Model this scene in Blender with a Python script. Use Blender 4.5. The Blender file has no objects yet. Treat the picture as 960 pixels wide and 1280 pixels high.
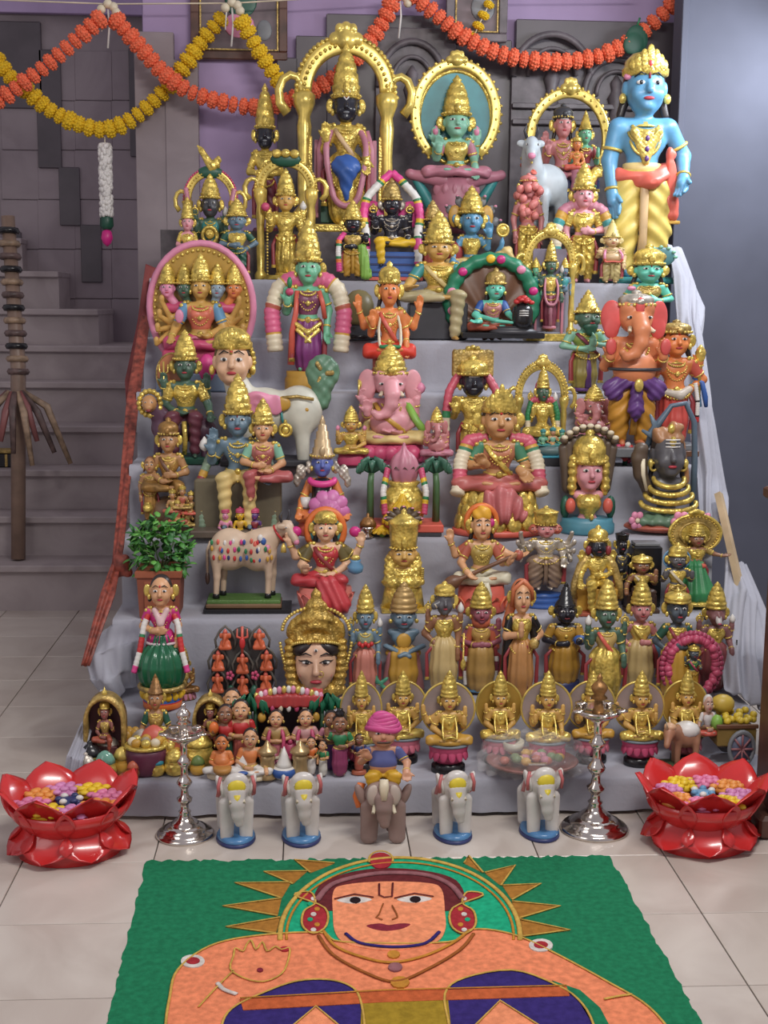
import bpy, math, random
import numpy as np
from mathutils import Vector, Matrix
from mathutils.geometry import tessellate_polygon

# ---------------------------------------------------------------- camera, world, lights, exposure
SC = bpy.context.scene
COL = SC.collection
YAW, PIT, ROL, FPX, CH = 0.0580, 0.1575, -0.0099, 1640.0, 1.281   # fitted to the square floor tiles

def ray(px, py):
    u = px - 480.0; v = py - 640.0
    c, s = math.cos(ROL), math.sin(ROL)
    u, v = c*u - s*v, s*u + c*v
    x, y, z = u, FPX, -v
    y, z = y*math.cos(PIT) + z*math.sin(PIT), -y*math.sin(PIT) + z*math.cos(PIT)
    return (x*math.cos(YAW) + y*math.sin(YAW), -x*math.sin(YAW) + y*math.cos(YAW), z)

def atY(px, py, Y):
    d = ray(px, py); t = Y/d[1]
    return (d[0]*t, Y, d[2]*t + CH)

def atZ(px, py, Z):
    d = ray(px, py); t = (Z - CH)/d[2]
    return (d[0]*t, d[1]*t, Z)

def mpp(Y):
    return Y/FPX

cam_data = bpy.data.cameras.new('camera')
cam_data.sensor_fit = 'HORIZONTAL'; cam_data.sensor_width = 36.0
cam_data.lens = 36.0*FPX/960.0
cam_data.clip_start = 0.05
cam = bpy.data.objects.new('camera', cam_data); COL.objects.link(cam)
_f = Vector(ray(480, 640)).normalized(); _r = Vector(ray(481, 640)) - Vector(ray(480, 640)); _r.normalize()
_u = _r.cross(_f)
cam.matrix_world = Matrix(((_r.x, _u.x, -_f.x, 0), (_r.y, _u.y, -_f.y, 0), (_r.z, _u.z, -_f.z, CH), (0, 0, 0, 1)))
SC.camera = cam

world = bpy.data.worlds.new('world'); SC.world = world; world.use_nodes = True
world.node_tree.nodes['Background'].inputs[0].default_value = (0.50, 0.47, 0.52, 1)
world.node_tree.nodes['Background'].inputs[1].default_value = 0.75

def area(name, loc, target, size, power, col, size_y=None):
    L = bpy.data.lights.new(name, 'AREA'); L.energy = power; L.color = col; L.size = size
    if size_y: L.shape = 'RECTANGLE'; L.size_y = size_y
    o = bpy.data.objects.new(name, L); COL.objects.link(o); o.location = loc
    o.rotation_euler = (Vector(target) - Vector(loc)).to_track_quat('-Z', 'Y').to_euler()
    return o
area('ceiling_tube_light', (0.9, 1.7, 2.75), (0.35, 4.2, 0.7), 1.3, 55, (1.0, 0.97, 0.93), 0.25)
area('wall_tube_light', (1.72, 4.35, 2.25), (0.9, 4.75, 1.3), 0.9, 24, (0.86, 0.92, 1.0), 0.12)
area('left_area_light', (-1.9, 0.9, 1.9), (0.2, 3.2, 0.3), 1.2, 14, (1.0, 0.97, 0.95), 1.6)  # broad unseen area light, out of view at the front left

SC.view_settings.view_transform = 'Standard'
SC.view_settings.look = 'None'
SC.view_settings.gamma = 1.0
SC.view_settings.use_curve_mapping = False
SC.view_settings.exposure = 0.0

# ---------------------------------------------------------------- materials
MATS = {}
def lin(c):
    return tuple((v/255.0/12.92) if v/255.0 <= 0.04045 else ((v/255.0 + 0.055)/1.055)**2.4 for v in c)

def paint(name, rgb, rough=0.42, metal=0.0, var=0.12, scale=14.0, bump=0.0, bscale=60.0, spec=0.5, coat=0.0, kind='noise', trans=0.0):
    if name in MATS: return MATS[name]
    m = bpy.data.materials.new(name); m.use_nodes = True
    nt = m.node_tree; n = nt.nodes; b = n['Principled BSDF']
    c = lin(rgb)
    b.inputs['Roughness'].default_value = rough
    b.inputs['Metallic'].default_value = metal
    b.inputs['Specular IOR Level'].default_value = spec
    b.inputs['Coat Weight'].default_value = coat
    b.inputs['Coat Roughness'].default_value = 0.12
    if trans: b.inputs['Transmission Weight'].default_value = trans
    tc = n.new('ShaderNodeTexCoord')
    if var > 0:
        t = n.new('ShaderNodeTexNoise'); t.inputs['Scale'].default_value = scale; t.inputs['Detail'].default_value = 3
        nt.links.new(tc.outputs['Object'], t.inputs['Vector'])
        r = n.new('ShaderNodeValToRGB')
        r.color_ramp.elements[0].position = 0.32; r.color_ramp.elements[1].position = 0.68
        r.color_ramp.elements[0].color = tuple(x*(1 - var*1.6) for x in c) + (1,)
        r.color_ramp.elements[1].color = tuple(min(1, x*(1 + var)) for x in c) + (1,)
        nt.links.new(t.outputs['Fac'], r.inputs['Fac']); nt.links.new(r.outputs['Color'], b.inputs['Base Color'])
    else:
        b.inputs['Base Color'].default_value = c + (1,)
    if bump > 0:
        if kind == 'voronoi':
            t2 = n.new('ShaderNodeTexVoronoi'); out = t2.outputs['Distance']
        else:
            t2 = n.new('ShaderNodeTexNoise'); t2.inputs['Detail'].default_value = 4; out = t2.outputs['Fac']
        t2.inputs['Scale'].default_value = bscale
        nt.links.new(tc.outputs['Object'], t2.inputs['Vector'])
        bp = n.new('ShaderNodeBump'); bp.inputs['Strength'].default_value = bump; bp.inputs['Distance'].default_value = 0.004
        nt.links.new(out, bp.inputs['Height']); nt.links.new(bp.outputs['Normal'], b.inputs['Normal'])
    MATS[name] = m
    return m

# painted plaster and gold leaf colours
def P(n, r, g, b, **k):
    return paint(n, tuple(.90*c + .10*150 for c in (r, g, b)), **k)        # mixes grey into every paint, so haze is put into the colour
gold = P('gold_leaf', 228, 196, 90, rough=0.3, metal=0.45, var=0.3, scale=45, bump=0.4, bscale=110, kind='voronoi')
goldp = P('gold_smooth', 230, 200, 98, rough=0.28, metal=0.45, var=0.2, scale=30)
goldd = P('gold_dull', 190, 158, 84, rough=0.4, metal=0.4, var=0.3, scale=40, bump=0.4, bscale=120, kind='voronoi')
bronze = P('antique_bronze', 150, 104, 52, rough=0.4, metal=0.45, var=0.35, scale=40, bump=0.4, bscale=120)
silverp = P('silver_paint', 196, 186, 172, rough=0.35, metal=0.45, var=0.25, scale=35, bump=0.4, bscale=110)
chrome = P('polished_silver', 225, 215, 205, rough=0.14, metal=1.0, var=0.08)
s_peach = P('skin_peach', 214, 158, 112); s_fair = P('skin_fair', 226, 178, 140); s_tan = P('skin_tan', 190, 136, 84)
s_gold = P('skin_ochre', 205, 158, 78); s_green = P('skin_green', 104, 178, 140); s_teal = P('skin_teal', 96, 196, 170)
s_blue = P('skin_blue', 88, 150, 190, rough=0.36); s_dkblue = P('skin_deep_blue', 62, 96, 160); s_gblue = P('skin_grey_blue', 96, 122, 140)
s_black = P('skin_black', 24, 24, 34, rough=0.25); s_dark = P('skin_charcoal', 82, 80, 84, rough=0.35)
s_orange = P('skin_orange', 224, 128, 66); s_pink = P('skin_pink', 222, 150, 158); s_dkgreen = P('skin_dark_green', 62, 92, 74)
s_brown = P('skin_brown', 140, 92, 62); s_rose = P('skin_rose', 196, 122, 122)
white = P('paint_white', 226, 222, 216, rough=0.4, var=0.06); ivory = P('paint_ivory', 222, 208, 178, rough=0.45)
black = P('paint_black', 18, 17, 20, rough=0.25, var=0); hair = P('paint_hair', 30, 22, 22, rough=0.35, var=0.1)
pink = P('paint_pink', 226, 62, 140); lpink = P('paint_light_pink', 226, 138, 170); dpink = P('paint_rose_pink', 196, 66, 106)
mauve = P('paint_mauve', 190, 118, 136); magenta = P('paint_magenta', 200, 36, 120)
red = P('paint_red', 196, 40, 40); dred = P('paint_dark_red', 136, 40, 46); maroon = P('paint_maroon', 116, 44, 62)
coral = P('paint_coral', 216, 92, 74); orange = P('paint_orange', 228, 112, 44); brick = P('paint_brick', 176, 84, 62)
yellow = P('paint_yellow', 232, 184, 34); cream = P('paint_cream_yellow', 224, 196, 124); ochre = P('paint_ochre', 200, 150, 52)
green = P('paint_green', 34, 122, 70); dgreen = P('paint_dark_green', 24, 78, 58); lgreen = P('paint_light_green', 130, 182, 70)
mint = P('paint_mint', 128, 186, 158); teal = P('paint_teal', 52, 140, 140); sky = P('paint_sky_blue', 96, 150, 190)
blue = P('paint_blue', 42, 84, 160); navy = P('paint_navy', 34, 44, 96); violet = P('paint_violet', 92, 52, 120); grey = P('paint_grey', 120, 122, 126)
dgrey = P('paint_dark_grey', 52, 52, 58); brownp = P('paint_brown', 110, 70, 46); dbrown = P('paint_dark_brown', 62, 40, 32)
lips_m = P('paint_lips', 176, 46, 58, var=0); skin_l = P('paint_sandal', 212, 176, 128)

# ---------------------------------------------------------------- mesh helpers
class Geo:
    """vertices plus polygons (with a material slot each) of one part"""
    def __init__(s): s.v = []; s.p = []; s.m = []; s.n = 0
    def add(s, V, polys, mi=0):
        V = np.asarray(V, dtype=np.float64).reshape(-1, 3)
        o = s.n; s.v.append(V); s.n += len(V)
        for q in polys: s.p.append([i + o for i in q]); s.m.append(mi)
        return s
    def addnp(s, V, Q, mi=0):
        return s.add(V, np.asarray(Q).tolist(), mi)
    def xf(s, f):
        s.v = [f(V) for V in s.v]; return s
    def merge(s, g, off=(0, 0, 0), sc=1.0, mi=None):
        for V in g.v: pass
        V = np.concatenate(g.v)*sc + np.array(off)
        o = s.n; s.v.append(V); s.n += len(V)
        for q, m in zip(g.p, g.m): s.p.append([i + o for i in q]); s.m.append(m if mi is None else mi)
        return s
    def V(s): return np.concatenate(s.v) if s.v else np.zeros((0, 3))

def mesh_from(name, V, polys, mis, mats, smooth=True):
    me = bpy.data.meshes.new(name)
    tot = np.array([len(q) for q in polys], dtype=np.int32)
    flat = np.fromiter((i for q in polys for i in q), dtype=np.int32, count=int(tot.sum()))
    me.vertices.add(len(V)); me.vertices.foreach_set('co', np.ascontiguousarray(V, dtype=np.float32).ravel())
    me.loops.add(len(flat)); me.loops.foreach_set('vertex_index', flat)
    me.polygons.add(len(tot))
    st = np.zeros(len(tot), dtype=np.int32); st[1:] = np.cumsum(tot)[:-1]
    me.polygons.foreach_set('loop_start', st)
    me.polygons.foreach_set('material_index', np.array(mis, dtype=np.int32))
    me.polygons.foreach_set('use_smooth', np.full(len(tot), bool(smooth)))
    for m in mats: me.materials.append(m)
    me.update(calc_edges=True); me.validate()
    return me

def as_list(m): return list(m) if isinstance(m, (list, tuple)) else [m]

# --- swept / turned / boxed shapes -> Geo
def lathe(prof, seg=20, cx=0, cy=0, sx=1, sy=1, rib=0, ribn=12, mis=None):
    g = Geo(); n = len(prof); V = []
    for r, z in prof:
        for j in range(seg):
            a = 2*math.pi*j/seg; rr = r*(1 + rib*math.cos(ribn*a))
            V.append((cx + rr*math.cos(a)*sx, cy + rr*math.sin(a)*sy, z))
    for i in range(n - 1):
        P_ = [(i*seg + j, i*seg + (j + 1) % seg, (i + 1)*seg + (j + 1) % seg, (i + 1)*seg + j) for j in range(seg)]
        g.p += [list(q) for q in P_]; g.m += [mis[i] if mis else 0]*seg
    g.p.append([j for j in reversed(range(seg))]); g.m.append(mis[0] if mis else 0)
    g.p.append([(n - 1)*seg + j for j in range(seg)]); g.m.append(mis[-1] if mis else 0)
    g.v = [np.array(V)]; g.n = len(V)
    return g

def tube(path, r, seg=8, closed=False, mis=None, flat=1.0, ref=(0, 1, 0)):
    """round tube along points; r a number or list; mis = slot per segment; flat squashes along ref"""
    p = np.array(path, float); n = len(p); R = np.full(n, r, float) if np.isscalar(r) else np.array(r, float)
    if closed: t = np.roll(p, -1, 0) - np.roll(p, 1, 0)
    else:
        t = np.zeros_like(p); t[1:-1] = p[2:] - p[:-2]; t[0] = p[1] - p[0]; t[-1] = p[-1] - p[-2]
    t /= np.linalg.norm(t, axis=1)[:, None] + 1e-12
    V = []; refv = np.array(ref, float)
    for i in range(n):
        b = refv - t[i]*np.dot(refv, t[i])
        if np.linalg.norm(b) < 0.05:
            alt = np.array((1.0, 0.3, 0.2)); b = alt - t[i]*np.dot(alt, t[i])
        b /= np.linalg.norm(b); nn = np.cross(t[i], b)
        for j in range(seg):
            a = 2*math.pi*j/seg
            V.append(p[i] + R[i]*(math.cos(a)*nn + math.sin(a)*b*flat))
    g = Geo(); m = n if closed else n - 1
    polys = []; mi = []
    for i in range(m):
        k = (i + 1) % n
        for j in range(seg):
            polys.append([i*seg + j, i*seg + (j + 1) % seg, k*seg + (j + 1) % seg, k*seg + j]); mi.append(mis[i] if mis else 0)
    if not closed:
        polys.append([j for j in reversed(range(seg))]); mi.append(mis[0] if mis else 0)
        polys.append([(n - 1)*seg + j for j in range(seg)]); mi.append(mis[-1] if mis else 0)
    g.v = [np.array(V)]; g.n = len(V); g.p = polys; g.m = mi
    return g

def sweep(path, sec, closed=False):
    """sweep a closed section [(out, depth)] along a path lying in an XZ plane"""
    p = np.array(path, float); n = len(p)
    t = np.zeros_like(p); t[1:-1] = p[2:] - p[:-2]; t[0] = p[1] - p[0]; t[-1] = p[-1] - p[-2]
    if closed: t = np.roll(p, -1, 0) - np.roll(p, 1, 0)
    t /= np.linalg.norm(t, axis=1)[:, None] + 1e-12
    s = len(sec); V = []
    for i in range(n):
        nn = np.array((-t[i][2], 0, t[i][0]))
        for a, b in sec: V.append(p[i] + nn*a + np.array((0, b, 0)))
    g = Geo(); g.v = [np.array(V)]; g.n = len(V)
    for i in range(n if closed else n - 1):
        k = (i + 1) % n
        for j in range(s): g.p.append([i*s + j, i*s + (j + 1) % s, k*s + (j + 1) % s, k*s + j]); g.m.append(0)
    if not closed:
        g.p.append(list(reversed(range(s)))); g.m.append(0); g.p.append([(n - 1)*s + j for j in range(s)]); g.m.append(0)
    return g

def boxg(c, h, bev=0.0):
    """box with chamfered edges: centre, half sizes"""
    cx, cy, cz = c; hx, hy, hz = h; b = min(bev, hx*.6, hy*.6, hz*.6)
    if b <= 0:
        V = [(cx + sx*hx, cy + sy*hy, cz + sz*hz) for sx in (-1, 1) for sy in (-1, 1) for sz in (-1, 1)]
        return Geo().add(V, [(0, 1, 3, 2), (4, 6, 7, 5), (0, 4, 5, 1), (2, 3, 7, 6), (0, 2, 6, 4), (1, 5, 7, 3)])
    V = []; rings = [(hx - b, hy - b, -hz), (hx, hy, -hz + b), (hx, hy, hz - b), (hx - b, hy - b, hz)]
    for (x, y, z) in rings:
        c2 = b*0.6
        for sx, sy in ((-1, -1), (1, -1), (1, 1), (-1, 1)):
            if sx*sy > 0: V += [(cx + sx*x, cy + sy*(y - c2), cz + z), (cx + sx*(x - c2), cy + sy*y, cz + z)]
            else: V += [(cx + sx*(x - c2), cy + sy*y, cz + z), (cx + sx*x, cy + sy*(y - c2), cz + z)]
    g = Geo(); P_ = []
    for i in range(3):
        for j in range(8): P_.append([i*8 + j, i*8 + (j + 1) % 8, (i + 1)*8 + (j + 1) % 8, (i + 1)*8 + j])
    P_.append(list(reversed(range(8)))); P_.append([24 + j for j in range(8)])
    return g.add(V, P_)

def ball(c, r, seg=8, rings=5):
    r = (r, r, r) if np.isscalar(r) else r
    V = [(c[0], c[1], c[2] - r[2])]
    for i in range(1, rings):
        a = -math.pi/2 + math.pi*i/rings
        for j in range(seg):
            t = 2*math.pi*j/seg
            V.append((c[0] + r[0]*math.cos(a)*math.cos(t), c[1] + r[1]*math.cos(a)*math.sin(t), c[2] + r[2]*math.sin(a)))
    V.append((c[0], c[1], c[2] + r[2])); n = len(V); P_ = []
    for j in range(seg): P_.append((0, 1 + (j + 1) % seg, 1 + j)); P_.append((n - 1, n - 1 - seg + j, n - 1 - seg + (j + 1) % seg))
    for i in range(rings - 2):
        for j in range(seg):
            a = 1 + i*seg; P_.append((a + j, a + (j + 1) % seg, a + seg + (j + 1) % seg, a + seg + j))
    return Geo().add(V, P_)

def beads(pts, r, seg=6, rings=4):
    g = Geo()
    for q in pts: g.merge(ball(q, r, seg, rings))
    return g

def ringg(c, axis, R, r, n=14, seg=6):
    ax = np.array(axis, float); ax /= np.linalg.norm(ax) + 1e-9
    u = np.cross(ax, (0.13, 1, 0.21)); u /= np.linalg.norm(u); v = np.cross(ax, u)
    pts = [np.array(c) + R*(math.cos(2*math.pi*i/n)*u + math.sin(2*math.pi*i/n)*v) for i in range(n)]
    return tube(pts, r, seg, True, ref=tuple(ax))

def petal(L, W, curl=0.35, thick=0.02, n=6):
    """leaf/petal blade growing along +z from the origin, facing -y, tip curled towards -y"""
    rows = []
    for i in range(n + 1):
        t = i/n; w = W*math.sin(math.pi*min(1, t*0.92 + 0.08))**0.8*(1 if t < .99 else 0.02)
        y = -curl*L*t*t; z = L*(t - 0.12*t*t)
        rows.append([(-w, y - 0.0, z), (-w*.5, y + thick*2.2, z), (w*.5, y + thick*2.2, z), (w, y, z)])
    V = [p for r in rows for p in r]; m = len(V)
    V2 = V + [(x, y + thick, z) for x, y, z in V]; P_ = []
    for i in range(n):
        for j in range(3):
            a = i*4 + j; P_.append((a, a + 1, a + 5, a + 4)); P_.append((m + a, m + a + 4, m + a + 5, m + a + 1))
        P_.append((i*4, i*4 + 4, m + i*4 + 4, m + i*4)); P_.append((i*4 + 3, m + i*4 + 3, m + i*4 + 7, i*4 + 7))
    P_.append((0, m, m + 1, 1)); P_.append((1, m + 1, m + 2, 2)); P_.append((2, m + 2, m + 3, 3))
    return Geo().add(V2, P_)

def rotz(g, a, off=(0, 0, 0)):
    c, s = math.cos(a), math.sin(a); M = np.array(((c, -s, 0), (s, c, 0), (0, 0, 1)))
    return g.xf(lambda V: V @ M.T + np.array(off))
def rotx(g, a, off=(0, 0, 0)):
    c, s = math.cos(a), math.sin(a); M = np.array(((1, 0, 0), (0, c, -s), (0, s, c)))
    return g.xf(lambda V: V @ M.T + np.array(off))
def roty(g, a, off=(0, 0, 0)):
    c, s = math.cos(a), math.sin(a); M = np.array(((c, 0, s), (0, 1, 0), (-s, 0, c)))
    return g.xf(lambda V: V @ M.T + np.array(off))

# --- implicit bodies: union of blended ellipsoids / tapered limbs, meshed with surface nets
def E(c, r, k=0.03, rot=None): return ('e', c, r, k, rot)
def C(a, b, r1, r2=None, k=0.03): return ('c', a, b, r1, r1 if r2 is None else r2, k)
def B(c, h, r=0.01, k=0.0): return ('b', c, h, r, k)
def T(c, ax, R, r, k=0.0): return ('t', c, ax, R, r, k)
def N(p): return ('-' + p[0],) + p[1:]
def mir(ps):
    out = []
    for p in ps:
        out.append(p); f = lambda q: (-q[0], q[1], q[2])
        o = p[0].strip('-')
        if o == 'e':
            rot = p[4]
            if rot is not None: rot = (rot[0], -rot[1], -rot[2])
            out.append((p[0], f(p[1]), p[2], p[3], rot))
        elif o == 'c': out.append((p[0], f(p[1]), f(p[2])) + p[3:])
        else: out.append((p[0], f(p[1])) + p[2:])
    return out
def chain(pts, rs, k=0.02):
    return [C(pts[i], pts[i + 1], rs[i], rs[i + 1], k) for i in range(len(pts) - 1)]
def eul(r):
    a, b, c = r
    ca, sa, cb, sb, cc, sc = math.cos(a), math.sin(a), math.cos(b), math.sin(b), math.cos(c), math.sin(c)
    Rx = np.array(((1, 0, 0), (0, ca, -sa), (0, sa, ca))); Ry = np.array(((cb, 0, sb), (0, 1, 0), (-sb, 0, cb))); Rz = np.array(((cc, -sc, 0), (sc, cc, 0), (0, 0, 1)))
    return Rz @ Ry @ Rx
def pbox(p):
    o = p[0].strip('-')
    if o == 'e':
        c = np.array(p[1], float); r = np.array(p[2], float)
        if p[4] is not None:
            M = eul(p[4]); r = np.sqrt(((M*r[None, :])**2).sum(1))
        return c - r, c + r
    if o == 'c':
        a = np.array(p[1], float); b = np.array(p[2], float)
        return np.minimum(a - p[3], b - p[4]), np.maximum(a + p[3], b + p[4])
    if o == 'b': c = np.array(p[1], float); h = np.array(p[2], float) + p[3]; return c - h, c + h
    c = np.array(p[1], float); h = np.full(3, p[3] + p[4]); h['xyz'.index(p[2])] = p[4]
    return c - h, c + h
def sdf_bounds(ps):
    lo = np.full(3, 1e9); hi = -lo
    for p in ps:
        if p[0][0] == '-': continue
        a, b = pbox(p); lo = np.minimum(lo, a); hi = np.maximum(hi, b)
    return lo, hi

def sdf_mesh(ps, cell, disp=None):
    lo, hi = sdf_bounds(ps); lo = lo - 2.5*cell; hi = hi + 2.5*cell
    n = np.ceil((hi - lo)/cell).astype(int) + 1
    ax = [(lo[i] + cell*np.arange(n[i])).astype(np.float32) for i in range(3)]
    F = np.full(n, 9.0, dtype=np.float32)
    for p in ps:
        o = p[0].strip('-'); k = p[3] if o == 'e' else p[-1]
        a, b = pbox(p); m = k + 3*cell
        i0 = np.clip(np.floor((a - m - lo)/cell).astype(int), 0, n - 1); i1 = np.clip(np.ceil((b + m - lo)/cell).astype(int) + 1, 1, n)
        x = ax[0][i0[0]:i1[0]][:, None, None]; y = ax[1][i0[1]:i1[1]][None, :, None]; z = ax[2][i0[2]:i1[2]][None, None, :]
        if o == 'e':
            c, r = p[1], p[2]; dx, dy, dz = x - c[0], y - c[1], z - c[2]
            if p[4] is not None:
                M = eul(p[4]).T
                dx, dy, dz = (M[i, 0]*dx + M[i, 1]*dy + M[i, 2]*dz for i in range(3))
            k0 = np.sqrt((dx/r[0])**2 + (dy/r[1])**2 + (dz/r[2])**2) + 1e-6
            k1 = np.sqrt((dx/r[0]**2)**2 + (dy/r[1]**2)**2 + (dz/r[2]**2)**2) + 1e-6
            d = k0*(k0 - 1)/k1
        elif o == 'c':
            A, Bv, r1, r2 = p[1], p[2], p[3], p[4]
            v = (Bv[0] - A[0], Bv[1] - A[1], Bv[2] - A[2]); L2 = v[0]**2 + v[1]**2 + v[2]**2 + 1e-9
            dx, dy, dz = x - A[0], y - A[1], z - A[2]
            t = np.clip((dx*v[0] + dy*v[1] + dz*v[2])/L2, 0, 1)
            d = np.sqrt((dx - t*v[0])**2 + (dy - t*v[1])**2 + (dz - t*v[2])**2) - (r1 + (r2 - r1)*t)
        elif o == 'b':
            c, h, r = p[1], p[2], p[3]
            qx, qy, qz = np.abs(x - c[0]) - h[0], np.abs(y - c[1]) - h[1], np.abs(z - c[2]) - h[2]
            d = np.sqrt(np.maximum(qx, 0)**2 + np.maximum(qy, 0)**2 + np.maximum(qz, 0)**2) + np.minimum(np.maximum(qx, np.maximum(qy, qz)), 0) - r
        else:
            c, axn, R, r = p[1], p[2], p[3], p[4]; dd = [x - c[0], y - c[1], z - c[2]]; i = 'xyz'.index(axn)
            o2 = [dd[j] for j in range(3) if j != i]
            d = np.sqrt((np.sqrt(o2[0]**2 + o2[1]**2) - R)**2 + dd[i]**2) - r
        S = F[i0[0]:i1[0], i0[1]:i1[1], i0[2]:i1[2]]
        d = d.astype(np.float32)
        if p[0][0] == '-': S[...] = np.maximum(S, -d)
        elif k > 1e-6:
            h = np.clip(0.5 + 0.5*(S - d)/k, 0, 1); S[...] = S*(1 - h) + d*h - k*h*(1 - h)
        else: S[...] = np.minimum(S, d)
    if disp is not None:
        F = F + disp(ax[0][:, None, None], ax[1][None, :, None], ax[2][None, None, :]).astype(np.float32)
    F[0] = F[-1] = 1; F[:, 0] = F[:, -1] = 1; F[:, :, 0] = F[:, :, -1] = 1
    return surfnet(F, lo, cell)

def surfnet(F, lo, cell):
    s = F < 0
    c8 = [(i, j, k) for i in (0, 1) for j in (0, 1) for k in (0, 1)]
    nx, ny, nz = F.shape
    sl = lambda A, o: A[o[0]:nx - 1 + o[0], o[1]:ny - 1 + o[1], o[2]:nz - 1 + o[2]]
    cnt = np.zeros((nx - 1, ny - 1, nz - 1), np.int8)
    for o in c8: cnt += sl(s, o)
    act = (cnt > 0) & (cnt < 8)
    idx = np.argwhere(act)
    if len(idx) == 0: return np.zeros((0, 3)), np.zeros((0, 4), int)
    vid = np.full(act.shape, -1, np.int32); vid[act] = np.arange(len(idx))
    vals = {o: F[idx[:, 0] + o[0], idx[:, 1] + o[1], idx[:, 2] + o[2]] for o in c8}
    acc = np.zeros((len(idx), 3)); w = np.zeros(len(idx))
    for a in c8:
        for d in range(3):
            if a[d]: continue
            b = list(a); b[d] = 1; b = tuple(b)
            va, vb = vals[a], vals[b]; cr = (va < 0) != (vb < 0)
            t = np.where(cr, va/np.where(cr, va - vb, 1), 0)
            for q in range(3): acc[:, q] += np.where(cr, a[q] + (t if q == d else 0), 0)
            w += cr
    V = (idx + acc/np.maximum(w, 1)[:, None])*cell + lo
    quads = []
    for d in range(3):
        a = [slice(None)]*3; b = [slice(None)]*3
        a[d] = slice(0, -1); b[d] = slice(1, None)
        sa, sb = s[tuple(a)], s[tuple(b)]; e = np.argwhere(sa != sb)
        if len(e) == 0: continue
        u, v = (d + 1) % 3, (d + 2) % 3
        ok = (e[:, u] > 0) & (e[:, v] > 0); e = e[ok]
        flip = sa[tuple(e.T)]
        def at(du, dv):
            q = e.copy(); q[:, u] += du; q[:, v] += dv
            return vid[tuple(q.T)]
        q = np.stack([at(-1, -1), at(0, -1), at(0, 0), at(-1, 0)], 1)
        q = np.where(flip[:, None], q, q[:, ::-1])
        quads.append(q[(q >= 0).all(1)])
    return V, np.concatenate(quads)

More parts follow.
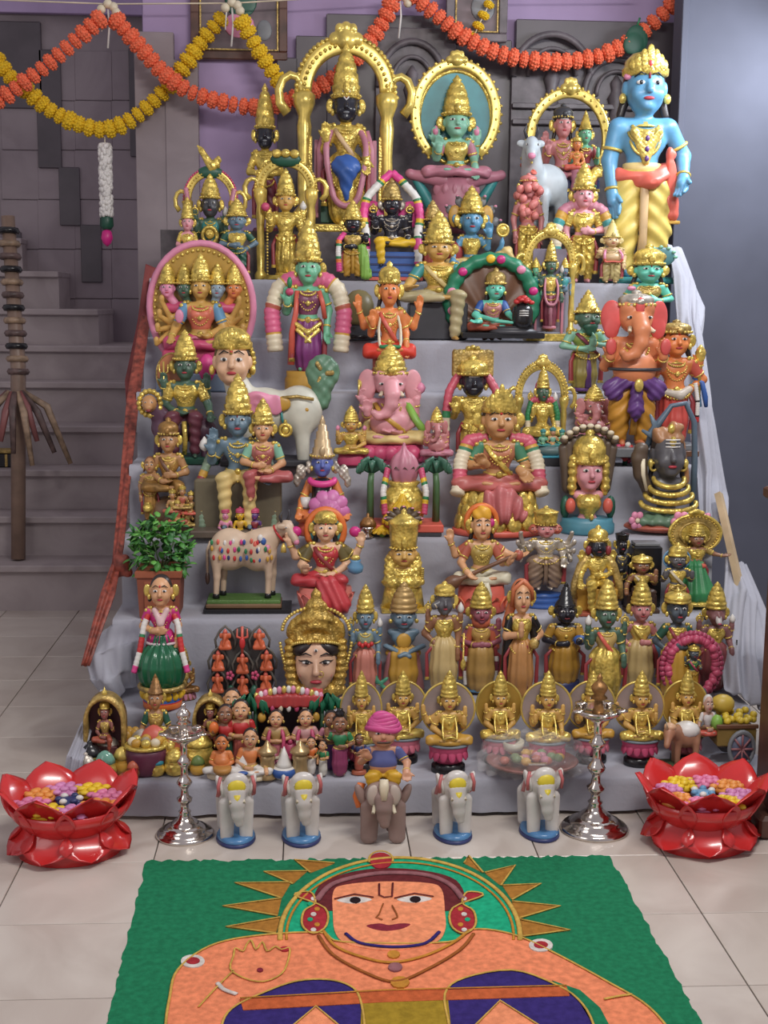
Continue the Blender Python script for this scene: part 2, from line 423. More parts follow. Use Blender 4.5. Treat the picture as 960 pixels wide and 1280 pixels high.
# ---------------------------------------------------------------- things and parts
FOOT = {}
class Fig:
    """one thing: parts are collected in model units, then scaled and stood on its support"""
    def __init__(s, name, label, cat, group=None):
        s.name, s.label, s.cat, s.group = name, label, cat, group
        s.parts = []          # (name, kind, data, mats, parent part index, smooth, label, disp)
    def sdf(s, name, mat, prims, parent=None, disp=None, fine=1.0, label=None):
        s.parts.append([name, 'sdf', prims, as_list(mat), parent, True, label, disp, fine]); return len(s.parts) - 1
    def geo(s, name, mat, g, parent=None, smooth=True, label=None):
        s.parts.append([name, 'geo', g, as_list(mat), parent, smooth, label, None, 1]); return len(s.parts) - 1
    def absorb(s, G, off=(0, 0, 0), sc=1.0, drop=()):
        """take over another model's parts, moved and scaled"""
        n0 = len(s.parts); o = np.array(off, float); mp = {}
        q = lambda p: tuple(np.array(p, float)*sc + o)
        for i, (nm, kind, d, mats, par, sm, lb, disp, fine) in enumerate(G.parts):
            if nm in drop: continue
            if kind == 'sdf':
                out = []
                for p in d:
                    t = p[0].strip('-')
                    if t == 'e': out.append((p[0], q(p[1]), tuple(v*sc for v in p[2]), p[3]*sc, p[4]))
                    elif t == 'c': out.append((p[0], q(p[1]), q(p[2]), p[3]*sc, p[4]*sc, p[5]*sc))
                    elif t == 'b': out.append((p[0], q(p[1]), tuple(v*sc for v in p[2]), p[3]*sc, p[4]*sc))
                    else: out.append((p[0], q(p[1]), p[2], p[3]*sc, p[4]*sc, p[5]*sc))
                dd = disp
                if disp is not None: dd = (lambda f: (lambda x, y, z: sc*f((x - o[0])/sc, (y - o[1])/sc, (z - o[2])/sc)))(disp)
                s.parts.append([nm, kind, out, mats, mp.get(par), sm, lb, dd, fine])
            else:
                d.xf(lambda V: V*sc + o); s.parts.append([nm, kind, d, mats, mp.get(par), sm, lb, disp, fine])
            mp[i] = len(s.parts) - 1
        return s
    def bounds(s):
        lo = np.full(3, 1e9); hi = -lo
        for p in s.parts:
            if p[1] == 'sdf': a, b = sdf_bounds(p[2])
            else: V = p[2].V(); a, b = V.min(0), V.max(0)
            lo = np.minimum(lo, a); hi = np.maximum(hi, b)
        return lo, hi
    def build(s, loc, scale, rot=0.0, cellm=None):
        """scale: metres per model unit (number or xyz); loc: point under the model origin at its lowest point"""
        sc = np.array((scale,)*3 if np.isscalar(scale) else scale, float)
        lo, hi = s.bounds()
        root = bpy.data.objects.new(s.name, None); COL.objects.link(root)
        root.empty_display_size = 0.02
        root.location = loc; root.rotation_euler = (0, 0, rot)
        root['label'] = s.label; root['category'] = s.cat
        if s.group: root['group'] = s.group
        obs = []
        cm = cellm or 0.0032
        for nm, kind, d, mats, par, smooth, label, disp, fine in s.parts:
            if kind == 'sdf':
                cell = cm/float(sc.mean())*fine
                V, Q = sdf_mesh(d, cell, disp); polys = Q.tolist(); mi = [0]*len(polys)
            else: V, polys, mi = d.V(), d.p, d.m
            V = (V - np.array((0, 0, lo[2])))*sc
            V[:, 2] = np.maximum(V[:, 2], 0.0)
            me = mesh_from(nm, V, polys, mi, mats, smooth)
            o = bpy.data.objects.new(nm, me); COL.objects.link(o)
            o.parent = root if par is None else obs[par]
            if label: o['label'] = label
            obs.append(o)
        s.root = root
        return root
    def stand(s, ax, ytop, step, dy=0.1, rot=0.0, wx=1.0, wy=1.0, lift=0.0, ybot=None, dx=0.0, res=1.35):
        """stand on a step so that its top reaches the photograph's row ytop at column ax"""
        Yp = STEP_Y[step] + dy if isinstance(step, int) else dy
        Zb = (STEP_Z[step] if isinstance(step, int) else 0.0) + lift
        X, Y, Zt = atY(ax, ytop, Yp)
        lo, hi = s.bounds(); k = (Zt - Zb)/(hi[2] - lo[2])
        if (ax, ytop) in WPX: wx = min(1.55, max(.75, WPX[ax, ytop]*mpp(Yp)/(k*(hi[0] - lo[0])))); wy = .5 + .5*wx
        if isinstance(step, int):                                   # keep the back clear of the next riser
            y1 = (STEP_Y[step + 1] if step < 8 else STEP_END) - 0.02
            wy = max(0.5*wx, min(wy, (y1 - STEP_Y[step] + 0.02)/(k*(hi[1] - lo[1]))))
            if Yp + hi[1]*k*wy > y1:
                Yp = y1 - hi[1]*k*wy
                X, Y, Zt = atY(ax, ytop, Yp); k = (Zt - Zb)/(hi[2] - lo[2])
            best = None                                             # nudge towards a free spot between its neighbours
            for o in [0] + [j*q for q in range(1, 3 if step == 0 or dy < .04 else 8) for j in (-.008, .008)]:
                Yn = Yp + o
                if Yn + hi[1]*k*wy > y1 + .001 or Yn < STEP_Y[step] + .008: continue
                Xn = atY(ax, ytop, Yn)[0] + dx
                bx = (Xn + lo[0]*k*wx*.9, Xn + hi[0]*k*wx*.9, Yn + lo[1]*k*wy, Yn + hi[1]*k*wy)
                c = sum(max(0, min(bx[1], q[1]) - max(bx[0], q[0]))*max(0, min(bx[3], q[3]) - max(bx[2], q[2])) for q in FOOT.get(step, ())) + abs(o)*1e-3
                if best is None or c < best[0]: best = (c, Yn, bx)
            if best:
                Yp = best[1]; FOOT.setdefault(step, []).append(best[2]); X, Y, Zt = atY(ax, ytop, Yp); k = (Zt - Zb)/(hi[2] - lo[2])
        return s.build((X + dx, Y, Zb), (k*wx, k*wy, k), rot, mpp(Yp)*res)

def copy_tree(o, parent=None):
    c = o.copy(); COL.objects.link(c); c.parent = parent
    for ch in list(o.children): copy_tree(ch, c)
    return c

def solo(name, V_or_geo, mats, label=None, cat=None, group=None, kind=None, parent=None, smooth=True, loc=None):
    g = V_or_geo
    me = mesh_from(name, g.V(), g.p, g.m, as_list(mats), smooth)
    o = bpy.data.objects.new(name, me); COL.objects.link(o)
    if loc is not None: o.location = loc
    if parent is not None: o.parent = parent
    if label: o['label'] = label
    if cat: o['category'] = cat
    if group: o['group'] = group
    if kind: o['kind'] = kind
    return o

# widths in the photograph (pixels), keyed by the column and row each thing's top is hung from
WPX = {(433, 24): 172, (331, 104): 46, (572, 61): 124, (711, 94): 110, (668, 158): 46, (808, 59): 112, (262, 180): 90, (234, 246): 28, (357, 186): 106, (296, 248): 48, (490, 212): 80, (441, 250): 46, (541, 250): 40, (590, 232): 112, (549, 263): 86, (731, 203): 84, (661, 216): 42, (766, 274): 48,
       (690, 277): 90, (617, 314): 124, (812, 304): 70, (250, 299): 136, (385, 272): 109, (487, 326): 88, (733, 362): 66, (795, 362): 88, (846, 399): 82, (231, 412): 100, (298, 408): 158, (297, 467): 126, (210, 521): 82, (403, 519): 74, (488, 430): 100, (439, 507): 44, (546, 508): 42, (505, 553): 118,
       (592, 431): 80, (680, 442): 84, (690, 533): 46, (625, 478): 126, (743, 480): 60, (738, 529): 76, (838, 502): 110, (407, 634): 106, (505, 633): 56, (603, 629): 112, (683, 632): 82, (748, 656): 68, (778, 664): 30, (803, 692): 48, (807, 677): 36, (848, 678): 44, (873, 637): 84, (310, 636): 122,
       (200, 634): 92, (201, 718): 74, (229, 806): 46, (303, 780): 92, (395, 733): 96, (868, 789): 84, (131, 857): 44, (263, 860): 42, (194, 842): 44, (182, 921): 48, (361, 853): 114, (666, 917): 104, (452, 838): 56, (626, 838): 63, (860, 837): 63, (897, 866): 104}
WPX.update({k: 57 for k in ((457, 730), (505, 727), (556, 726), (602, 727), (653, 722), (708, 727), (760, 724), (803, 722), (848, 736), (897, 727))})
STEP_Y = [3.154, 3.374, 3.574, 3.774, 3.974, 4.174, 4.374, 4.574, 4.774]
STEP_Z = [0.100, 0.212, 0.412, 0.605, 0.793, 1.000, 1.162, 1.360, 1.533]
STEP_X0, STEP_X1, STEP_END = -0.53, 1.185, 5.12
# ---------------------------------------------------------------- the setting
rng = random.Random(7)
def tile_mat(name, c1, c2, rough=0.3, scale=3.0):
    m = bpy.data.materials.new(name); m.use_nodes = True; nt = m.node_tree; n = nt.nodes; b = n['Principled BSDF']
    tc = n.new('ShaderNodeTexCoord'); oi = n.new('ShaderNodeObjectInfo')
    ad = n.new('ShaderNodeVectorMath'); ad.operation = 'ADD'
    sc = n.new('ShaderNodeVectorMath'); sc.operation = 'SCALE'; sc.inputs['Scale'].default_value = 9.0
    nt.links.new(oi.outputs['Location'], sc.inputs[0]); nt.links.new(tc.outputs['Object'], ad.inputs[0]); nt.links.new(sc.outputs[0], ad.inputs[1])
    no = n.new('ShaderNodeTexNoise'); no.inputs['Scale'].default_value = scale; no.inputs['Detail'].default_value = 6; no.inputs['Distortion'].default_value = 1.4
    nt.links.new(ad.outputs[0], no.inputs['Vector'])
    r = n.new('ShaderNodeValToRGB'); r.color_ramp.elements[0].position = 0.35; r.color_ramp.elements[1].position = 0.62
    r.color_ramp.elements[0].color = lin(c1) + (1,); r.color_ramp.elements[1].color = lin(c2) + (1,)
    nt.links.new(no.outputs['Fac'], r.inputs['Fac']); nt.links.new(r.outputs['Color'], b.inputs['Base Color'])
    b.inputs['Roughness'].default_value = rough
    return m
floor_tile_m = tile_mat('floor_tile_glaze', (188, 176, 166), (204, 194, 184), 0.28, 3.2)
grout_m = paint('grout', (70, 62, 60), rough=0.9)
stone_m = tile_mat('grey_stone', (152, 140, 140), (168, 156, 156), 0.6, 4.0)
stone_d = tile_mat('grey_stone_wall', (138, 126, 130), (152, 140, 144), 0.65, 3.0)
darktile_m = paint('dark_tile', (84, 76, 82), rough=0.4, var=0.1, scale=8)
lav_m = paint('lavender_wall_paint', (170, 148, 184), rough=0.8, var=0.06, scale=5)
slate_m = paint('slate_wall_paint', (80, 82, 96), rough=0.75, var=0.08, scale=4)
wood_d = paint('dark_carved_wood', (100, 92, 96), rough=0.5, var=0.25, scale=18, bump=0.3, bscale=40)
wood_b = paint('brown_wood', (92, 60, 48), rough=0.45, var=0.3, scale=12, bump=0.2, bscale=30)
wood_p = paint('plain_timber', (196, 172, 138), rough=0.6, var=0.15, scale=10)
cloth_m = paint('white_cloth', (162, 162, 172), rough=0.85, var=0.05, scale=6, bump=0.25, bscale=90)
cloth_m.node_tree.nodes['Principled BSDF'].inputs['Sheen Weight'].default_value = 0.15

def structure(name, g, mat, parent=None, smooth=False, loc=None):
    o = solo(name, g, mat, parent=parent, smooth=smooth, loc=loc)
    if parent is None: o['kind'] = 'structure'
    return o

# floor: a slab with every tile its own piece
TS, TX, TY = 0.3, -0.9595, 2.2947
floor = structure('floor', boxg((0.2, 3.2, -0.058), (3.6, 4.6, 0.05)), grout_m)
tile_g = boxg((0, 0, -0.0045), (TS/2 - 0.0014, TS/2 - 0.0014, 0.0045), 0.0012)
tile_me = mesh_from('floor_tile', tile_g.V(), tile_g.p, tile_g.m, [floor_tile_m], False)
for i in range(-3, 10):
    for j in range(-3, 11):
        t = bpy.data.objects.new('floor_tile', tile_me); COL.objects.link(t); t.parent = floor
        t.location = (TX + (i + .5)*TS, TY + (j + .5)*TS, 0)
# plain floor surface beyond the tiles that show
# back wall, stepped like a stair against the lavender plaster
WY = 5.42
def wall_rect(px0, py0, px1, py1, Y, th=0.06, mat=None, name='wall_back', parent=None, bev=0.0):
    a = atY(px0, py1, Y); b = atY(px1, py0, Y)
    g = boxg(((a[0] + b[0])/2, Y + th/2, (a[2] + b[2])/2), (abs(b[0] - a[0])/2, th/2, abs(b[2] - a[2])/2), bev)
    return structure(name, g, mat, parent)
wall_back = structure('wall_back', boxg((0.55, WY + 0.06, 1.55), (1.20, 0.06, 1.55)), lav_m)
# stairwell on the left
tread, riser = 0.235, 0.172
SY = 5.40
xs_end = {5: 164, 6: 122, 7: 72, 8: 26}
stair_root = structure('wall_stairwell', boxg((-2.3, 7.12, 1.6), (2.05, 0.06, 1.9)), stone_d)
edge_rows = [706, 645, 587, 532, 477, 432, 386, 339, 298]
flight = bpy.data.objects.new('stair_flight', None); COL.objects.link(flight); flight['kind'] = 'structure'; flight.location = (0, 0, 0)
zprev = 0.0
for i, ey in enumerate(edge_rows):
    Yk = SY + i*0.19
    zt = atY(60, ey, Yk)[2]
    xr = atY(xs_end[i], ey, Yk)[0] if i in xs_end else -0.64
    x0 = -2.6
    st = solo('stair_step', boxg(((x0 + xr)/2, Yk + 0.35, (zprev + zt - 0.03)/2), ((xr - x0)/2, 0.33, (zt - 0.03 - zprev)/2)), stone_m, parent=flight, smooth=False)
    solo('stair_tread', boxg(((x0 + xr)/2, Yk + 0.34, zt - 0.0155), ((xr - x0)/2 + 0.004, 0.355, 0.0145), 0.004), stone_m, parent=flight, smooth=False)
    zprev = zt - 0.001 if i in () else zt - 0.001
# dark tiles that climb the stairwell wall
for (x0, y0, x1, y1) in [(48, 137, 75, 210), (75, 209, 99, 282), (102, 281, 126, 353), (163, 60, 185, 196), (185, 193, 216, 272), (10, 290, 26, 345), (0, 27, 50, 135), (50, 62, 75, 137)]:
    wall_rect(x0, y0, x1, y1, 7.035, 0.03, darktile_m, 'dark_wall_tile', stair_root, 0.004)
# stone slabs of the stairwell wall (proud, with open joints)
for r_ in range(6):
    for c_ in range(5):
        x0 = 2 + c_*46; y0 = 64 + r_*62
        if x0 > 210: continue
        wall_rect(x0 + 0.5, y0 + 0.5, min(x0 + 45, 243), y0 + 61, 7.048, 0.02, stone_d, 'wall_slab', stair_root, 0.003)
# stepped dark cladding on both sides of the lavender bay
clad = structure('wall_cladding', boxg((atY(410, 200, WY - .05)[0] + 0.36, WY - .02, 1.05), (0.36, 0.02, 1.05)), darktile_m)
def rect_on(px0, py0, px1, py1, Y, th, mat, name, parent):
    return wall_rect(px0, py0, px1, py1, Y, th, mat, name, parent, 0.004)
for (x0, y0, x1, y1) in [(347, 72, 372, 330), (370, 45, 410, 330), (407, 20, 562, 330), (560, 50, 640, 330), (638, 28, 850, 330)]:
    rect_on(x0, y0, x1, y1, WY - 0.045, 0.045, darktile_m, 'cladding_tile', clad)
pier = structure('wall_left_pier', boxg((0, 0, 0), (0.001, 0.001, 0.001)), stone_d)
bpy.data.objects.remove(pier)
a = atY(217, 75, 5.44); b = atY(246, 700, 5.44)
wl = wall_rect(217, 75, 247, 770, 5.362, 0.052, stone_d, 'wall_left'); wl.name = 'wall_left'
wall_rect(181, 40, 216.5, 770, 5.37, 0.045, stone_d, 'pier_slab', wl, 0.003)
wall_rect(-40, -90, 178, 14, 6.99, 0.04, lav_m, 'plaster_band', stair_root, 0.003); wall_rect(178, -90, 230, 40, 6.99, 0.04, lav_m, 'plaster_band', stair_root, 0.003)
a = atY(177, 40, 7.0); b = atY(218, 300, 7.0)
# carved dark wood screen behind the upper shelf
screen = bpy.data.objects.new('carved_screen', None); COL.objects.link(screen)
screen['label'] = 'dark carved wooden screen with arched niches behind the top shelf'; screen['category'] = 'screen'
screen.location = atY(600, 330, 5.34)[:2] + (0,)
def sc_add(nm, g, mat=wood_d, smooth=False):
    V0 = np.array(screen.location); g.xf(lambda V: V - V0)
    return solo(nm, g, mat, parent=screen, smooth=smooth)
for (x0, x1, yt) in [(470, 570, 34), (640, 800, 60)]:
    A = atY(x0, yt, 5.35); Bp = atY(x1, yt, 5.35)
    sc_add('panel', boxg(((A[0] + Bp[0])/2, 5.355, (A[2] + 0.0)/2), ((Bp[0] - A[0])/2, 0.012, A[2]/2), 0.004))
def arc_px(cx, cy, rx, ry, a0, a1, n, Y):
    return [atY(cx + rx*math.cos(a), cy - ry*math.sin(a), Y) for a in np.linspace(a0, a1, n)]
for (cx, cy, rx, ry) in [(515, 108, 42, 56), (690, 95, 48, 52), (770, 120, 40, 46)]:
    sc_add('arch_moulding', sweep(arc_px(cx, cy, rx, ry, math.pi, 0, 22, 5.33), [(-0.012, -0.012), (0.0, -0.02), (0.012, -0.012), (0.012, 0.012), (-0.012, 0.012)]), wood_d, True)
    sc_add('arch_moulding', sweep(arc_px(cx, cy, rx*.62, ry*.66, math.pi, 0, 18, 5.33), [(-0.008, -0.008), (0.0, -0.015), (0.008, -0.008), (0.008, 0.012), (-0.008, 0.012)]), wood_d, True)
    A = atY(cx, cy + 10, 5.33)
    sc_add('carved_figure', lathe([(0.004, A[2] - .10), (0.03, A[2] - .08), (0.022, A[2] - .02), (0.034, A[2] + 0.02), (0.018, A[2] + .05), (0.024, A[2] + .08), (0.004, A[2] + .11)], 10, A[0], 5.335), wood_d, True)
for yy in (132, 152):
    A = atY(640, yy, 5.33); Bp = atY(800, yy, 5.33)
    sc_add('rail', boxg(((A[0] + Bp[0])/2, 5.33, A[2]), ((Bp[0] - A[0])/2, 0.014, 0.010), 0.003))
# slate wall on the right
a = atY(848, 300, 4.98); xr0 = a[0]
structure('wall_right', boxg((xr0 + 1.1, 5.04, 1.5), (1.1, 0.05, 1.5)), slate_m)
structure('trim_1', boxg((xr0 - 0.012, 5.03, 1.5), (0.012, 0.06, 1.5), 0.004), slate_m)

# framed pictures hung above the shelf
glassy = paint('picture_glass', (120, 120, 128), rough=0.08, var=0)
def framed(px0, py0, px1, py1, Y, label, inner, fm):
    A = atY(px0, py1, Y); Bp = atY(px1, py0, Y); w = Bp[0] - A[0]; h = Bp[2] - A[2]; cx = (A[0] + Bp[0])/2
    f = Fig('framed_picture', label, 'picture')
    t = 0.016
    pth = lambda e: [(-w/2 + e, 0, e), (w/2 - e, 0, e), (w/2 - e, 0, h - e), (-w/2 + e, 0, h - e)]
    for nm, (c, hh) in {'frame_rail': ((0, 0, t), (w/2, 0.014, t)), 'frame_rail.001': ((0, 0, h - t), (w/2, 0.014, t))}.items():
        f.geo('frame_rail', fm, boxg(c, hh, 0.004), smooth=False)
    for sx in (-1, 1): f.geo('frame_stile', fm, boxg((sx*(w/2 - t), 0, h/2), (t, 0.0135, h/2 - 2*t), 0.004), smooth=False)
    for sx in (-1, 1): f.geo('gilt_slip', goldd, boxg((sx*(w/2 - 2*t - 0.006), -0.004, h/2), (0.003, 0.008, h/2 - 2*t - 0.003), 0.001), smooth=False)
    f.geo('gilt_slip', goldd, boxg((0, -0.004, 2*t + 0.006), (w/2 - 2*t - 0.009, 0.008, 0.003), 0.001), smooth=False)
    pi = f.geo('picture', paint('picture_ground', (112, 96, 100), rough=0.5, var=0.3, scale=9), boxg((0, 0.003, h/2), (w/2 - 2*t, 0.004, h/2 - 2*t)), smooth=False)
    for nm, mat, c, r in inner: f.geo(nm, mat, ball((c[0]*w, -0.002, c[1]*h), (r[0]*w, 0.0035, r[1]*h), 14, 8), pi)
    f.build((cx, Y, A[2]), 1.0)
framed(239, -70, 359, 74, 5.385, 'gilt framed deity picture hanging on the lavender wall bay', [('figure_robe', lpink, (0.0, .30), (.16, .11)), ('figure_body', dgreen, (0.02, .52), (.17, .16)), ('face', s_peach, (0.02, .66), (.07, .05)), ('flowers', grey, (.26, .26), (.08, .09))], wood_b)
framed(557, -70, 636, 52, 5.29, 'dark framed picture half hidden by the yellow garland tail', [('figure_robe', grey, (0.1, .35), (.2, .14)), ('face', white, (0.1, .5), (.12, .05))], wood_d)

# ---------------------------------------------------------------- stepped stand and its cloth
stand_o = bpy.data.objects.new('display_stand', None); COL.objects.link(stand_o)
stand_o['label'] = 'nine step wooden display stand hidden under white cloth'; stand_o['category'] = 'stand'
stand_o.location = ((STEP_X0 + STEP_X1)/2, STEP_Y[0], 0)
def st_add(nm, g, mat=wood_p):
    V0 = np.array(stand_o.location); g.xf(lambda V: V - V0); return solo(nm, g, mat, parent=stand_o, smooth=False)
for k in range(8):
    y1 = STEP_Y[k + 1]
    st_add('step_board', boxg(((STEP_X0 + STEP_X1)/2, (STEP_Y[k] + y1)/2 + .012, STEP_Z[k] - 0.022), ((STEP_X1 - STEP_X0)/2 - .01, (y1 - STEP_Y[k])/2 - .004, 0.010), 0.002))
    for sx in (STEP_X0 + .03, STEP_X1 - .03):
        st_add('post', boxg((sx, STEP_Y[k] + 0.10, (STEP_Z[k] - 0.034)/2), (0.014, 0.014, (STEP_Z[k] - 0.034)/2)))
# long slanting timber seen beside the cloth on the right
L0 = (STEP_X1 + 0.08, 3.66, 0.42); L1 = (STEP_X1 + 0.08, 3.95, 0.71)
st_add('side_rail', tube([L0, L1], 0.014, 4, ref=(1, 0, 0)))
def wob(x, y, s=1.0): return s*(math.sin(x*23 + y*5.1) + .6*math.sin(x*51 + 1.7 + y*9) + .35*math.sin(x*97 + y*31))
prof = [(STEP_Y[0], 0.012)]
st_add('top_box', boxg(((STEP_X0 + STEP_X1)/2, (STEP_Y[8] + STEP_END)/2, (STEP_Z[7] + STEP_Z[8])/2), ((STEP_X1 - STEP_X0)/2 - .005, (STEP_END - STEP_Y[8])/2, (STEP_Z[8] - STEP_Z[7])/2 - .0015)), wood_d)
for k in range(8):
    y1 = STEP_Y[k + 1]
    z0 = 0.012 if k == 0 else STEP_Z[k - 1]
    for t in (0.15, .35, .55, .75, .92): prof.append((STEP_Y[k], z0 + (STEP_Z[k] - z0)*t))
    prof.append((STEP_Y[k] + 0.002, STEP_Z[k] - 0.003)); prof.append((STEP_Y[k] + 0.008, STEP_Z[k]))
    for t in (.3, .65, 1.0): prof.append((STEP_Y[k] + (y1 - STEP_Y[k])*t, STEP_Z[k]))
nx = 150; V = []; Q = []
for i, (y, z) in enumerate(prof):
    ri = None
    for j in range(nx + 1):
        x = STEP_X0 - 0.012 + (STEP_X1 - STEP_X0 + 0.024)*j/nx
        k = max([q for q in range(8) if STEP_Y[q] <= y + 1e-6])
        on_riser = abs(y - STEP_Y[k]) < 1e-6
        d = 0.0
        if on_riser:
            zl = 0.012 if k == 0 else STEP_Z[k - 1]; t = (z - zl)/(STEP_Z[k] - zl)
            d = (0.0045*wob(x + k*.37, k*1.3) - .006)*(1 - t)**0.7
        edge = 0.006*wob(x*0.7, k*2.1)*(1 if k == 0 else .5) if (not on_riser and y < STEP_Y[k] + .01) else 0
        V.append((x, y + d - 0.002, z - 0.0012 - abs(edge)*.25))
n1 = nx + 1
for i in range(len(prof) - 1):
    for j in range(nx): Q.append((i*n1 + j, i*n1 + j + 1, (i + 1)*n1 + j + 1, (i + 1)*n1 + j))
g = Geo().add(V, Q)
solo('step_cloth', g, cloth_m, 'white cotton cloth covering the steps below the dark top box', 'cloth')

def drape(name, label, rows, mat, cat='cloth', fold=0.012, nf=7, thick=0.004, nsub=26, seed=0, group=None):
    """hanging cloth: rows = list of polylines (top to bottom) of world points; folds are pushed along the sheet normal"""
    rows = [np.array(r, float) for r in rows]
    def resample(r, n):
        d = np.concatenate([[0], np.cumsum(np.linalg.norm(np.diff(r, axis=0), axis=1))]); t = np.linspace(0, d[-1], n)
        return np.stack([np.interp(t, d, r[:, q]) for q in range(3)], 1)
    R = np.stack([resample(r, nsub*2) for r in rows])
    n0 = 26; t = np.linspace(0, len(rows) - 1, n0); G_ = np.zeros((n0, nsub*2, 3))
    for i, tt in enumerate(t):
        a = int(min(tt, len(rows) - 2)); f = tt - a; f = f*f*(3 - 2*f)
        G_[i] = R[a]*(1 - f) + R[a + 1]*f
    du = np.gradient(G_, axis=1); dv = np.gradient(G_, axis=0); nn = np.cross(du, dv); nn /= np.linalg.norm(nn, axis=2)[..., None] + 1e-9
    u = np.linspace(0, 1, nsub*2)[None, :]; v = np.linspace(0, 1, n0)[:, None]
    w = np.sin(u*nf*6.28 + seed + 2.2*np.sin(v*4 + seed)) + .5*np.sin(u*nf*13 + v*5 + seed*3) + .5*np.sin(v*11 + u*6 + seed)
    G_ = G_ + nn*(w*fold*(0.35 + 0.65*v))[..., None]
    m = nsub*2; Vv = G_.reshape(-1, 3); N_ = nn.reshape(-1, 3); q = []
    for i in range(n0 - 1):
        for j in range(m - 1): q.append((i*m + j, i*m + j + 1, (i + 1)*m + j + 1, (i + 1)*m + j))
    V2 = Vv + N_*thick; k = len(Vv)
    q2 = [tuple(k + z for z in reversed(p)) for p in q]
    rim = [i*m for i in range(n0)] + [(n0 - 1)*m + j for j in range(1, m)] + [i*m + m - 1 for i in range(n0 - 2, -1, -1)] + [j for j in range(m - 2, 0, -1)]
    q3 = [(rim[i], rim[(i + 1) % len(rim)], k + rim[(i + 1) % len(rim)], k + rim[i]) for i in range(len(rim))]
    return solo(name, Geo().add(np.concatenate([Vv, V2]), q + q2 + q3), mat, label, cat, group)

def pp(px, py, Y): q = atY(px, py, Y); return (q[0] + (.035 if px > 800 else 0), q[1], q[2])
drape('cloth_drape', 'bunched white cloth corner hanging from the step beside the red border', [[pp(118, 800, 3.60), pp(135, 782, 3.585), pp(170, 775, 3.57), pp(186, 776, 3.57)], [pp(106, 825, 3.50), pp(128, 815, 3.49), pp(152, 805, 3.50), pp(182, 800, 3.53)], [pp(112, 850, 3.48), pp(132, 852, 3.45), pp(150, 842, 3.47), pp(176, 832, 3.54)], [pp(135, 872, 3.50), pp(146, 876, 3.47), pp(158, 862, 3.48), pp(172, 856, 3.55)]], cloth_m, fold=0.007, nf=2.5, seed=1)
drape('cloth_drape', 'white cloth trailing down beside the red lotus bowl and small pots', [[pp(126, 862, 3.36), pp(140, 864, 3.36)], [pp(100, 905, 3.28), pp(116, 908, 3.28)], [pp(84, 945, 3.16), pp(104, 952, 3.145)], [pp(76, 985, 3.145), pp(100, 1000, 3.14)]], cloth_m, fold=0.004, nf=2, seed=4)
drape('cloth_drape', 'crumpled white cloth at the stand side behind the orange standing figures', [[pp(822, 305, 4.62), pp(838, 310, 4.66), pp(846, 335, 4.68)], [pp(830, 345, 4.56), pp(852, 350, 4.57), pp(868, 390, 4.58)], [pp(835, 400, 4.45), pp(856, 400, 4.45), pp(862, 425, 4.46)], [pp(845, 520, 4.19), pp(868, 500, 4.20), pp(882, 530, 4.22)], [pp(858, 600, 4.05), pp(876, 590, 4.06), pp(893, 620, 4.08)], [pp(862, 660, 3.90), pp(880, 655, 3.90), pp(890, 660, 3.92)]], cloth_m, fold=0.012, nf=2.5, seed=2)
drape('cloth_drape', 'long folded white cloth spilling down beside the bullock cart', [[pp(893, 690, 3.83), pp(905, 700, 3.83), pp(918, 705, 3.86)], [pp(890, 745, 3.68), pp(915, 740, 3.66), pp(944, 770, 3.68)], [pp(886, 810, 3.50), pp(918, 815, 3.48), pp(948, 830, 3.50)], [pp(890, 862, 3.42), pp(925, 880, 3.38), pp(954, 895, 3.40)]], cloth_m, fold=0.012, nf=3, seed=5)
# sari border draped down the left flank
border_m = paint('red_gold_brocade', (140, 66, 52), rough=0.5, var=0.35, scale=60, bump=0.3, bscale=120)
sheer_m = paint('sheer_red_cloth', (128, 58, 56), rough=0.7, var=0.15, scale=12)
drape('sari_border', 'red and gold sari border hanging down the flank beside the stairs', [[pp(175, 395, 4.40), pp(188, 395, 4.40)], [pp(158, 500, 4.17), pp(174, 500, 4.17)], [pp(150, 600, 3.96), pp(163, 600, 3.96)], [pp(142, 680, 3.75), pp(155, 680, 3.75)], [pp(140, 703, 3.70), pp(151, 705, 3.70)], [pp(126, 740, 3.60), pp(144, 742, 3.60)], [pp(101, 832, 3.46), pp(112, 832, 3.46)]], border_m, fold=0.004, nf=1, nsub=12, seed=3)
drape('sheer_cloth', 'sheer dark red cloth behind the five faced statue flank', [[pp(182, 330, 4.64), pp(196, 335, 4.64)], [pp(172, 400, 4.56), pp(188, 400, 4.56)], [pp(156, 475, 4.38), pp(172, 475, 4.38)], [pp(160, 545, 4.18), pp(164, 548, 4.18)]], sheer_m, fold=0.004, nf=1, nsub=10, seed=8)
knot = Fig('border_knot', 'twisted knot in the red and gold sari border', 'cloth')
knot.sdf('knot', border_m, [E((0, 0, .05), (.035, .03, .045), .02), C((-.02, -.01, .09), (.03, -.02, .02), .016, .02), C((.02, -.02, .09), (-.03, -.01, .01), .014, .016)])
X_, Y_, Z_ = atY(153, 722, 3.70); knot.build((X_, Y_, Z_), 0.62)
# dark wooden cabinet corner at the right edge
wc = Fig('wooden_cabinet', 'dark brown wooden cabinet corner beside a red lotus bowl', 'cabinet')
X_, Y_, _z = atZ(960, 1040, 0)
wc.geo('body', wood_b, boxg((.30, .08, .43), (.29, .07, .39), .008), smooth=False)
wc.geo('plinth', wood_b, boxg((.285, .08, .03), (.315, .085, .03), .01), smooth=False)
wc.geo('corner_post', wood_b, boxg((.018, .02, .43), (.02, .02, .37), .006), smooth=False)
wc.geo('top', wood_b, boxg((.30, .08, .835), (.31, .08, .014), .005), smooth=False)
wc.build((X_ - .012, Y_ - .05, 0), 1.0)

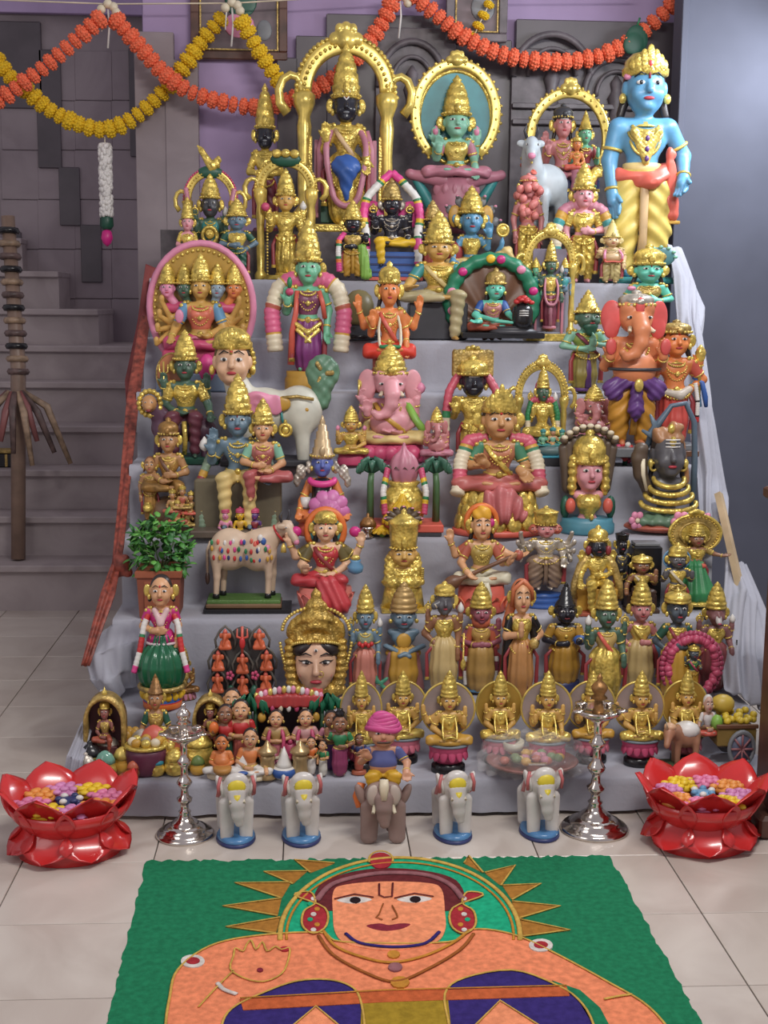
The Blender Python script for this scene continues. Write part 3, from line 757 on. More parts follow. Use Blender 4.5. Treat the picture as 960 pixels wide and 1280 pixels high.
# wrapped staff leaning on the stairs
staff = Fig('wrapped_staff', 'cloth wrapped wooden staff leaning against the grey stairs', 'staff')
staff.geo('pole', P('pale_wood', 134, 108, 92), tube([(0, 0, 0), (0.005, .1, .8), (-.03, .16, 1.42)], [.030, .032, .028], 10))
wrapm = P('brown_wrap', 96, 74, 70, var=.3, scale=30); wrap2 = P('beige_wrap', 158, 130, 104, var=.3, scale=30); redrag = P('faded_red_rag', 138, 78, 76)
for i, z in enumerate(np.linspace(.78, 1.36, 12)):
    staff.geo('wrap_band', [wrapm, wrap2, black][i % 3], ringg((.005 - .035*(z - .78)/.6, .098 + .06*(z - .78)/.6, z), (0, .1, 1), .034, .014, 12, 6))
for i in range(9):
    a = -1.3 + i*.33; rr = .13 + .03*(i % 3)
    staff.geo('rag_strip', [redrag, wrapm, wrap2][i % 3], tube([(.0 + .03*math.sin(a), .06 - .03*math.cos(a), .70), (rr*.7*math.sin(a), .06 - .08*math.cos(a), .64 - .02*(i % 2)), (rr*math.sin(a)*1.2, .06 - .1*math.cos(a), .50 - .05*(i % 3))], [.012, .016, .01], 6, flat=.3))
X_, Y_, Z_ = atY(20, 694, 5.46)
staff.build((X_, 5.50, atY(60, 706, SY)[2] + .001), 1.0, 0)
bx_ = Fig('ornate_box', 'small black and gold box on the stair beside the staff', 'box')
bx_.geo('body', black, boxg((0, 0, .035), (.06, .05, .034), .004), smooth=False); bx_.geo('lid', goldd, boxg((0, 0, .078), (.062, .052, .008), .003), smooth=False)
for s_ in (-1, 1): bx_.geo('gold_band', goldd, boxg((s_*.035, -.051, .035), (.006, .003, .03)), smooth=False)
X_, _, _ = atY(4, 636, 5.9); bx_.build((X_, SY + .19*2 + .12, atY(60, 587, SY + .38)[2]), .9)
# ---------------------------------------------------------------- statue parts
BAR = {}
def eye_geo(c, w, yaw=0.0):
    g = Geo()
    g.merge(ball(c, (w, w*.55, w*.5), 10, 6), mi=0)
    g.merge(ball((c[0], c[1] - w*.42, c[2]), (w*.45, w*.25, w*.45), 8, 5), mi=1)
    return g

def head_prims(c, hs, nose=1.0, chin=1.0):
    x, y, z = c; s = hs
    return [E((x, y, z), (.064*s, .070*s, .083*s), .02*s), E((x, y - .02*s, z - .045*s), (.047*s, .045*s, .042*s), .03*s),
            C((x, y - .066*s, z + .012*s), (x, y - .083*s*nose, z - .016*s), .006*s, .012*s, .012*s),
            E((x, y - .052*s, z - .068*s), (.020*s*chin, .018*s, .014*s), .015*s)] + \
           [E((x + q*.066*s, y + .004*s, z - .006*s), (.010*s, .018*s, .026*s), .008*s) for q in (-1, 1)] + \
           [E((x + q*.030*s, y - .052*s, z - .028*s), (.022*s, .018*s, .020*s), .02*s) for q in (-1, 1)]

def face(F, c, hs, tilak=None, brow=black, lips=lips_m, eyes=True, parent=None):
    x, y, z = c; s = hs
    if eyes:
        for q in (-1, 1):
            F.geo('eye', [white, black], eye_geo((x + q*.027*s, y - .0635*s, z + .008*s), .0155*s), parent)
            F.geo('eyebrow', brow, tube([(x + q*.010*s, y - .068*s, z + .034*s), (x + q*.028*s, y - .066*s, z + .041*s), (x + q*.048*s, y - .053*s, z + .026*s)], [.0022*s, .0036*s, .0018*s], 5), parent)
    F.geo('lips', lips, ball((x, y - .070*s, z - .043*s), (.019*s, .010*s, .0065*s), 10, 5), parent)
    if tilak == 'dot': F.geo('tilak', red, ball((x, y - .070*s, z + .036*s), (.006*s, .004*s, .008*s), 7, 5), parent)
    if tilak == 'line': F.geo('tilak', dred, tube([(x, y - .071*s, z + .02*s), (x, y - .067*s, z + .06*s)], .004*s, 5), parent)
    if tilak == 'namam':
        F.geo('tilak', white, tube([(x - .018*s, y - .063*s, z + .066*s), (x - .011*s, y - .070*s, z + .03*s), (x, y - .073*s, z + .018*s), (x + .011*s, y - .070*s, z + .03*s), (x + .018*s, y - .063*s, z + .066*s)], .0045*s, 6), parent)
        F.geo('tilak', red, tube([(x, y - .073*s, z + .03*s), (x, y - .066*s, z + .066*s)], .004*s, 5), parent)
    if tilak == 'ash':
        for k in range(3): F.geo('tilak', white, tube([(x - .03*s, y - .060*s, z + (.030 + .013*k)*s), (x, y - .071*s, z + (.030 + .013*k)*s), (x + .03*s, y - .060*s, z + (.030 + .013*k)*s)], .0032*s, 5), parent)

KIRITA = [(.070, -.012), (.078, -.008), (.080, .012), (.070, .018), (.074, .03), (.076, .055), (.066, .062), (.069, .075), (.064, .115), (.056, .122), (.059, .134), (.050, .170), (.042, .176), (.045, .186), (.031, .214), (.020, .220), (.026, .233), (.014, .250), (.004, .268)]
DOME = [(.070, -.012), (.078, -.008), (.080, .012), (.072, .018), (.078, .04), (.076, .075), (.060, .105), (.036, .122), (.018, .128), (.024, .142), (.012, .158), (.003, .168)]
CONE = [(.070, -.012), (.079, -.006), (.079, .012), (.066, .02), (.064, .05), (.054, .056), (.052, .10), (.042, .106), (.040, .15), (.030, .156), (.027, .19), (.016, .196), (.02, .206), (.010, .232), (.003, .25)]
POT = [(.068, -.010), (.076, -.004), (.080, .03), (.084, .08), (.086, .12), (.092, .128), (.090, .142), (.066, .150), (.036, .172), (.016, .178), (.020, .19), (.004, .204)]
def crown(F, c, hs, kind='kirita', h=1.0, w=1.0, mat=None, parent=None, gems=True):
    mat = mat or gold
    pr = {'kirita': KIRITA, 'dome': DOME, 'cone': CONE, 'pot': POT}[kind]
    zb = c[2] + .042*hs
    p = F.geo('crown', mat, lathe([(r*hs*w, zb + z*hs*h) for r, z in pr], 24, c[0], c[1] + .004, rib=.035, ribn=12), parent)
    if gems:
        F.geo('crown_beading', goldp, beads([(c[0] + .080*hs*w*math.cos(a), c[1] + .004 + .080*hs*w*math.sin(a), zb + .004*hs) for a in np.linspace(math.pi, 2*math.pi, 11)], .0085*hs, 6, 4), p)
        F.geo('crown_jewel', mat, ball((c[0], c[1] - .080*hs*w, zb + .036*hs*h), (.02*hs*w, .012*hs, .034*hs*h), 8, 5), p)
    return p
def tiara(F, c, hs, mat=None, h=1.0, n=7, fan=1.0, parent=None):
    """crown with upright leaf plates across the brow"""
    mat = mat or gold; zb = c[2] + .045*hs
    p = F.geo('crown', mat, lathe([(.067*hs, zb - .012*hs), (.076*hs, zb - .006*hs), (.077*hs, zb + .014*hs), (.070*hs, zb + .02*hs), (.068*hs, zb + .04*hs), (.045*hs, zb + .064*hs), (.01*hs, zb + .074*hs)], 22, c[0], c[1] + .004), parent)
    for i in range(n):
        a = -math.pi/2 + (i - (n - 1)/2)*(1.9/n)*fan; k = 1 - abs(i - (n - 1)/2)/(n*.75)
        g = ball((0, 0, .032*hs*h*k), (.016*hs, .006*hs, .042*hs*h*k), 8, 6)
        rotz(g, a + math.pi/2, (c[0] + .074*hs*math.cos(a), c[1] + .004 + .074*hs*math.sin(a), zb + .006*hs))
        F.geo('crown_leaf', mat, g, p)
    return p

def hand(prims, h, d, n, s, detail):
    """palm plus fingers: h wrist point, d finger direction, n palm normal"""
    h = np.array(h, float); d = np.array(d, float); d /= np.linalg.norm(d); n = np.array(n, float)
    n -= d*np.dot(n, d); n /= np.linalg.norm(n) + 1e-9; side = np.cross(d, n)
    pc = h + d*.026*s
    prims.append(C(tuple(h), tuple(pc), .020*s, .022*s, .012))
    if detail:
        for i, f in enumerate((-1.5, -.5, .5, 1.5)):
            L = (.046, .054, .050, .040)[i]*s; b = pc + side*f*.0125*s + d*.008*s
            m = b + d*L*.55; e = b + d*L + n*.008*s
            prims += [C(tuple(b), tuple(m), .0085*s, .008*s, .003), C(tuple(m), tuple(e), .008*s, .0062*s, .003)]
        tb = pc - side*.02*s - d*.008*s; te = tb - side*.018*s + d*.026*s + n*.008*s
        prims.append(C(tuple(tb), tuple(te), .009*s, .007*s, .005))
    else:
        prims.append(E(tuple(pc + d*.028*s), (.022*s, .014*s, .026*s), .01))

ARMS = {'down': ((.168, .01, .12), (.155, -.045, -.02), (0, -.2, -1), (0.6, -.6, 0)), 'bless': ((.178, .0, .115), (.168, -.095, .18), (0, -.15, 1), (0, -1, 0)),
        'give': ((.172, 0, .11), (.165, -.12, .04), (0, -.25, -1), (0, -1, 0)), 'belly': ((.190, .0, .115), (.075, -.10, .09), (-1, -.25, .1), (0, 1, 0)),
        'hip': ((.225, .03, .125), (.12, -.03, .05), (-.6, -.4, -.6), (0, 1, 0)), 'up': ((.185, .045, .15), (.190, .0, .265), (0, -.1, 1), (0, -1, 0)),
        'wide': ((.25, .03, .17), (.30, .0, .29), (.1, -.1, 1), (0, -1, 0)), 'knee': ((.200, -.03, .10), (.225, -.13, .02), (.1, -.8, -.5), (0, 0, 1)),
        'anjali': ((.175, -.03, .12), (.022, -.125, .15), (0, -.1, 1), (-1, 0, 0)), 'fwd': ((.165, -.04, .125), (.11, -.19, .15), (-.2, -1, .15), (0, 0, 1)),
        'lap': ((.185, -.01, .10), (.06, -.14, .035), (-1, -.2, 0), (0, 0, 1)), 'out': ((.23, -.01, .19), (.33, -.06, .17), (1, -.2, .2), (0, -.3, 1))}

def upper(F, o, skin, arms, hs=1.12, hd=(0, 0), top=None, sleeves=None, necklace='beads', belly=0.0, bust=0.0, nohead=False, extra=(), detail=True, belt=True, ornm=None, lips=lips_m, tilak=None, eyes=True, legs=(), rings=True):
    """torso, arms and head of a figure as one skin; o is the pelvis. Returns the head centre"""
    ornm = ornm or goldp
    q = lambda p: (p[0] + o[0], p[1] + o[1], p[2] + o[2])
    pr = [E(q((0, 0, .02)), (.105, .075, .065), .03), C(q((0, 0, .05)), q((0, 0, .13)), .076, .074, .03), E(q((0, -.005, .20)), (.112, .072, .088), .03),
          C(q((-.105, 0, .262)), q((.105, 0, .262)), .044, .044, .03), C(q((0, .005, .27)), q((0, 0, .34)), .036, .032, .02)]
    if belly: pr.append(E(q((0, -.03 - belly*.2, .10)), (.11 + belly*.4, .08 + belly*.5, .10 + belly*.35), .03))
    if bust: pr += [E(q((s*.042, -.055, .205)), (.034, .034, .034), .02) for s in (-1, 1)]
    hc = q((hd[0], hd[1] - .004, .345 + .072*hs))
    if not nohead: pr += head_prims(hc, hs)
    orn = Geo(); slv = []
    for side, pose in arms:
        sg = -1 if side == 'L' else 1
        e, h, d, n = ARMS[pose] if isinstance(pose, str) else pose
        m = lambda p: q((sg*p[0], p[1], p[2]))
        sh = q((sg*.122, 0, .258)); el = m(e); wr = m(h)
        pr += [C(sh, el, .044, .036, .02), C(el, wr, .036, .026, .015)]
        hand(pr, wr, (sg*d[0], d[1], d[2]), (sg*n[0], n[1], n[2]), hs*1.0, detail)
        a = np.array(sh); b = np.array(el); w = np.array(wr)
        if sleeves is not None: slv.append(C(tuple(a), tuple(a + (b - a)*.62), .051, .046, .02))
        if rings:
            F_r = [ringg(a + (b - a)*.66, b - a, .042, .0085), ringg(w + (b - w)*.14, w - b, .0285, .008)]
            F.parts_r = getattr(F, 'parts_r', []) + F_r
    pr += list(extra) + list(legs)
    F.sdf('body', skin, pr)
    for i, g in enumerate(getattr(F, 'parts_r', [])): F.geo('armlet' if i % 2 == 0 else 'bracelet', ornm, g)
    F.parts_r = []
    if top is not None:
        tp = [E(q((0, -.005, .20)), (.118, .078, .083), .03), C(q((-.09, 0, .255)), q((.09, 0, .255)), .046, .046, .03), C(q((0, -.002, .12)), q((0, 0, .17)), .081, .084, .03)]
        if bust: tp += [E(q((s*.042, -.058, .205)), (.037, .037, .037), .02) for s in (-1, 1)]
        if belly: tp.append(E(q((0, -.03 - belly*.2, .12)), (.114 + belly*.4, .084 + belly*.5, .09 + belly*.35), .03))
        F.sdf('blouse', top, tp)
    for c_ in slv: F.sdf('sleeve', sleeves, [c_])
    if necklace:
        y0 = -.076 - bust*.5 - belly*.3
        for k, (w, dz) in enumerate(((.062, .05), (.078, .11), (.072, .165))[:3 if detail else 2]):
            pts = [q((w*math.sin(a)*1.0, y0*(.55 + .5*math.cos(a)*.9) - (.018 if belly else .004), .285 - dz*(math.cos(a)*.5 + .5)**1.2)) for a in np.linspace(-1.5, 1.5, 13)]
            F.geo('necklace', ornm, beads(pts, .0095 - .001*k, 6, 4) if necklace == 'beads' else tube(pts, .010 - .001*k, 6))
        F.geo('pendant', ornm, ball(q((0, y0*1.02 - .012, .175)), (.018, .012, .022), 8, 5))
        F.geo('collar', ornm, lathe([(.044, .276 + o[2]), (.060, .268 + o[2]), (.072, .258 + o[2]), (.058, .262 + o[2]), (.043, .284 + o[2])], 18, o[0], o[1] - .004, 1.0, 1.0))
    if belt: F.geo('belt', ornm, tube([q(((.092 + belly*.3)*math.cos(a), (.082 + belly*.35)*math.sin(a), .055 - .012*abs(math.sin(a)))) for a in np.linspace(0, 2*math.pi, 21)[:-1]], .012, 6, True))
    if not nohead:
        face(F, hc, hs, tilak, lips=lips, eyes=eyes)
        for s in (-1, 1): F.geo('earring', ornm, ball((hc[0] + s*.074*hs, hc[1] - .01, hc[2] - .038*hs), (.013*hs, .012*hs, .018*hs), 7, 5))
    return hc

def pleat(n=9, amp=.006):
    return lambda x, y, z: amp*np.sin(np.arctan2(y, x + 1e-5)*n)
def swag(f=60, amp=.005, k=.9):
    return lambda x, y, z: amp*np.sin(f*(z + k*np.abs(x))) + 0*y

def leg_stand(F, o, dress, skin, kind='dhoti', length=.46, trim=None, w=1.0, hip=0.0):
    """standing legs below pelvis; returns skin prims for the feet and legs"""
    q = lambda x, y, z: (o[0] + x, o[1] + y, o[2] + z)
    L = length
    feet = []
    for s in (-1, 1):
        feet += [C(q(s*.055, 0, 0), q(s*.058, -.004, -L*.5), .045, .036, .02), C(q(s*.058, -.004, -L*.5), q(s*.055, .008, -L + .03), .036, .024, .02),
                 C(q(s*.055, .01, -L + .018), q(s*.064, -.062, -L + .012), .024, .018, .015)]
    if kind == 'dhoti':
        pr = [E(q(0, 0, .015), (.108*w, .082, .06), .03)]
        for s in (-1, 1): pr += [C(q(s*.055*w, -.004, -.03), q(s*.062*w, -.008, -L*.5), .064*w, .056*w, .03), C(q(s*.062*w, -.008, -L*.5), q(s*.060*w, 0, -L + .06), .056*w, .042*w, .02)]
        F.sdf('dhoti', dress, pr, disp=swag(75, .0045))
        F.geo('front_pleat', trim or dress, tube([q(0, -.082, .03), q(0, -.084, -.06), q(.004, -.072, -L*.55), q(0, -.062, -L + .07)], [.018, .022, .02, .026], 8, flat=.6))
    else:
        fl = 1.5 if kind == 'skirt' else 1.0
        pr = [E(q(0, 0, .015), (.104*w, .080, .06), .03), C(q(0, 0, -.02), q(0, -.004, -L*.55), .092*w, .098*fl*w, .03), C(q(0, -.004, -L*.55), q(0, 0, -L + .06 if kind != 'skirt' else -L + .10), .098*fl*w, .092*fl*w, .03)]
        F.sdf('skirt' if kind == 'skirt' else 'sari', dress, pr, disp=pleat(16 if kind == 'skirt' else 11, .006))
        if trim:
            r = .098*fl*w; zz = -L + .005 if kind != 'skirt' else -L + .05
            F.geo('hem', trim, lathe([(r*.95, o[2] + zz - .02), (r*1.03, o[2] + zz - .015), (r*1.05, o[2] + zz + .012), (r*.97, o[2] + zz + .02)], 20, o[0], o[1] - .002))
            F.geo('front_pleat', trim, tube([q(0, -.085, .03), q(0, -.098*fl*w - .002, -L*.4), q(0, -.098*fl*w, -L + .03)], [.02, .026, .03], 8, flat=.45))
    return feet

def leg_lotus(F, o, dress, skin, w=1.0, swagf=70):
    q = lambda x, y, z: (o[0] + x, o[1] + y, o[2] + z)
    pr = [E(q(0, 0, 0), (.11, .085, .065), .03)]
    feet = []
    for s in (-1, 1):
        pr += [C(q(s*.06, -.02, -.01), q(s*.235*w, -.10, -.025), .068, .056, .03), C(q(s*.235*w, -.10, -.025), q(s*.02, -.185, -.032), .053, .040, .03)]
        feet += [C(q(s*.02, -.185, -.03), q(-s*.075, -.185, -.015), .026, .020, .01), E(q(-s*.105, -.185, -.008), (.03, .018, .016), .01)]
    F.sdf('dhoti', dress, pr, disp=swag(swagf, .004, .5))
    return feet

def leg_lalita(F, o, dress, skin, side=1, drop=.30, dispf=70):
    """one leg folded on the seat, the other hanging"""
    q = lambda x, y, z: (o[0] + x, o[1] + y, o[2] + z)
    s = side
    pr = [E(q(0, 0, 0), (.11, .085, .065), .03), C(q(-s*.06, -.02, -.01), q(-s*.235, -.11, -.02), .068, .055, .03), C(q(-s*.235, -.11, -.02), q(s*.0, -.18, -.035), .052, .038, .03),
          C(q(s*.06, -.02, -.01), q(s*.13, -.19, -.005), .068, .056, .03), C(q(s*.13, -.19, -.005), q(s*.11, -.175, -drop + .05), .054, .040, .02)]
    F.sdf('dhoti', dress, pr, disp=swag(dispf, .004, .4))
    return [C(q(s*.0, -.18, -.03), q(s*.085, -.185, -.02), .026, .018, .01), C(q(s*.11, -.175, -drop + .07), q(s*.11, -.172, -drop + .02), .026, .024, .01), C(q(s*.11, -.172, -drop + .015), q(s*.12, -.245, -drop + .010), .022, .016, .01)]

def leg_sit(F, o, dress, skin, drop=.28, spread=.10):
    q = lambda x, y, z: (o[0] + x, o[1] + y, o[2] + z)
    pr = [E(q(0, 0, 0), (.115, .09, .07), .03)]; feet = []
    for s in (-1, 1):
        pr += [C(q(s*.06, -.02, -.01), q(s*spread, -.20, .0), .072, .06, .03), C(q(s*spread, -.20, .0), q(s*(spread - .01), -.185, -drop + .05), .058, .044, .03)]
        feet += [C(q(s*(spread - .01), -.185, -drop + .07), q(s*(spread - .01), -.185, -drop + .02), .028, .024, .01), C(q(s*(spread - .01), -.185, -drop + .015), q(s*spread, -.26, -drop + .01), .023, .016, .01)]
    F.sdf('dhoti', dress, pr, disp=swag(80, .0045, .3))
    return feet

# --- stage pieces
def arch_path(cx, z0, z1, w, y, n=34, shape=1.0, foot=None):
    """horseshoe from the left foot up and over to the right foot"""
    R = w/2; zc = z1 - R*shape; pts = []
    if foot is not None: pts += [(cx - foot, y, z0)]
    else: pts += [(cx - R, y, z0)]
    pts += [(cx - R*math.cos(a), y, zc + R*shape*math.sin(a)) for a in np.linspace(-.35 if foot is not None else 0, math.pi + (.35 if foot is not None else 0), n)]
    pts += [(cx + (foot if foot is not None else R), y, z0)]
    return pts

def arch(F, cx, z0, z1, w, y=.07, band=.05, mat=None, bead=True, crest=True, shape=1.0, scroll=True, pillars=True, rim=None, a0=None):
    mat = mat or goldp
    b = band
    R = w/2 - b/2; pth = [(cx - R, y, z0 + (z1 - R*shape - z0)*t) for t in (0, .33, .66)] if pillars else []
    zc = z1 - R*shape - b/2
    if a0 is None: a0 = 0 if pillars else -.5
    ap = [(cx - R*math.cos(a), y, zc + R*shape*math.sin(a)) for a in np.linspace(a0, math.pi - a0, 34)]
    sec = [(-b/2, -.004), (-b*.36, -b*.30), (-b*.2, -b*.16), (0, -b*.36), (b*.2, -b*.16), (b*.36, -b*.30), (b/2, -.004), (b/2, b*.22), (-b/2, b*.22)]
    p = F.geo('arch', mat, sweep(ap, sec))
    if bead:
        op = [(cx - (R + b*.52)*math.cos(a), y - b*.1, zc + (R*shape + b*.52)*math.sin(a)) for a in np.linspace(a0, math.pi - a0, 33)]
        F.geo('arch_beading', rim or gold, beads(op, b*.19, 6, 4), p)
    F.geo('arch_beading', gold, beads([(cx - R*math.cos(a), y - b*.36, zc + R*shape*math.sin(a)) for a in np.linspace(a0, math.pi - a0, 25)], b*.13, 6, 4), p)
    if crest:
        k = b*1.5; t = z1 - b*.2
        F.sdf('arch_crest', mat, [E((cx, y - b*.25, t), (k*.45, k*.34, k*.42), .01), E((cx, y - b*.2, t + k*.48), (k*.26, k*.24, k*.26), .01), E((cx - k*.48, y - b*.2, t + k*.02), (k*.3, k*.24, k*.3), .008), E((cx + k*.48, y - b*.2, t + k*.02), (k*.3, k*.24, k*.3), .008), E((cx - k*.3, y - b*.3, t + k*.42), (k*.2, k*.2, k*.24), .006), E((cx + k*.3, y - b*.3, t + k*.42), (k*.2, k*.2, k*.24), .006), E((cx, y - b*.5, t - k*.1), (k*.18, k*.18, k*.14), .005)], p)
    if pillars:
        for s in (-1, 1):
            h = zc - z0; r = b*.5
            F.geo('arch_pillar', mat, lathe([(r*1.3, z0), (r*1.35, z0 + h*.06), (r*.8, z0 + h*.1), (r*.95, z0 + h*.3), (r*.8, z0 + h*.5), (r*1.0, z0 + h*.72), (r*.8, z0 + h*.8), (r*1.45, z0 + h*.9), (r*1.5, z0 + h*.97), (r*.9, z0 + h)], 12, cx + s*R, y), p)
    if scroll:
        for s in (-1, 1):
            c0 = np.array((cx + s*(R + b*.7), y - .004, zc - (0 if pillars else R*.42)))
            sp = [c0 + 1.35*np.array((s*b*(1.1 - .09*i)*math.cos(i*.62 - 1.2)*.8, 0, b*(1.1 - .09*i)*math.sin(i*.62 - 1.2))) for i in range(11)]
            F.geo('arch_scroll', mat, tube(sp, [b*.34*(1 - .055*i) for i in range(11)], 7), p)
    return p

def disc(F, c, R, y=.06, th=.02, face_m=None, rim_m=None, sz=1.0, beadn=0, bead_m=None, rimw=.12, nm='halo'):
    n = 36
    ring = lambda r, yy: [(c[0] + r*math.cos(2*math.pi*i/n), yy, c[1] + r*sz*math.sin(2*math.pi*i/n)) for i in range(n)]
    V = ring(R*.97, y) + ring(R*.97, y + th) + [(c[0], y, c[1]), (c[0], y + th, c[1])]
    P_ = [(i, (i + 1) % n, n + (i + 1) % n, n + i) for i in range(n)] + [(2*n, (i + 1) % n, i) for i in range(n)] + [(2*n + 1, n + i, n + (i + 1) % n) for i in range(n)]
    p = F.geo(nm, face_m, Geo().add(V, P_), smooth=False)
    F.geo(nm + '_rim', rim_m, tube(ring(R*(1 - rimw/2), y + th*.3), R*rimw/2, 8, True), p)
    if beadn: F.geo(nm + '_beading', bead_m or rim_m, beads([(c[0] + R*(1 - rimw*1.25)*math.cos(a), y - .004, c[1] + R*sz*(1 - rimw*1.25)*math.sin(a)) for a in np.linspace(0, 2*math.pi, beadn + 1)[:-1]], R*.035, 6, 4), p)
    return p

def garland(F, pts, r, cols, bands, parent=None, nm='garland'):
    """flower garland: tube through pts in colour bands [(slot, share)]"""
    P_ = np.array(pts, float); d = np.concatenate([[0], np.cumsum(np.linalg.norm(np.diff(P_, axis=0), axis=1))])
    n = 46; t = np.linspace(0, d[-1], n); Q = np.stack([np.interp(t, d, P_[:, i]) for i in range(3)], 1)
    for _ in range(3): Q[1:-1] = (Q[:-2] + 2*Q[1:-1] + Q[2:])/4
    cum = np.cumsum([b for _, b in bands]); cum = cum/cum[-1]
    mis = [bands[int(np.searchsorted(cum, min(.999, (i + .5)/(n - 1))))][0] for i in range(n - 1)]
    return F.geo(nm, cols, tube(Q, [r*(1 + .08*math.sin(i*2.2)) for i in range(n)], 9, mis=mis), parent)

def base_round(F, z, h, r, mat, mat2=None, lotus=None, sy=.75, nm='base'):
    p = F.geo(nm, mat, lathe([(r*1.0, z), (r*1.02, z + h*.15), (r*1.02, z + h*.6), (r*.95, z + h*.75), (r*.95, z + h)], 28, 0, 0, 1, sy))
    if lotus:
        for i in range(14):
            a = 2*math.pi*i/14; g = ball((0, 0, 0), (r*.20, r*.09, h*.62), 8, 6)
            rotx(g, -.35); rotz(g, a + math.pi/2, (r*.93*math.cos(a), r*.93*sy*math.sin(a), z + h*.62))
            F.geo('lotus_petal', lotus, g, p)
    return p
def base_box(F, z, h, w, d, mats, n=2, y=0, nm='base'):
    p = None
    for i in range(n):
        k = 1 - .08*i; hh = h/n
        q = F.geo(nm, mats[i % len(mats)], boxg((0, y, z + hh*(i + .5)), (w/2*k, d/2*k, hh/2), .006), p, smooth=False)
        p = q if p is None else p

def item(F, kind, at, s=1.0, mat=None):
    x, y, z = at
    if kind == 'disc':
        p = F.geo('discus', mat or gold, ringg((x, y, z + .045*s), (0, 1, 0), .030*s, .009*s, 16, 6))
        F.geo('discus_hub', mat or gold, ball((x, y, z + .045*s), (.02*s, .008*s, .02*s)), p)
        F.geo('discus_flame', mat or gold, ball((x, y, z + .085*s), (.010*s, .006*s, .018*s), 6, 4), p)
    elif kind == 'conch':
        F.geo('conch', mat or white, lathe([(.004*s, z), (.022*s, z + .015*s), (.03*s, z + .035*s), (.022*s, z + .06*s), (.012*s, z + .075*s), (.002*s, z + .09*s)], 10, x, y, rib=.1, ribn=4))
    elif kind == 'lotus':
        p = F.geo('lotus_bud', mat or lpink, lathe([(.004*s, z), (.02*s, z + .02*s), (.026*s, z + .045*s), (.016*s, z + .07*s), (.002*s, z + .085*s)], 10, x, y, rib=.15, ribn=5))
    elif kind == 'trident':
        F.geo('trident', mat or goldp, tube([(x, y, z - .25*s), (x, y, z + .12*s)], .007*s, 6))
        for q in (-1, 1): F.geo('trident', mat or goldp, tube([(x, y, z + .03*s), (x + q*.03*s, y, z + .05*s), (x + q*.03*s, y, z + .10*s)], .006*s, 6))
    elif kind == 'mace':
        F.geo('mace', mat or gold, lathe([(.012*s, z - .3*s), (.010*s, z - .05*s), (.03*s, z - .02*s), (.034*s, z + .02*s), (.02*s, z + .05*s), (.004*s, z + .07*s)], 10, x, y))
    elif kind == 'axe':
        F.geo('axe', mat or goldp, tube([(x, y, z - .05*s), (x, y, z + .1*s)], .007*s, 6)); F.geo('axe', mat or goldp, ball((x + .018*s, y, z + .07*s), (.024*s, .006*s, .026*s)))

def hairback(F, hc, hs, long=.0, mat=None):
    pr = [E((hc[0], hc[1] + .018*hs, hc[2] + .012*hs), (.070*hs, .064*hs, .082*hs), .02)]
    if long: pr += [C((hc[0] - .055*hs, hc[1] + .03, hc[2] - .03), (hc[0] - .075*hs, hc[1] + .03, hc[2] - long), .024, .02, .02), C((hc[0] + .055*hs, hc[1] + .03, hc[2] - .03), (hc[0] + .075*hs, hc[1] + .03, hc[2] - long), .024, .02, .02)]
    F.sdf('hair', mat or hair, pr)

def hoods(F, c, n, R, w, mat, tip, y=.06, a0=.35):
    """cobra hoods fanned behind a head"""
    p = None
    for i in range(n):
        a = a0 + (math.pi - 2*a0)*i/(n - 1) if n > 1 else math.pi/2
        e = (c[0] - R*math.cos(a), y - .03, c[2] + R*math.sin(a))
        q = F.sdf('cobra_hood', mat, [C((c[0], y + .01, c[2] - .05), (c[0] - R*.6*math.cos(a), y + .005, c[2] + R*.6*math.sin(a)), w*.5, w*.62, .02), E((c[0] - R*.85*math.cos(a), y, c[2] + R*.85*math.sin(a)), (w*.7, w*.4, w*.8), .02), E(e, (w*.34, w*.42, w*.3), .012)])
        F.geo('cobra_head', tip, ball((e[0], e[1] - w*.1, e[2] + w*.12), (w*.3, w*.34, w*.22), 8, 5), q)

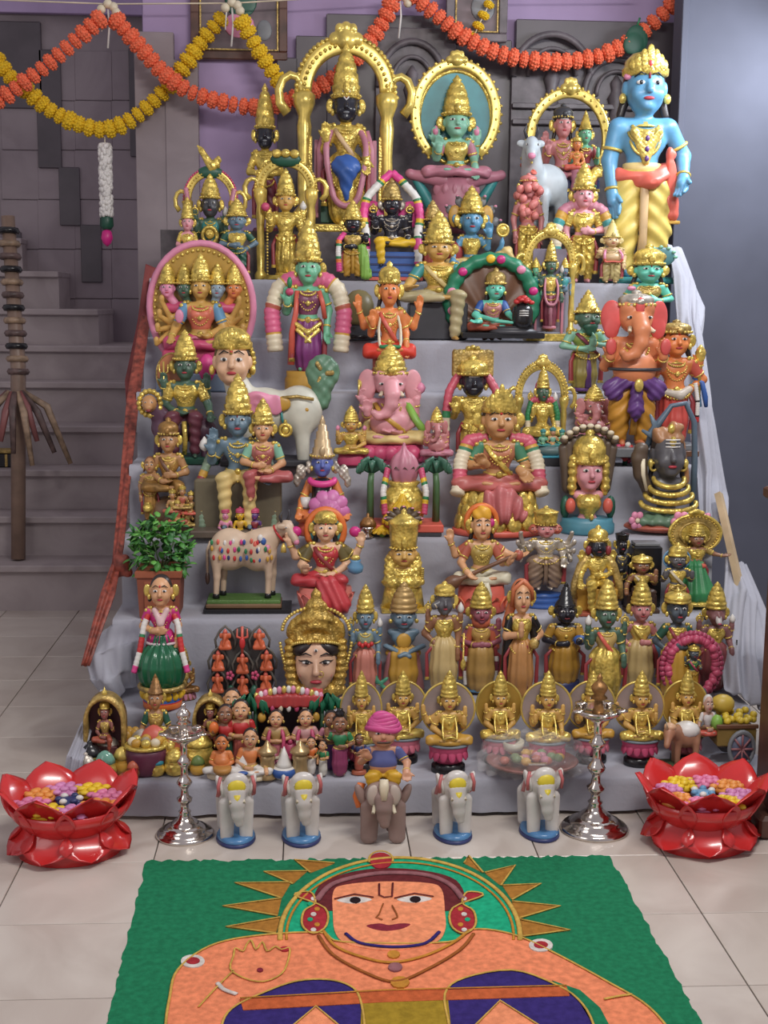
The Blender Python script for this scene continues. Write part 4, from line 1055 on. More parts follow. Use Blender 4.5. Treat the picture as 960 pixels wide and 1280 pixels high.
def deity(name, label, cat, ax, ytop, step, dy=.1, pose='stand', skin=s_peach, dress=cream, top=None, sleeves=None, arms=(('L', 'bless'), ('R', 'give')), crn='kirita', ch=1.0, cw=1.0, crm=None,
          hs=1.12, tilak=None, trim=None, base=None, arch_kw=None, disc_kw=None, gar=None, sash=None, items=(), extra=None, rot=0.0, wx=1.0, wy=1.0, lift=0.0, group=None, leg='dhoti', legw=1.0, length=.46,
          belly=0.0, bust=0.0, hairlong=0.0, hd=(0, 0), detail=True, lips=lips_m, eyes=True, necklace='beads', ornm=None, drop=.30, lside=1, throne=None, res=1.35, dx=0.0, beard=None, hairm=None, facem=None, place=True, chunk=1):
    F = Fig(name, label, cat, group)
    if chunk: hs *= 1.15; length *= .86; legw *= 1.12
    o = (0, 0, 0)
    if pose == 'stand': legs = leg_stand(F, o, dress, skin, leg, length, trim, legw); zb = -length - .006
    elif pose == 'lotus': legs = leg_lotus(F, o, dress, skin, legw); zb = -.082
    elif pose == 'lalita': legs = leg_lalita(F, o, dress, skin, lside, drop); zb = -drop - .008
    elif pose == 'sit': legs = leg_sit(F, o, dress, skin, drop); zb = -drop - .008
    else: legs = (); zb = .06
    hc = upper(F, o, skin, arms, hs, hd, top, sleeves, necklace, belly, bust, legs=legs, detail=detail, lips=lips, tilak=tilak, eyes=eyes, ornm=ornm, belt=(pose != 'bust'), extra=())
    if facem: F.sdf('face_mask', facem, head_prims(hc, hs*1.03))
    if hairlong is not None: hairback(F, hc, hs, hairlong, hairm)
    if beard: F.sdf('beard', beard, [E((hc[0], hc[1] - .045*hs, hc[2] - .07*hs), (.045*hs, .035*hs, .04*hs), .02), E((hc[0], hc[1] - .05*hs, hc[2] - .11*hs), (.03*hs, .025*hs, .035*hs), .02)])
    if crn == 'tiara': tiara(F, hc, hs, crm, ch)
    elif crn: crown(F, hc, hs, crn, ch, cw, crm, gems=detail)
    if chunk and necklace and pose != 'bust':
        om_ = ornm or gold
        for s in (-1, 1):
            F.geo('ear_disc', om_, ball((hc[0] + s*.088*hs, hc[1] + .02, hc[2] - .005), (.024*hs, .012, .038*hs), 9, 6))
            F.geo('shoulder_ornament', om_, beads([(s*.125, -.02, .296), (s*.15, -.03, .275), (s*.10, -.03, .30)], .020))
            if pose == 'stand': F.geo('side_tassel', [dred, om_], tube([(s*.095, -.03, .05), (s*.125*legw, -.05, -.06), (s*.12*legw, -.05, -length*.72), (s*.12*legw, -.05, -length*.80)], [.016, .02, .024, .03], 7, mis=[0, 0, 1], flat=.6))
        yy = -.105 if pose == 'stand' else -.10
        F.geo('hip_chain', om_, beads([(.095*math.sin(a)*min(legw, 1.3), yy*(.55 + .45*math.cos(a)) - .004, .035 - .065*math.cos(a)) for a in np.linspace(-1.4, 1.4, 13)], .0115)); F.geo('belt_clasp', om_, ball((0, -.088 - belly*.5, .048), (.026, .014, .026), 9, 6))
    if sash: F.geo('sash', sash, tube([(-.095, -.045, .27), (-.05, -.092 - belly*.5, .20), (.03, -.098 - belly*.8, .10), (.09, -.06, .03)], [.016, .02, .02, .016], 8, flat=.5))
    for side, kind in items:
        sg = -1 if side == 'L' else 1
        for s_, ps in arms:
            if s_ == side and (ps in ('up', 'wide') or not isinstance(ps, str)):
                e, h = (ARMS[ps] if isinstance(ps, str) else ps)[:2]; item(F, kind, (sg*h[0], h[1] - .012, h[2] + .06), 1.25); break
    if gar:
        cols, bands, r, lowz, wd = gar
        yf = -.105 - belly*.9
        if pose == 'lotus': yf2 = -.215
        else: yf2 = -.13
        garland(F, [(0, .06, .285), (-.07, .045, .285), (-wd*.62, -.03, .262), (-wd*.85, yf, .15), (-wd*.8, yf2, .0), (-wd*.5, yf2 - .012, lowz*.85), (0, yf2 - .02, lowz), (wd*.5, yf2 - .012, lowz*.85), (wd*.8, yf2, .0), (wd*.85, yf, .15), (wd*.62, -.03, .262), (.07, .045, .285), (0, .06, .285)], r, cols, bands)
    if base:
        kind, h, w, mats = base[:4]; mats = as_list(mats)
        if kind == 'round': base_round(F, zb - h, h, w/2, mats[0], lotus=mats[1] if len(mats) > 1 else None)
        else: base_box(F, zb - h, h, w, base[4] if len(base) > 4 else w*.6, mats, 2 if len(mats) > 1 else 1, y=-.05 if pose != 'stand' else -.01)
        zb -= h
    if throne:
        tw, th, tm = throne
        F.geo('throne', tm, boxg((0, .02, -.075 - (drop - .065)/2), (tw/2, .11, (drop - .065)/2), .012), smooth=False)
    if arch_kw: arch(F, 0, zb, **arch_kw)
    if disc_kw: disc(F, **disc_kw)
    if extra: extra(F, hc)
    if place: F.stand(ax, ytop, step, dy, rot, wx*(1.12 if pose == 'stand' else 1.05), wy, lift, dx=dx, res=res)
    return F
# ---------------------------------------------------------------- top two shelves
A4 = (('L', 'up'), ('R', 'up'), ('L', 'bless'), ('R', 'give'))
A4b = (('L', 'up'), ('R', 'up'), ('L', 'bless'), ('R', 'hip'))
DC = (('L', 'disc'), ('R', 'conch'))
GP = [(0, 3), (3, 1), (2, 1), (1, 3), (2, 1), (3, 1)]
def GB(n=2): return GP*n + [(0, 3)]
GC = [dpink, white, green, yellow]
GM = [mauve, ivory, teal, ochre]

def ex_perumal(F, hc):
    F.sdf('apron', blue, [E((0, -.125, -.02), (.125, .05, .09), .03), C((0, -.14, -.06), (0, -.145, -.27), .085, .02, .04)], disp=lambda x, y, z: .004*np.sin(60*(x + z)) + 0*y)
    F.geo('bead_garland', gold, beads([(.13*math.sin(a), -.125 - .02*math.cos(a), -.02 - .20*math.cos(a)) for a in np.linspace(-1.7, 1.7, 26)], .014))
    F.geo('bead_garland', gold, beads([(.10*math.sin(a), -.135 - .01*math.cos(a), .0 - .09*math.cos(a)) for a in np.linspace(-1.6, 1.6, 18)], .012))
    for s in (-1, 1):
        F.geo('pilaster', gold, boxg((s*.33, .10, -.10), (.05, .03, .33), .008), smooth=False)
        F.geo('pilaster_band', mauve, boxg((s*.245, .09, -.10), (.018, .02, .30), .006), smooth=False)
    F.geo('shoulder_cloth', mauve, tube([(-.21, .0, -.2), (-.215, .02, .12), (-.17, .03, .26)], .03, 8)); F.geo('shoulder_cloth', mauve, tube([(.21, .0, -.2), (.215, .02, .12), (.17, .03, .26)], .03, 8))
    F.geo('back_scarf', dgreen, boxg((0, .07, -.2), (.21, .012, .24), .01), smooth=False)
    F.geo('pedestal', gold, boxg((0, 0, -.49), (.30, .15, .03), .01), smooth=False)
deity('crowned_statue', 'tall black faced gold statue with blue apron under a broad gold arch', 'statue', 433, 24, 8, .10, skin=gold, facem=s_black, dress=gold, tilak='namam', lips=grey, leg='sari', legw=1.35, arms=(('L', 'bless'), ('R', 'give')), sash=skin_l, hs=1.3, ch=1.0, eyes=False, hairlong=None,
      gar=([mauve, mauve], [(0, 1)], .026, -.34, .20), arch_kw=dict(z1=.98, w=.82, band=.125, y=.10), extra=ex_perumal, wx=1.0)
deity('crowned_statue', 'slim black faced gold statue standing beside the broad gold arch', 'statue', 331, 104, 8, .16, skin=gold, facem=s_black, dress=maroon, trim=gold, arms=(('L', 'belly'), ('R', 'belly')), hs=1.3, eyes=False, lips=grey, hairlong=None, top=gold, base=('round', .05, .3, [maroon]))

def ex_teal(F, hc):
    disc(F, (0, .52), .36, .085, .02, P('disc_teal', 44, 128, 138), gold, 1.32, nm='back_disc')
    for s in (-1, 1):
        F.sdf('bolster', mauve, [C((s*.10, -.06, -.10), (s*.40, -.02, -.05), .085, .05, .03), E((s*.42, -.02, -.04), (.05, .05, .05), .01)])
        F.sdf('bracket', teal, [C((s*.36, .0, -.10), (s*.22, .02, -.34), .04, .06, .03)])
    F.sdf('seat', [mauve], [E((0, -.02, -.20), (.22, .14, .14), .03), C((0, 0, -.25), (0, 0, -.46), .14, .18, .03)], disp=pleat(12, .01))
deity('seated_goddess', 'pale faced seated goddess before a teal disc inside a gold arch', 'statue', 572, 61, 8, .22, pose='lotus', skin=mint, dress=mauve, top=goldp, arms=A4, items=(('L', 'lotus'), ('R', 'lotus')), ch=.85, hs=1.45, sleeves=mauve, base=('round', .42, .44, [mauve]), extra=ex_teal, hairlong=None, ornm=gold,
      arch_kw=dict(z1=1.08, w=.84, band=.09, y=.06, shape=1.28, pillars=False, a0=-.95, scroll=False))

# divine family under the gold arch
F = Fig('family_statue', 'pink toned family of deities seated under a beaded gold arch', 'statue')
G = deity('x', '', '', 0, 0, 8, pose='lalita', skin=s_rose, dress=mauve, arms=(('L', 'bless'), ('R', 'lap'), ('L', 'up')), crn='dome', ch=.6, crm=dgrey, hs=1.2, tilak='ash', hairlong=.15, place=False, drop=.2); F.absorb(G, (-.05, 0, 0))
G = deity('x', '', '', 0, 0, 8, pose='lalita', skin=s_green, dress=maroon, top=dred, sleeves=dred, bust=.02, arms=(('L', 'lap'), ('R', 'bless')), crn='cone', ch=.7, hs=1.1, place=False, drop=.2, detail=False); F.absorb(G, (.20, -.02, .02), .78)
G = deity('x', '', '', 0, 0, 8, pose='lotus', skin=s_orange, dress=coral, arms=(('L', 'bless'), ('R', 'lap')), crn='dome', ch=.5, hs=1.25, place=False, detail=False); F.absorb(G, (.08, -.16, .05), .45)
F.geo('seat', navy, boxg((.08, .02, -.14), (.28, .13, .08), .01), smooth=False); F.geo('seat_band', gold, boxg((.08, -.115, -.16), (.28, .01, .015), .004), smooth=False)
F.sdf('rock_base', grey, [E((0, 0, -.38), (.42, .18, .2), .03), E((-.2, -.05, -.3), (.2, .15, .16), .03), B((0, 0, -.5), (.36, .14, .04), .01)])
arch(F, .04, -.2, .80, .96, .10, .10, pillars=False, a0=-.75, scroll=False)
F.stand(711, 94, 8, .15)
F = Fig('white_bull', 'white bull with pink neck band looking out beside the family statue', 'bull')
F.sdf('body', [P('bull_white', 196, 206, 212)], [E((.12, .05, .30), (.20, .12, .14), .04), C((0, 0, .34), (-.04, -.10, .47), .105, .085, .03), E((-.05, -.15, .52), (.07, .08, .075), .03), C((-.05, -.18, .51), (-.07, -.26, .47), .055, .045, .02), C((.0, -.05, .22), (-.01, -.06, .02), .05, .038, .03), C((.09, -.05, .22), (.09, -.06, .02), .05, .038, .03), C((.26, .05, .22), (.26, .04, .02), .06, .038, .03), E((-.13, -.12, .55), (.045, .015, .024), .01), E((.03, -.12, .55), (.045, .015, .024), .01)])
for s in (-1, 1):
    F.geo('horn', dgrey, tube([(-.05 + s*.035, -.13, .58), (-.05 + s*.06, -.13, .63), (-.05 + s*.04, -.14, .67)], [.014, .011, .004], 7))
    F.geo('eye', [white, black], eye_geo((-.052 + s*.046, -.215, .535), .014))
F.geo('neck_band', coral, tube([(-.11, -.04, .42), (-.03, -.155, .37), (.085, -.04, .36), (.02, .08, .40)], .016, 7, True)); F.geo('collar', goldp, tube([(-.12, -.08, .46), (-.05, -.175, .43), (.05, -.06, .42), (-.02, .0, .46)], .012, 7, True))
F.geo('muzzle', lpink, ball((-.072, -.29, .46), (.035, .02, .025)))
F.geo('base', grey, boxg((.12, .0, .0), (.24, .16, .02), .006), smooth=False)
F.stand(668, 158, 8, .035)

# blue flute player, the tallest figure
def ex_krishna(F, hc):
    F.sdf('waist_sash', coral, [C((-.11, -.03, .03), (.03, -.095, -.0), .036, .036, .03), C((.03, -.095, -.0), (.125, -.02, .06), .036, .036, .03), C((-.11, .05, .03), (.13, .05, .06), .04, .04, .03)], disp=lambda x, y, z: .004*np.sin(95*(z - .35*x)) + 0*y)
    F.sdf('sash_end', coral, [C((.125, -.05, .09), (.14, -.03, -.10), .022, .036, .02), C((.14, -.03, -.10), (.145, -.03, -.15), .036, .038, .02), E((.125, -.05, .13), (.024, .024, .035), .01)], disp=lambda x, y, z: .004*np.sin(150*x) + 0*y + 0*z)
    F.geo('sash_fringe', ochre, boxg((.146, -.03, -.19), (.036, .026, .008), .003), smooth=False)
    F.geo('waistband', cream, lathe([(.088, .045), (.094, .05), (.092, .085), (.084, .09)], 24, 0, -.004, 1, .88))
    F.sdf('breast_ornament', goldp, [C((-.055, -.073, .235), (0, -.082, .09), .022, .012, .02), C((.055, -.073, .235), (0, -.082, .09), .022, .012, .02), C((0, -.080, .22), (0, -.084, .12), .026, .016, .02)], disp=lambda x, y, z: .002*np.sin(260*x)*np.sin(260*z) + 0*y)
    for z in (.20, .15, .105): F.geo('gem', violet, ball((0, -.105, z), (.011, .008, .014), 8, 5))
    F.geo('crown_gem', red, ball((0, hc[1] - .103, hc[2] + .10), (.012, .008, .022), 8, 5))
    F.geo('flower', lpink, ball((-.088, hc[1] - .03, hc[2] + .045), (.022, .02, .016), 8, 5))
deity('blue_flute_statue', 'large blue skinned youth in yellow dhoti with red sash on the top shelf', 'statue', 808, 59, 7, .13, skin=s_blue, dress=P('dhoti_yellow', 224, 196, 96), trim=skin_l, chunk=0, hs=1.42, crn='tiara', ch=1.1, tilak='line', hairlong=.13, necklace='tube', legw=1.25, length=.45, base=('round', .03, .36, [teal]), extra=ex_krishna,
      arms=(('L', ((.155, .0, .10), (.145, -.05, -.06), (-.15, -.35, -1), (.7, -.5, 0))), ('R', ((.20, .02, .13), (.185, -.07, .015), (-.2, -.5, -.6), (-.5, -.5, 0)))), wx=1.06, res=1.3)

def ex_nara(F, hc):
    F.geo('tongue_plate', gold, ringg((0, -.13, .12), (0, 1, .1), .09, .022, 18, 7))
    F.sdf('chest_plate', gold, [E((0, -.10, .16), (.07, .03, .08), .02)])
    F.sdf('crest_beast', gold, [C((.02, .05, .86), (-.10, .03, 1.02), .06, .03, .02), C((-.10, .03, 1.02), (-.15, .02, 1.08), .03, .012, .02), E((.06, .04, .88), (.07, .05, .05), .02), E((.10, .03, .93), (.04, .04, .04), .02)], disp=lambda x, y, z: .006*np.sin(90*x + 60*z) + 0*y)
    F.geo('crest_leaf', dgreen, ball((0, .05, .80), (.16, .04, .07), 12, 6))
    for s in (-1, 1): garland(F, [(s*.30, -.02, .62), (s*.26, -.06, .45), (s*.30, -.08, .2), (s*.26, -.1, .02)], .03, GM, GB(1))
deity('arched_statue', 'dark seated statue with gold mouth plate under a pink rimmed gold arch', 'statue', 262, 180, 7, .09, pose='lotus', skin=s_dkgreen, dress=dgreen, top=teal, arms=A4, items=DC, ch=.62, hs=1.35, base=('round', .26, .48, [mauve]), arch_kw=dict(z1=.84, w=.66, band=.09, y=.06, rim=dpink, crest=False), extra=ex_nara, eyes=True, facem=dgrey, hairlong=None)
deity('gold_attendant', 'small all gold attendant with pink face beside the pink rimmed arch', 'statue', 234, 246, 7, .02, skin=s_pink, dress=gold, top=gold, sleeves=gold, arms=(('L', 'belly'), ('R', 'down')), hs=1.3, detail=False, ch=.8)
def ex_g7(F, hc):
    F.geo('crest_leaves', dgreen, ball((0, .05, .90), (.17, .05, .09), 12, 6))
    for a in (-.5, 0, .5): F.geo('crest_flower', gold, ball((.20*math.sin(a), .0, .93 + .03*math.cos(a)), (.055, .04, .05), 10, 6))
    for s in (-1, 1): F.geo('bead_string', gold, beads([(s*.20, -.09, .2 - .035*i) for i in range(18)], .014))
    F.geo('lotus_bud', dpink, ball((-.22, -.06, .36), (.05, .04, .05), 10, 6))
deity('arched_statue', 'all gold standing statue in a gold arch topped with green leaves', 'statue', 357, 186, 7, .10, skin=gold, facem=s_gold, dress=gold, trim=gold, top=gold, leg='sari', arms=A4, items=(('R', 'conch'),), ch=.85, hs=1.15, arch_kw=dict(z1=.92, w=.66, band=.10, y=.08, crest=False), extra=ex_g7, hairlong=None, base=('round', .05, .5, [gold]))
deity('blue_faced_statue', 'small blue faced statue with gold chest between the two gold arches', 'statue', 296, 248, 7, .015, skin=s_gblue, dress=dgreen, top=gold, sleeves=dgreen, arms=(('L', 'belly'), ('R', 'hip')), hs=1.35, ch=.62, lift=.0, tilak='line', wx=1.05)

# black goddess with the pink garland on her blue plinth
def ex_black(F, hc):
    for s in (-1, 1): F.sdf('cushion', pink, [E((s*.20, .07, .33), (.13, .04, .16), .02)])
    garland(F, [(0, .03, .82), (-.10, .0, .72), (-.26, -.03, .52), (-.30, -.05, .3), (-.27, -.1, .1), (-.27, -.16, -.12), (-.27, -.16, -.30)], .045, [pink, white, green, yellow], [(0, 2), (3, .5), (2, .5), (1, 3), (2, .5), (3, .5), (0, 3), (3, .5), (2, .5), (1, 2), (2, .5), (0, 2), (1, 2), (0, 1)])
    garland(F, [(0, .03, .82), (.10, .0, .72), (.26, -.03, .52), (.30, -.05, .3), (.27, -.1, .1), (.27, -.16, -.12), (.27, -.16, -.30)], .045, [pink, white, green, yellow], [(0, 2), (3, .5), (2, .5), (1, 3), (2, .5), (3, .5), (0, 3), (3, .5), (2, .5), (1, 2), (2, .5), (0, 2), (1, 2), (0, 1)])
    F.geo('plinth', blue, boxg((.02, -.03, -.28), (.27, .15, .15), .01), smooth=False)
    for z in (-.19, -.28, -.37): F.geo('plinth_moulding', navy, boxg((.02, -.03, z), (.28, .16, .012), .004), smooth=False)
    F.geo('plinth_foot', coral, boxg((.02, -.03, -.45), (.30, .17, .02), .004), smooth=False)
deity('black_goddess', 'black seated goddess with pink and white garland on a blue plinth', 'statue', 490, 212, 7, .06, pose='lalita', lside=-1, skin=s_black, dress=yellow, arms=A4, items=(('L', 'disc'), ('R', 'disc')), crm=goldd, ch=.72, hs=1.15, extra=ex_black, drop=.30, ornm=silverp, lips=dred, hairlong=None, tilak='dot')
def ex_green(F, hc):
    garland(F, [(-.10, -.02, .30), (-.17, -.07, .2), (-.18, -.1, .0), (-.17, -.11, -.3)], .035, [pink, white, green, orange], GB(1))
    F.sdf('striped_cloth', lgreen, [C((.12, -.05, .08), (.17, -.05, -.35), .06, .075, .02)], disp=lambda x, y, z: .008*np.sin(150*x) + 0*y + 0*z)
deity('black_faced_statue', 'small black faced statue with lime green striped cloth beside the blue plinth', 'statue', 441, 250, 7, .02, skin=s_black, dress=ochre, top=goldd, arms=(('L', 'belly'), ('R', 'bless')), hs=1.3, ch=.75, extra=ex_green, lips=dred, hairlong=None)
def ex_redst(F, hc):
    F.sdf('striped_cloth', coral, [C((-.02, -.06, .02), (-.03, -.06, -.36), .09, .12, .02)], disp=lambda x, y, z: .009*np.sin(130*x) + 0*y + 0*z)
deity('black_faced_statue', 'small black faced statue with red striped skirt behind the gold seated lady', 'statue', 541, 250, 7, .03, skin=s_black, dress=dred, top=mauve, arms=(('L', 'bless'), ('R', 'down')), hs=1.3, ch=.8, extra=ex_redst, crm=goldd, lips=dred, hairlong=None)

# reclining blue deity under cobra hoods
def ex_recline(F, hc):
    hoods(F, (0, 0, .42), 7, .36, .07, grey, lpink, y=.10, a0=.15)
    for s in (-1, 1):
        F.geo('peacock_eye', ochre, ball((s*.19, .06, .52), (.08, .02, .13), 12, 6)); F.geo('peacock_eye_spot', sky, ball((s*.19, .035, .49), (.035, .012, .05), 10, 6))
    F.sdf('bed', goldp, [C((-.15, -.1, -.1), (.55, -.1, -.12), .05, .05, .03), C((-.2, 0, -.12), (.6, 0, -.14), .08, .08, .03)])
    F.sdf('raised_knee', cream, [C((.15, -.06, -.05), (.42, -.10, .12), .075, .06, .03), C((.42, -.10, .12), (.52, -.12, -.08), .06, .05, .03)], disp=swag(60, .005))
    F.geo('wheel', goldp, ringg((.36, -.12, .36), (0, 1, 0), .065, .016, 18, 7)); F.geo('wheel_face', gold, ball((.36, -.12, .36), (.055, .015, .055), 12, 6))
    F.sdf('wheel_hand', s_blue, [C((.28, -.02, .05), (.345, -.10, .17), .035, .03, .02), E((.355, -.11, .22), (.03, .03, .05), .02), C((.36, -.12, .24), (.36, -.12, .30), .012, .01, .01)])
    F.geo('cushion', dred, ball((-.20, .0, .10), (.11, .09, .14), 12, 8))
deity('reclining_deity', 'blue crowned deity reclining under cobra hoods with a raised gold wheel', 'statue', 590, 232, 7, .05, pose='lotus', skin=s_blue, dress=cream, top=gold, arms=(('L', 'knee'), ('R', ((.20, -.01, .16), (.21, -.08, .30), (-.1, -.3, 1), (0, -1, 0)))), ch=.62, hs=1.6, extra=ex_recline, hairlong=None, base=('box', .13, .8, [ochre, goldd], .34), dx=0.0)

deity('gold_lady_statue', 'gold lady in pale grey sari seated with one leg hanging beside the cobra hoods', 'statue', 549, 263, 6, .10, pose='lalita', lside=1, skin=s_gold, dress=P('pale_gold_sari', 178, 164, 120), top=gold, sleeves=teal, bust=.02, arms=(('L', ((.20, -.03, .12), (.24, -.14, .06), (-.5, -.6, .1), (0, 0, 1))), ('R', 'down')), ch=.85, drop=.42, throne=(.42, 0, dgrey), sash=cream, hs=1.15)
def ex_pk(F, hc):
    for s in (-1, 1): garland(F, [(s*.05, .03, .36), (s*.20, .0, .30), (s*.27, -.03, .12), (s*.28, -.05, -.12), (s*.26, -.05, -.38)], .06, GM, GB(1))
    F.sdf('crown_plume', gold, [C((.03, 0, .52), (.12, .02, .68), .05, .045, .02), B((.14, .02, .66), (.03, .03, .03), .01)])
deity('garlanded_statue', 'gold statue with mauve and white garland before the family arch', 'statue', 731, 203, 7, .10, skin=s_pink, dress=gold, trim=gold, top=gold, sleeves=gold, arms=(('L', 'down'), ('R', 'belly')), ch=.7, hs=1.2, extra=ex_pk)
def ex_fl(F, hc):
    r_ = random.Random(3)
    for i in range(26):
        a = r_.uniform(0, 6.28); z = r_.uniform(.12, .44); F.geo('blossom', s_coral, ball((.13*math.cos(a)*r_.uniform(.7, 1.1), -.03 + .10*math.sin(a), z), (.05, .045, .045), 8, 5))
s_coral = P('paint_coral_pink', 226, 130, 124)
deity('flower_decked_statue', 'gold legged statue smothered in coral pink blossoms beside the white bull', 'statue', 661, 216, 7, .17, skin=s_rose, dress=gold, top=s_coral, arms=(('L', 'down'), ('R', 'down')), crn='dome', ch=.4, crm=s_coral, hs=1.1, extra=ex_fl, base=('round', .10, .3, [maroon]), eyes=False)
deity('cream_statue', 'cream pot bellied statue with a tall ringed crown in front of the yellow dhoti', 'statue', 766, 274, 7, .01, skin=skin_l, dress=P('cream_dhoti', 196, 176, 116), arms=(('L', 'bless'), ('R', 'down')), items=(), belly=.05, crn='cone', crm=P('cream_crown', 206, 184, 110), hs=1.25, ch=1.0, ornm=P('cream_orn', 206, 184, 120), gar=([lpink, coral], [(0, 2), (1, 2), (0, 2)], .018, .02, .14), hairlong=None)

# arch with the standing pair of attendants
F = Fig('arched_statue', 'maroon robed standing statue with two attendants in a gold arch on a gold base', 'statue')
G = deity('x', '', '', 0, 0, 6, skin=s_dkgreen, dress=maroon, trim=mauve, leg='sari', top=goldp, arms=A4, items=DC, ch=.8, hs=1.1, place=False, gar=([mauve, ivory], [(0, 1)], .02, -.1, .13)); F.absorb(G)
for s, mt in ((-1, s_green), (1, s_gblue)):
    G = deity('x', '', '', 0, 0, 6, skin=mt, dress=ochre, top=teal, arms=(('L', 'belly'), ('R', 'down')), ch=.6, hs=1.2, place=False, detail=False, pose='bust', necklace=None); F.absorb(G, (s*.24, .02, .10), .6)
    F.geo('side_column', mauve, boxg((s*.22, .05, -.2), (.02, .02, .27), .005), smooth=False)
F.geo('back_panel', P('lilac_panel', 128, 120, 142), boxg((0, .10, .1), (.28, .012, .55), .005), smooth=False)
for i, (h, w) in enumerate(((-.50, .34), (-.545, .40))): F.geo('base', gold, boxg((0, 0, h), (w, .16, .024), .006), smooth=False)
arch(F, 0, -.47, .90, .86, .08, .11)
F.stand(690, 277, 6, .07)
# ---------------------------------------------------------------- middle shelves
# goddess embracing the black stone under a leafy canopy
F = Fig('lingam_goddess', 'teal goddess embracing a black stone under a green canopy with flowers', 'statue')
G = deity('x', '', '', 0, 0, 6, pose='lotus', skin=s_teal, dress=brick, top=s_rose, sleeves=blue, arms=(('L', ((.20, -.06, .12), (.16, -.22, .04), (1, -.3, 0), (0, -.5, 1))), ('R', ((.18, -.06, .13), (.24, -.22, .05), (1, -.2, .1), (0, -.5, 1)))), crn='dome', ch=.85, crm=goldd, hs=1.45, chunk=0, bust=.02, hairlong=.18, place=False, hd=(.03, -.01)); F.absorb(G)
F.parts[1][2] = F.parts[1][2] + [C((-.20, -.06, .12), (.02, -.22, .05), .034, .026, .02), C((.02, -.22, .05), (.20, -.24, .03), .026, .02, .01)]
can = [(-.47*math.cos(a), .06, .30 + .52*math.sin(a)) for a in np.linspace(-.5, math.pi + .5, 40)]
F.geo('canopy', P('canopy_green', 26, 120, 84), tube(can, [.085 + .012*math.sin(i*2.1) for i in range(40)], 9))
F.sdf('canopy_back', P('canopy_brown', 112, 74, 52), [E((0, .13, .30), (.45, .05, .50), .01)], disp=lambda x, y, z: .012*np.sin(14*np.arctan2(z - .0, x + 1e-4)) + 0*y)
for a, m in ((.2, lpink), (.75, magenta), (1.5, yellow), (1.75, magenta), (2.3, lpink), (2.9, magenta), (-.25, lpink)):
    F.geo('canopy_flower', m, ball((-.47*math.cos(a), -.02, .30 + .52*math.sin(a)), (.055, .03, .055), 9, 6))
F.geo('black_stone', black, lathe([(.105, -.02), (.115, .05), (.115, .17), (.095, .23), (.05, .265), (.003, .275)], 22, .31, -.22))
for k in range(3): F.geo('ash_stripe', white, tube([(.31 - .05, -.327, .12 + .028*k), (.31, -.338, .12 + .028*k), (.31 + .05, -.327, .12 + .028*k)], .007, 5))
for i in range(14):
    a = i*2.4; r = .014 + .006*i; F.geo('rose_petal', red, ball((.31 + r*math.cos(a), -.22 + r*math.sin(a), .345 - .005*i), (.04, .04, .028), 7, 5))
F.geo('stone_plinth', dgrey, lathe([(.20, -.11), (.21, -.09), (.20, -.06), (.17, -.05), (.18, -.02), (.19, -.015)], 26, .22, -.16, 1.3, .7))
F.geo('base', black, boxg((.1, -.05, -.13), (.46, .22, .035), .01), smooth=False)
F.stand(617, 314, 6, .10, wy=.75)

def ex_feather(F, hc):
    g = ball((.10, .02, hc[2] + .16), (.13, .02, .12), 16, 8); F.geo('peacock_feather', P('feather_teal', 70, 120, 124), g)
    F.geo('feather_eye', goldd, ball((.10, -.005, hc[2] + .16), (.05, .012, .055), 12, 6)); F.geo('feather_spot', navy, ball((.10, -.014, hc[2] + .155), (.025, .01, .03), 10, 6))
    for i in range(7): F.geo('feather_tip', mint, ball((.10 + .13*math.cos(i*.52), .01, hc[2] + .16 + .12*math.sin(i*.52)), (.02, .012, .02), 7, 5))
    F.geo('flower', lpink, ball((-.16, -.10, .24), (.04, .03, .03), 9, 6))
deity('feathered_statue', 'blue faced statue with gold crown and a teal peacock feather fan', 'statue', 812, 304, 6, .12, skin=s_teal, dress=gold, top=goldd, crm=gold, crn='dome', hs=1.45, ch=.9, arms=(('L', 'belly'), ('R', 'belly')), extra=ex_feather, hairlong=.16, tilak='line')

# five faced goddess before the pink oval halo
def ex_five(F, hc):
    for x, m in ((-.265, lpink), (-.132, s_dkgreen), (.132, P('skin_pale_blue', 150, 174, 192)), (.265, s_orange)):
        c = (x, .02, hc[2] - .012); h = .86
        p = F.sdf('side_head', m, head_prims(c, h) + [C((x, .02, hc[2] - .06), (x*.8, .03, hc[2] - .13), .03, .035, .02)])
        face(F, c, h, parent=p); crown(F, c, h, 'kirita', .72, 1.0, parent=p)
        F.sdf('side_shoulder', dpink, [C((x*.5, .03, .26), (x, .035, .255), .05, .04, .02)])
    for s in (-1, 1):
        for i in range(4):
            a = .15 + .38*i; e = (s*.24, .03, .16 - .03*i); h = (s*(.30 + .05*math.sin(a)), -.02 - .02*i, .30 - .11*i)
            F.sdf('extra_arm', s_gold, [C((s*.13, .02, .24), e, .03, .026, .02), C(e, h, .026, .02, .02), E((h[0], h[1] - .01, h[2] + .03), (.022, .018, .03), .01)])
    F.geo('mirror', lpink, ball((-.16, -.13, .19), (.035, .012, .055), 10, 6))
    for s in (-1, 1): F.geo('lotus_throne', pink if s < 0 else lpink, ball((s*.08 + .14, -.2, -.22), (.07, .05, .12), 12, 8))
    F.geo('throne', dpink, boxg((0, .0, -.17), (.30, .14, .10), .02), smooth=False)
    F.geo('base', P('pale_blue_base', 128, 150, 178), boxg((0, -.02, -.33), (.34, .20, .07), .01), smooth=False)
    disc(F, (0, .26), .445, .07, .03, P('halo_ochre', 184, 142, 48), lpink, 1.22, 54, goldp, .13)
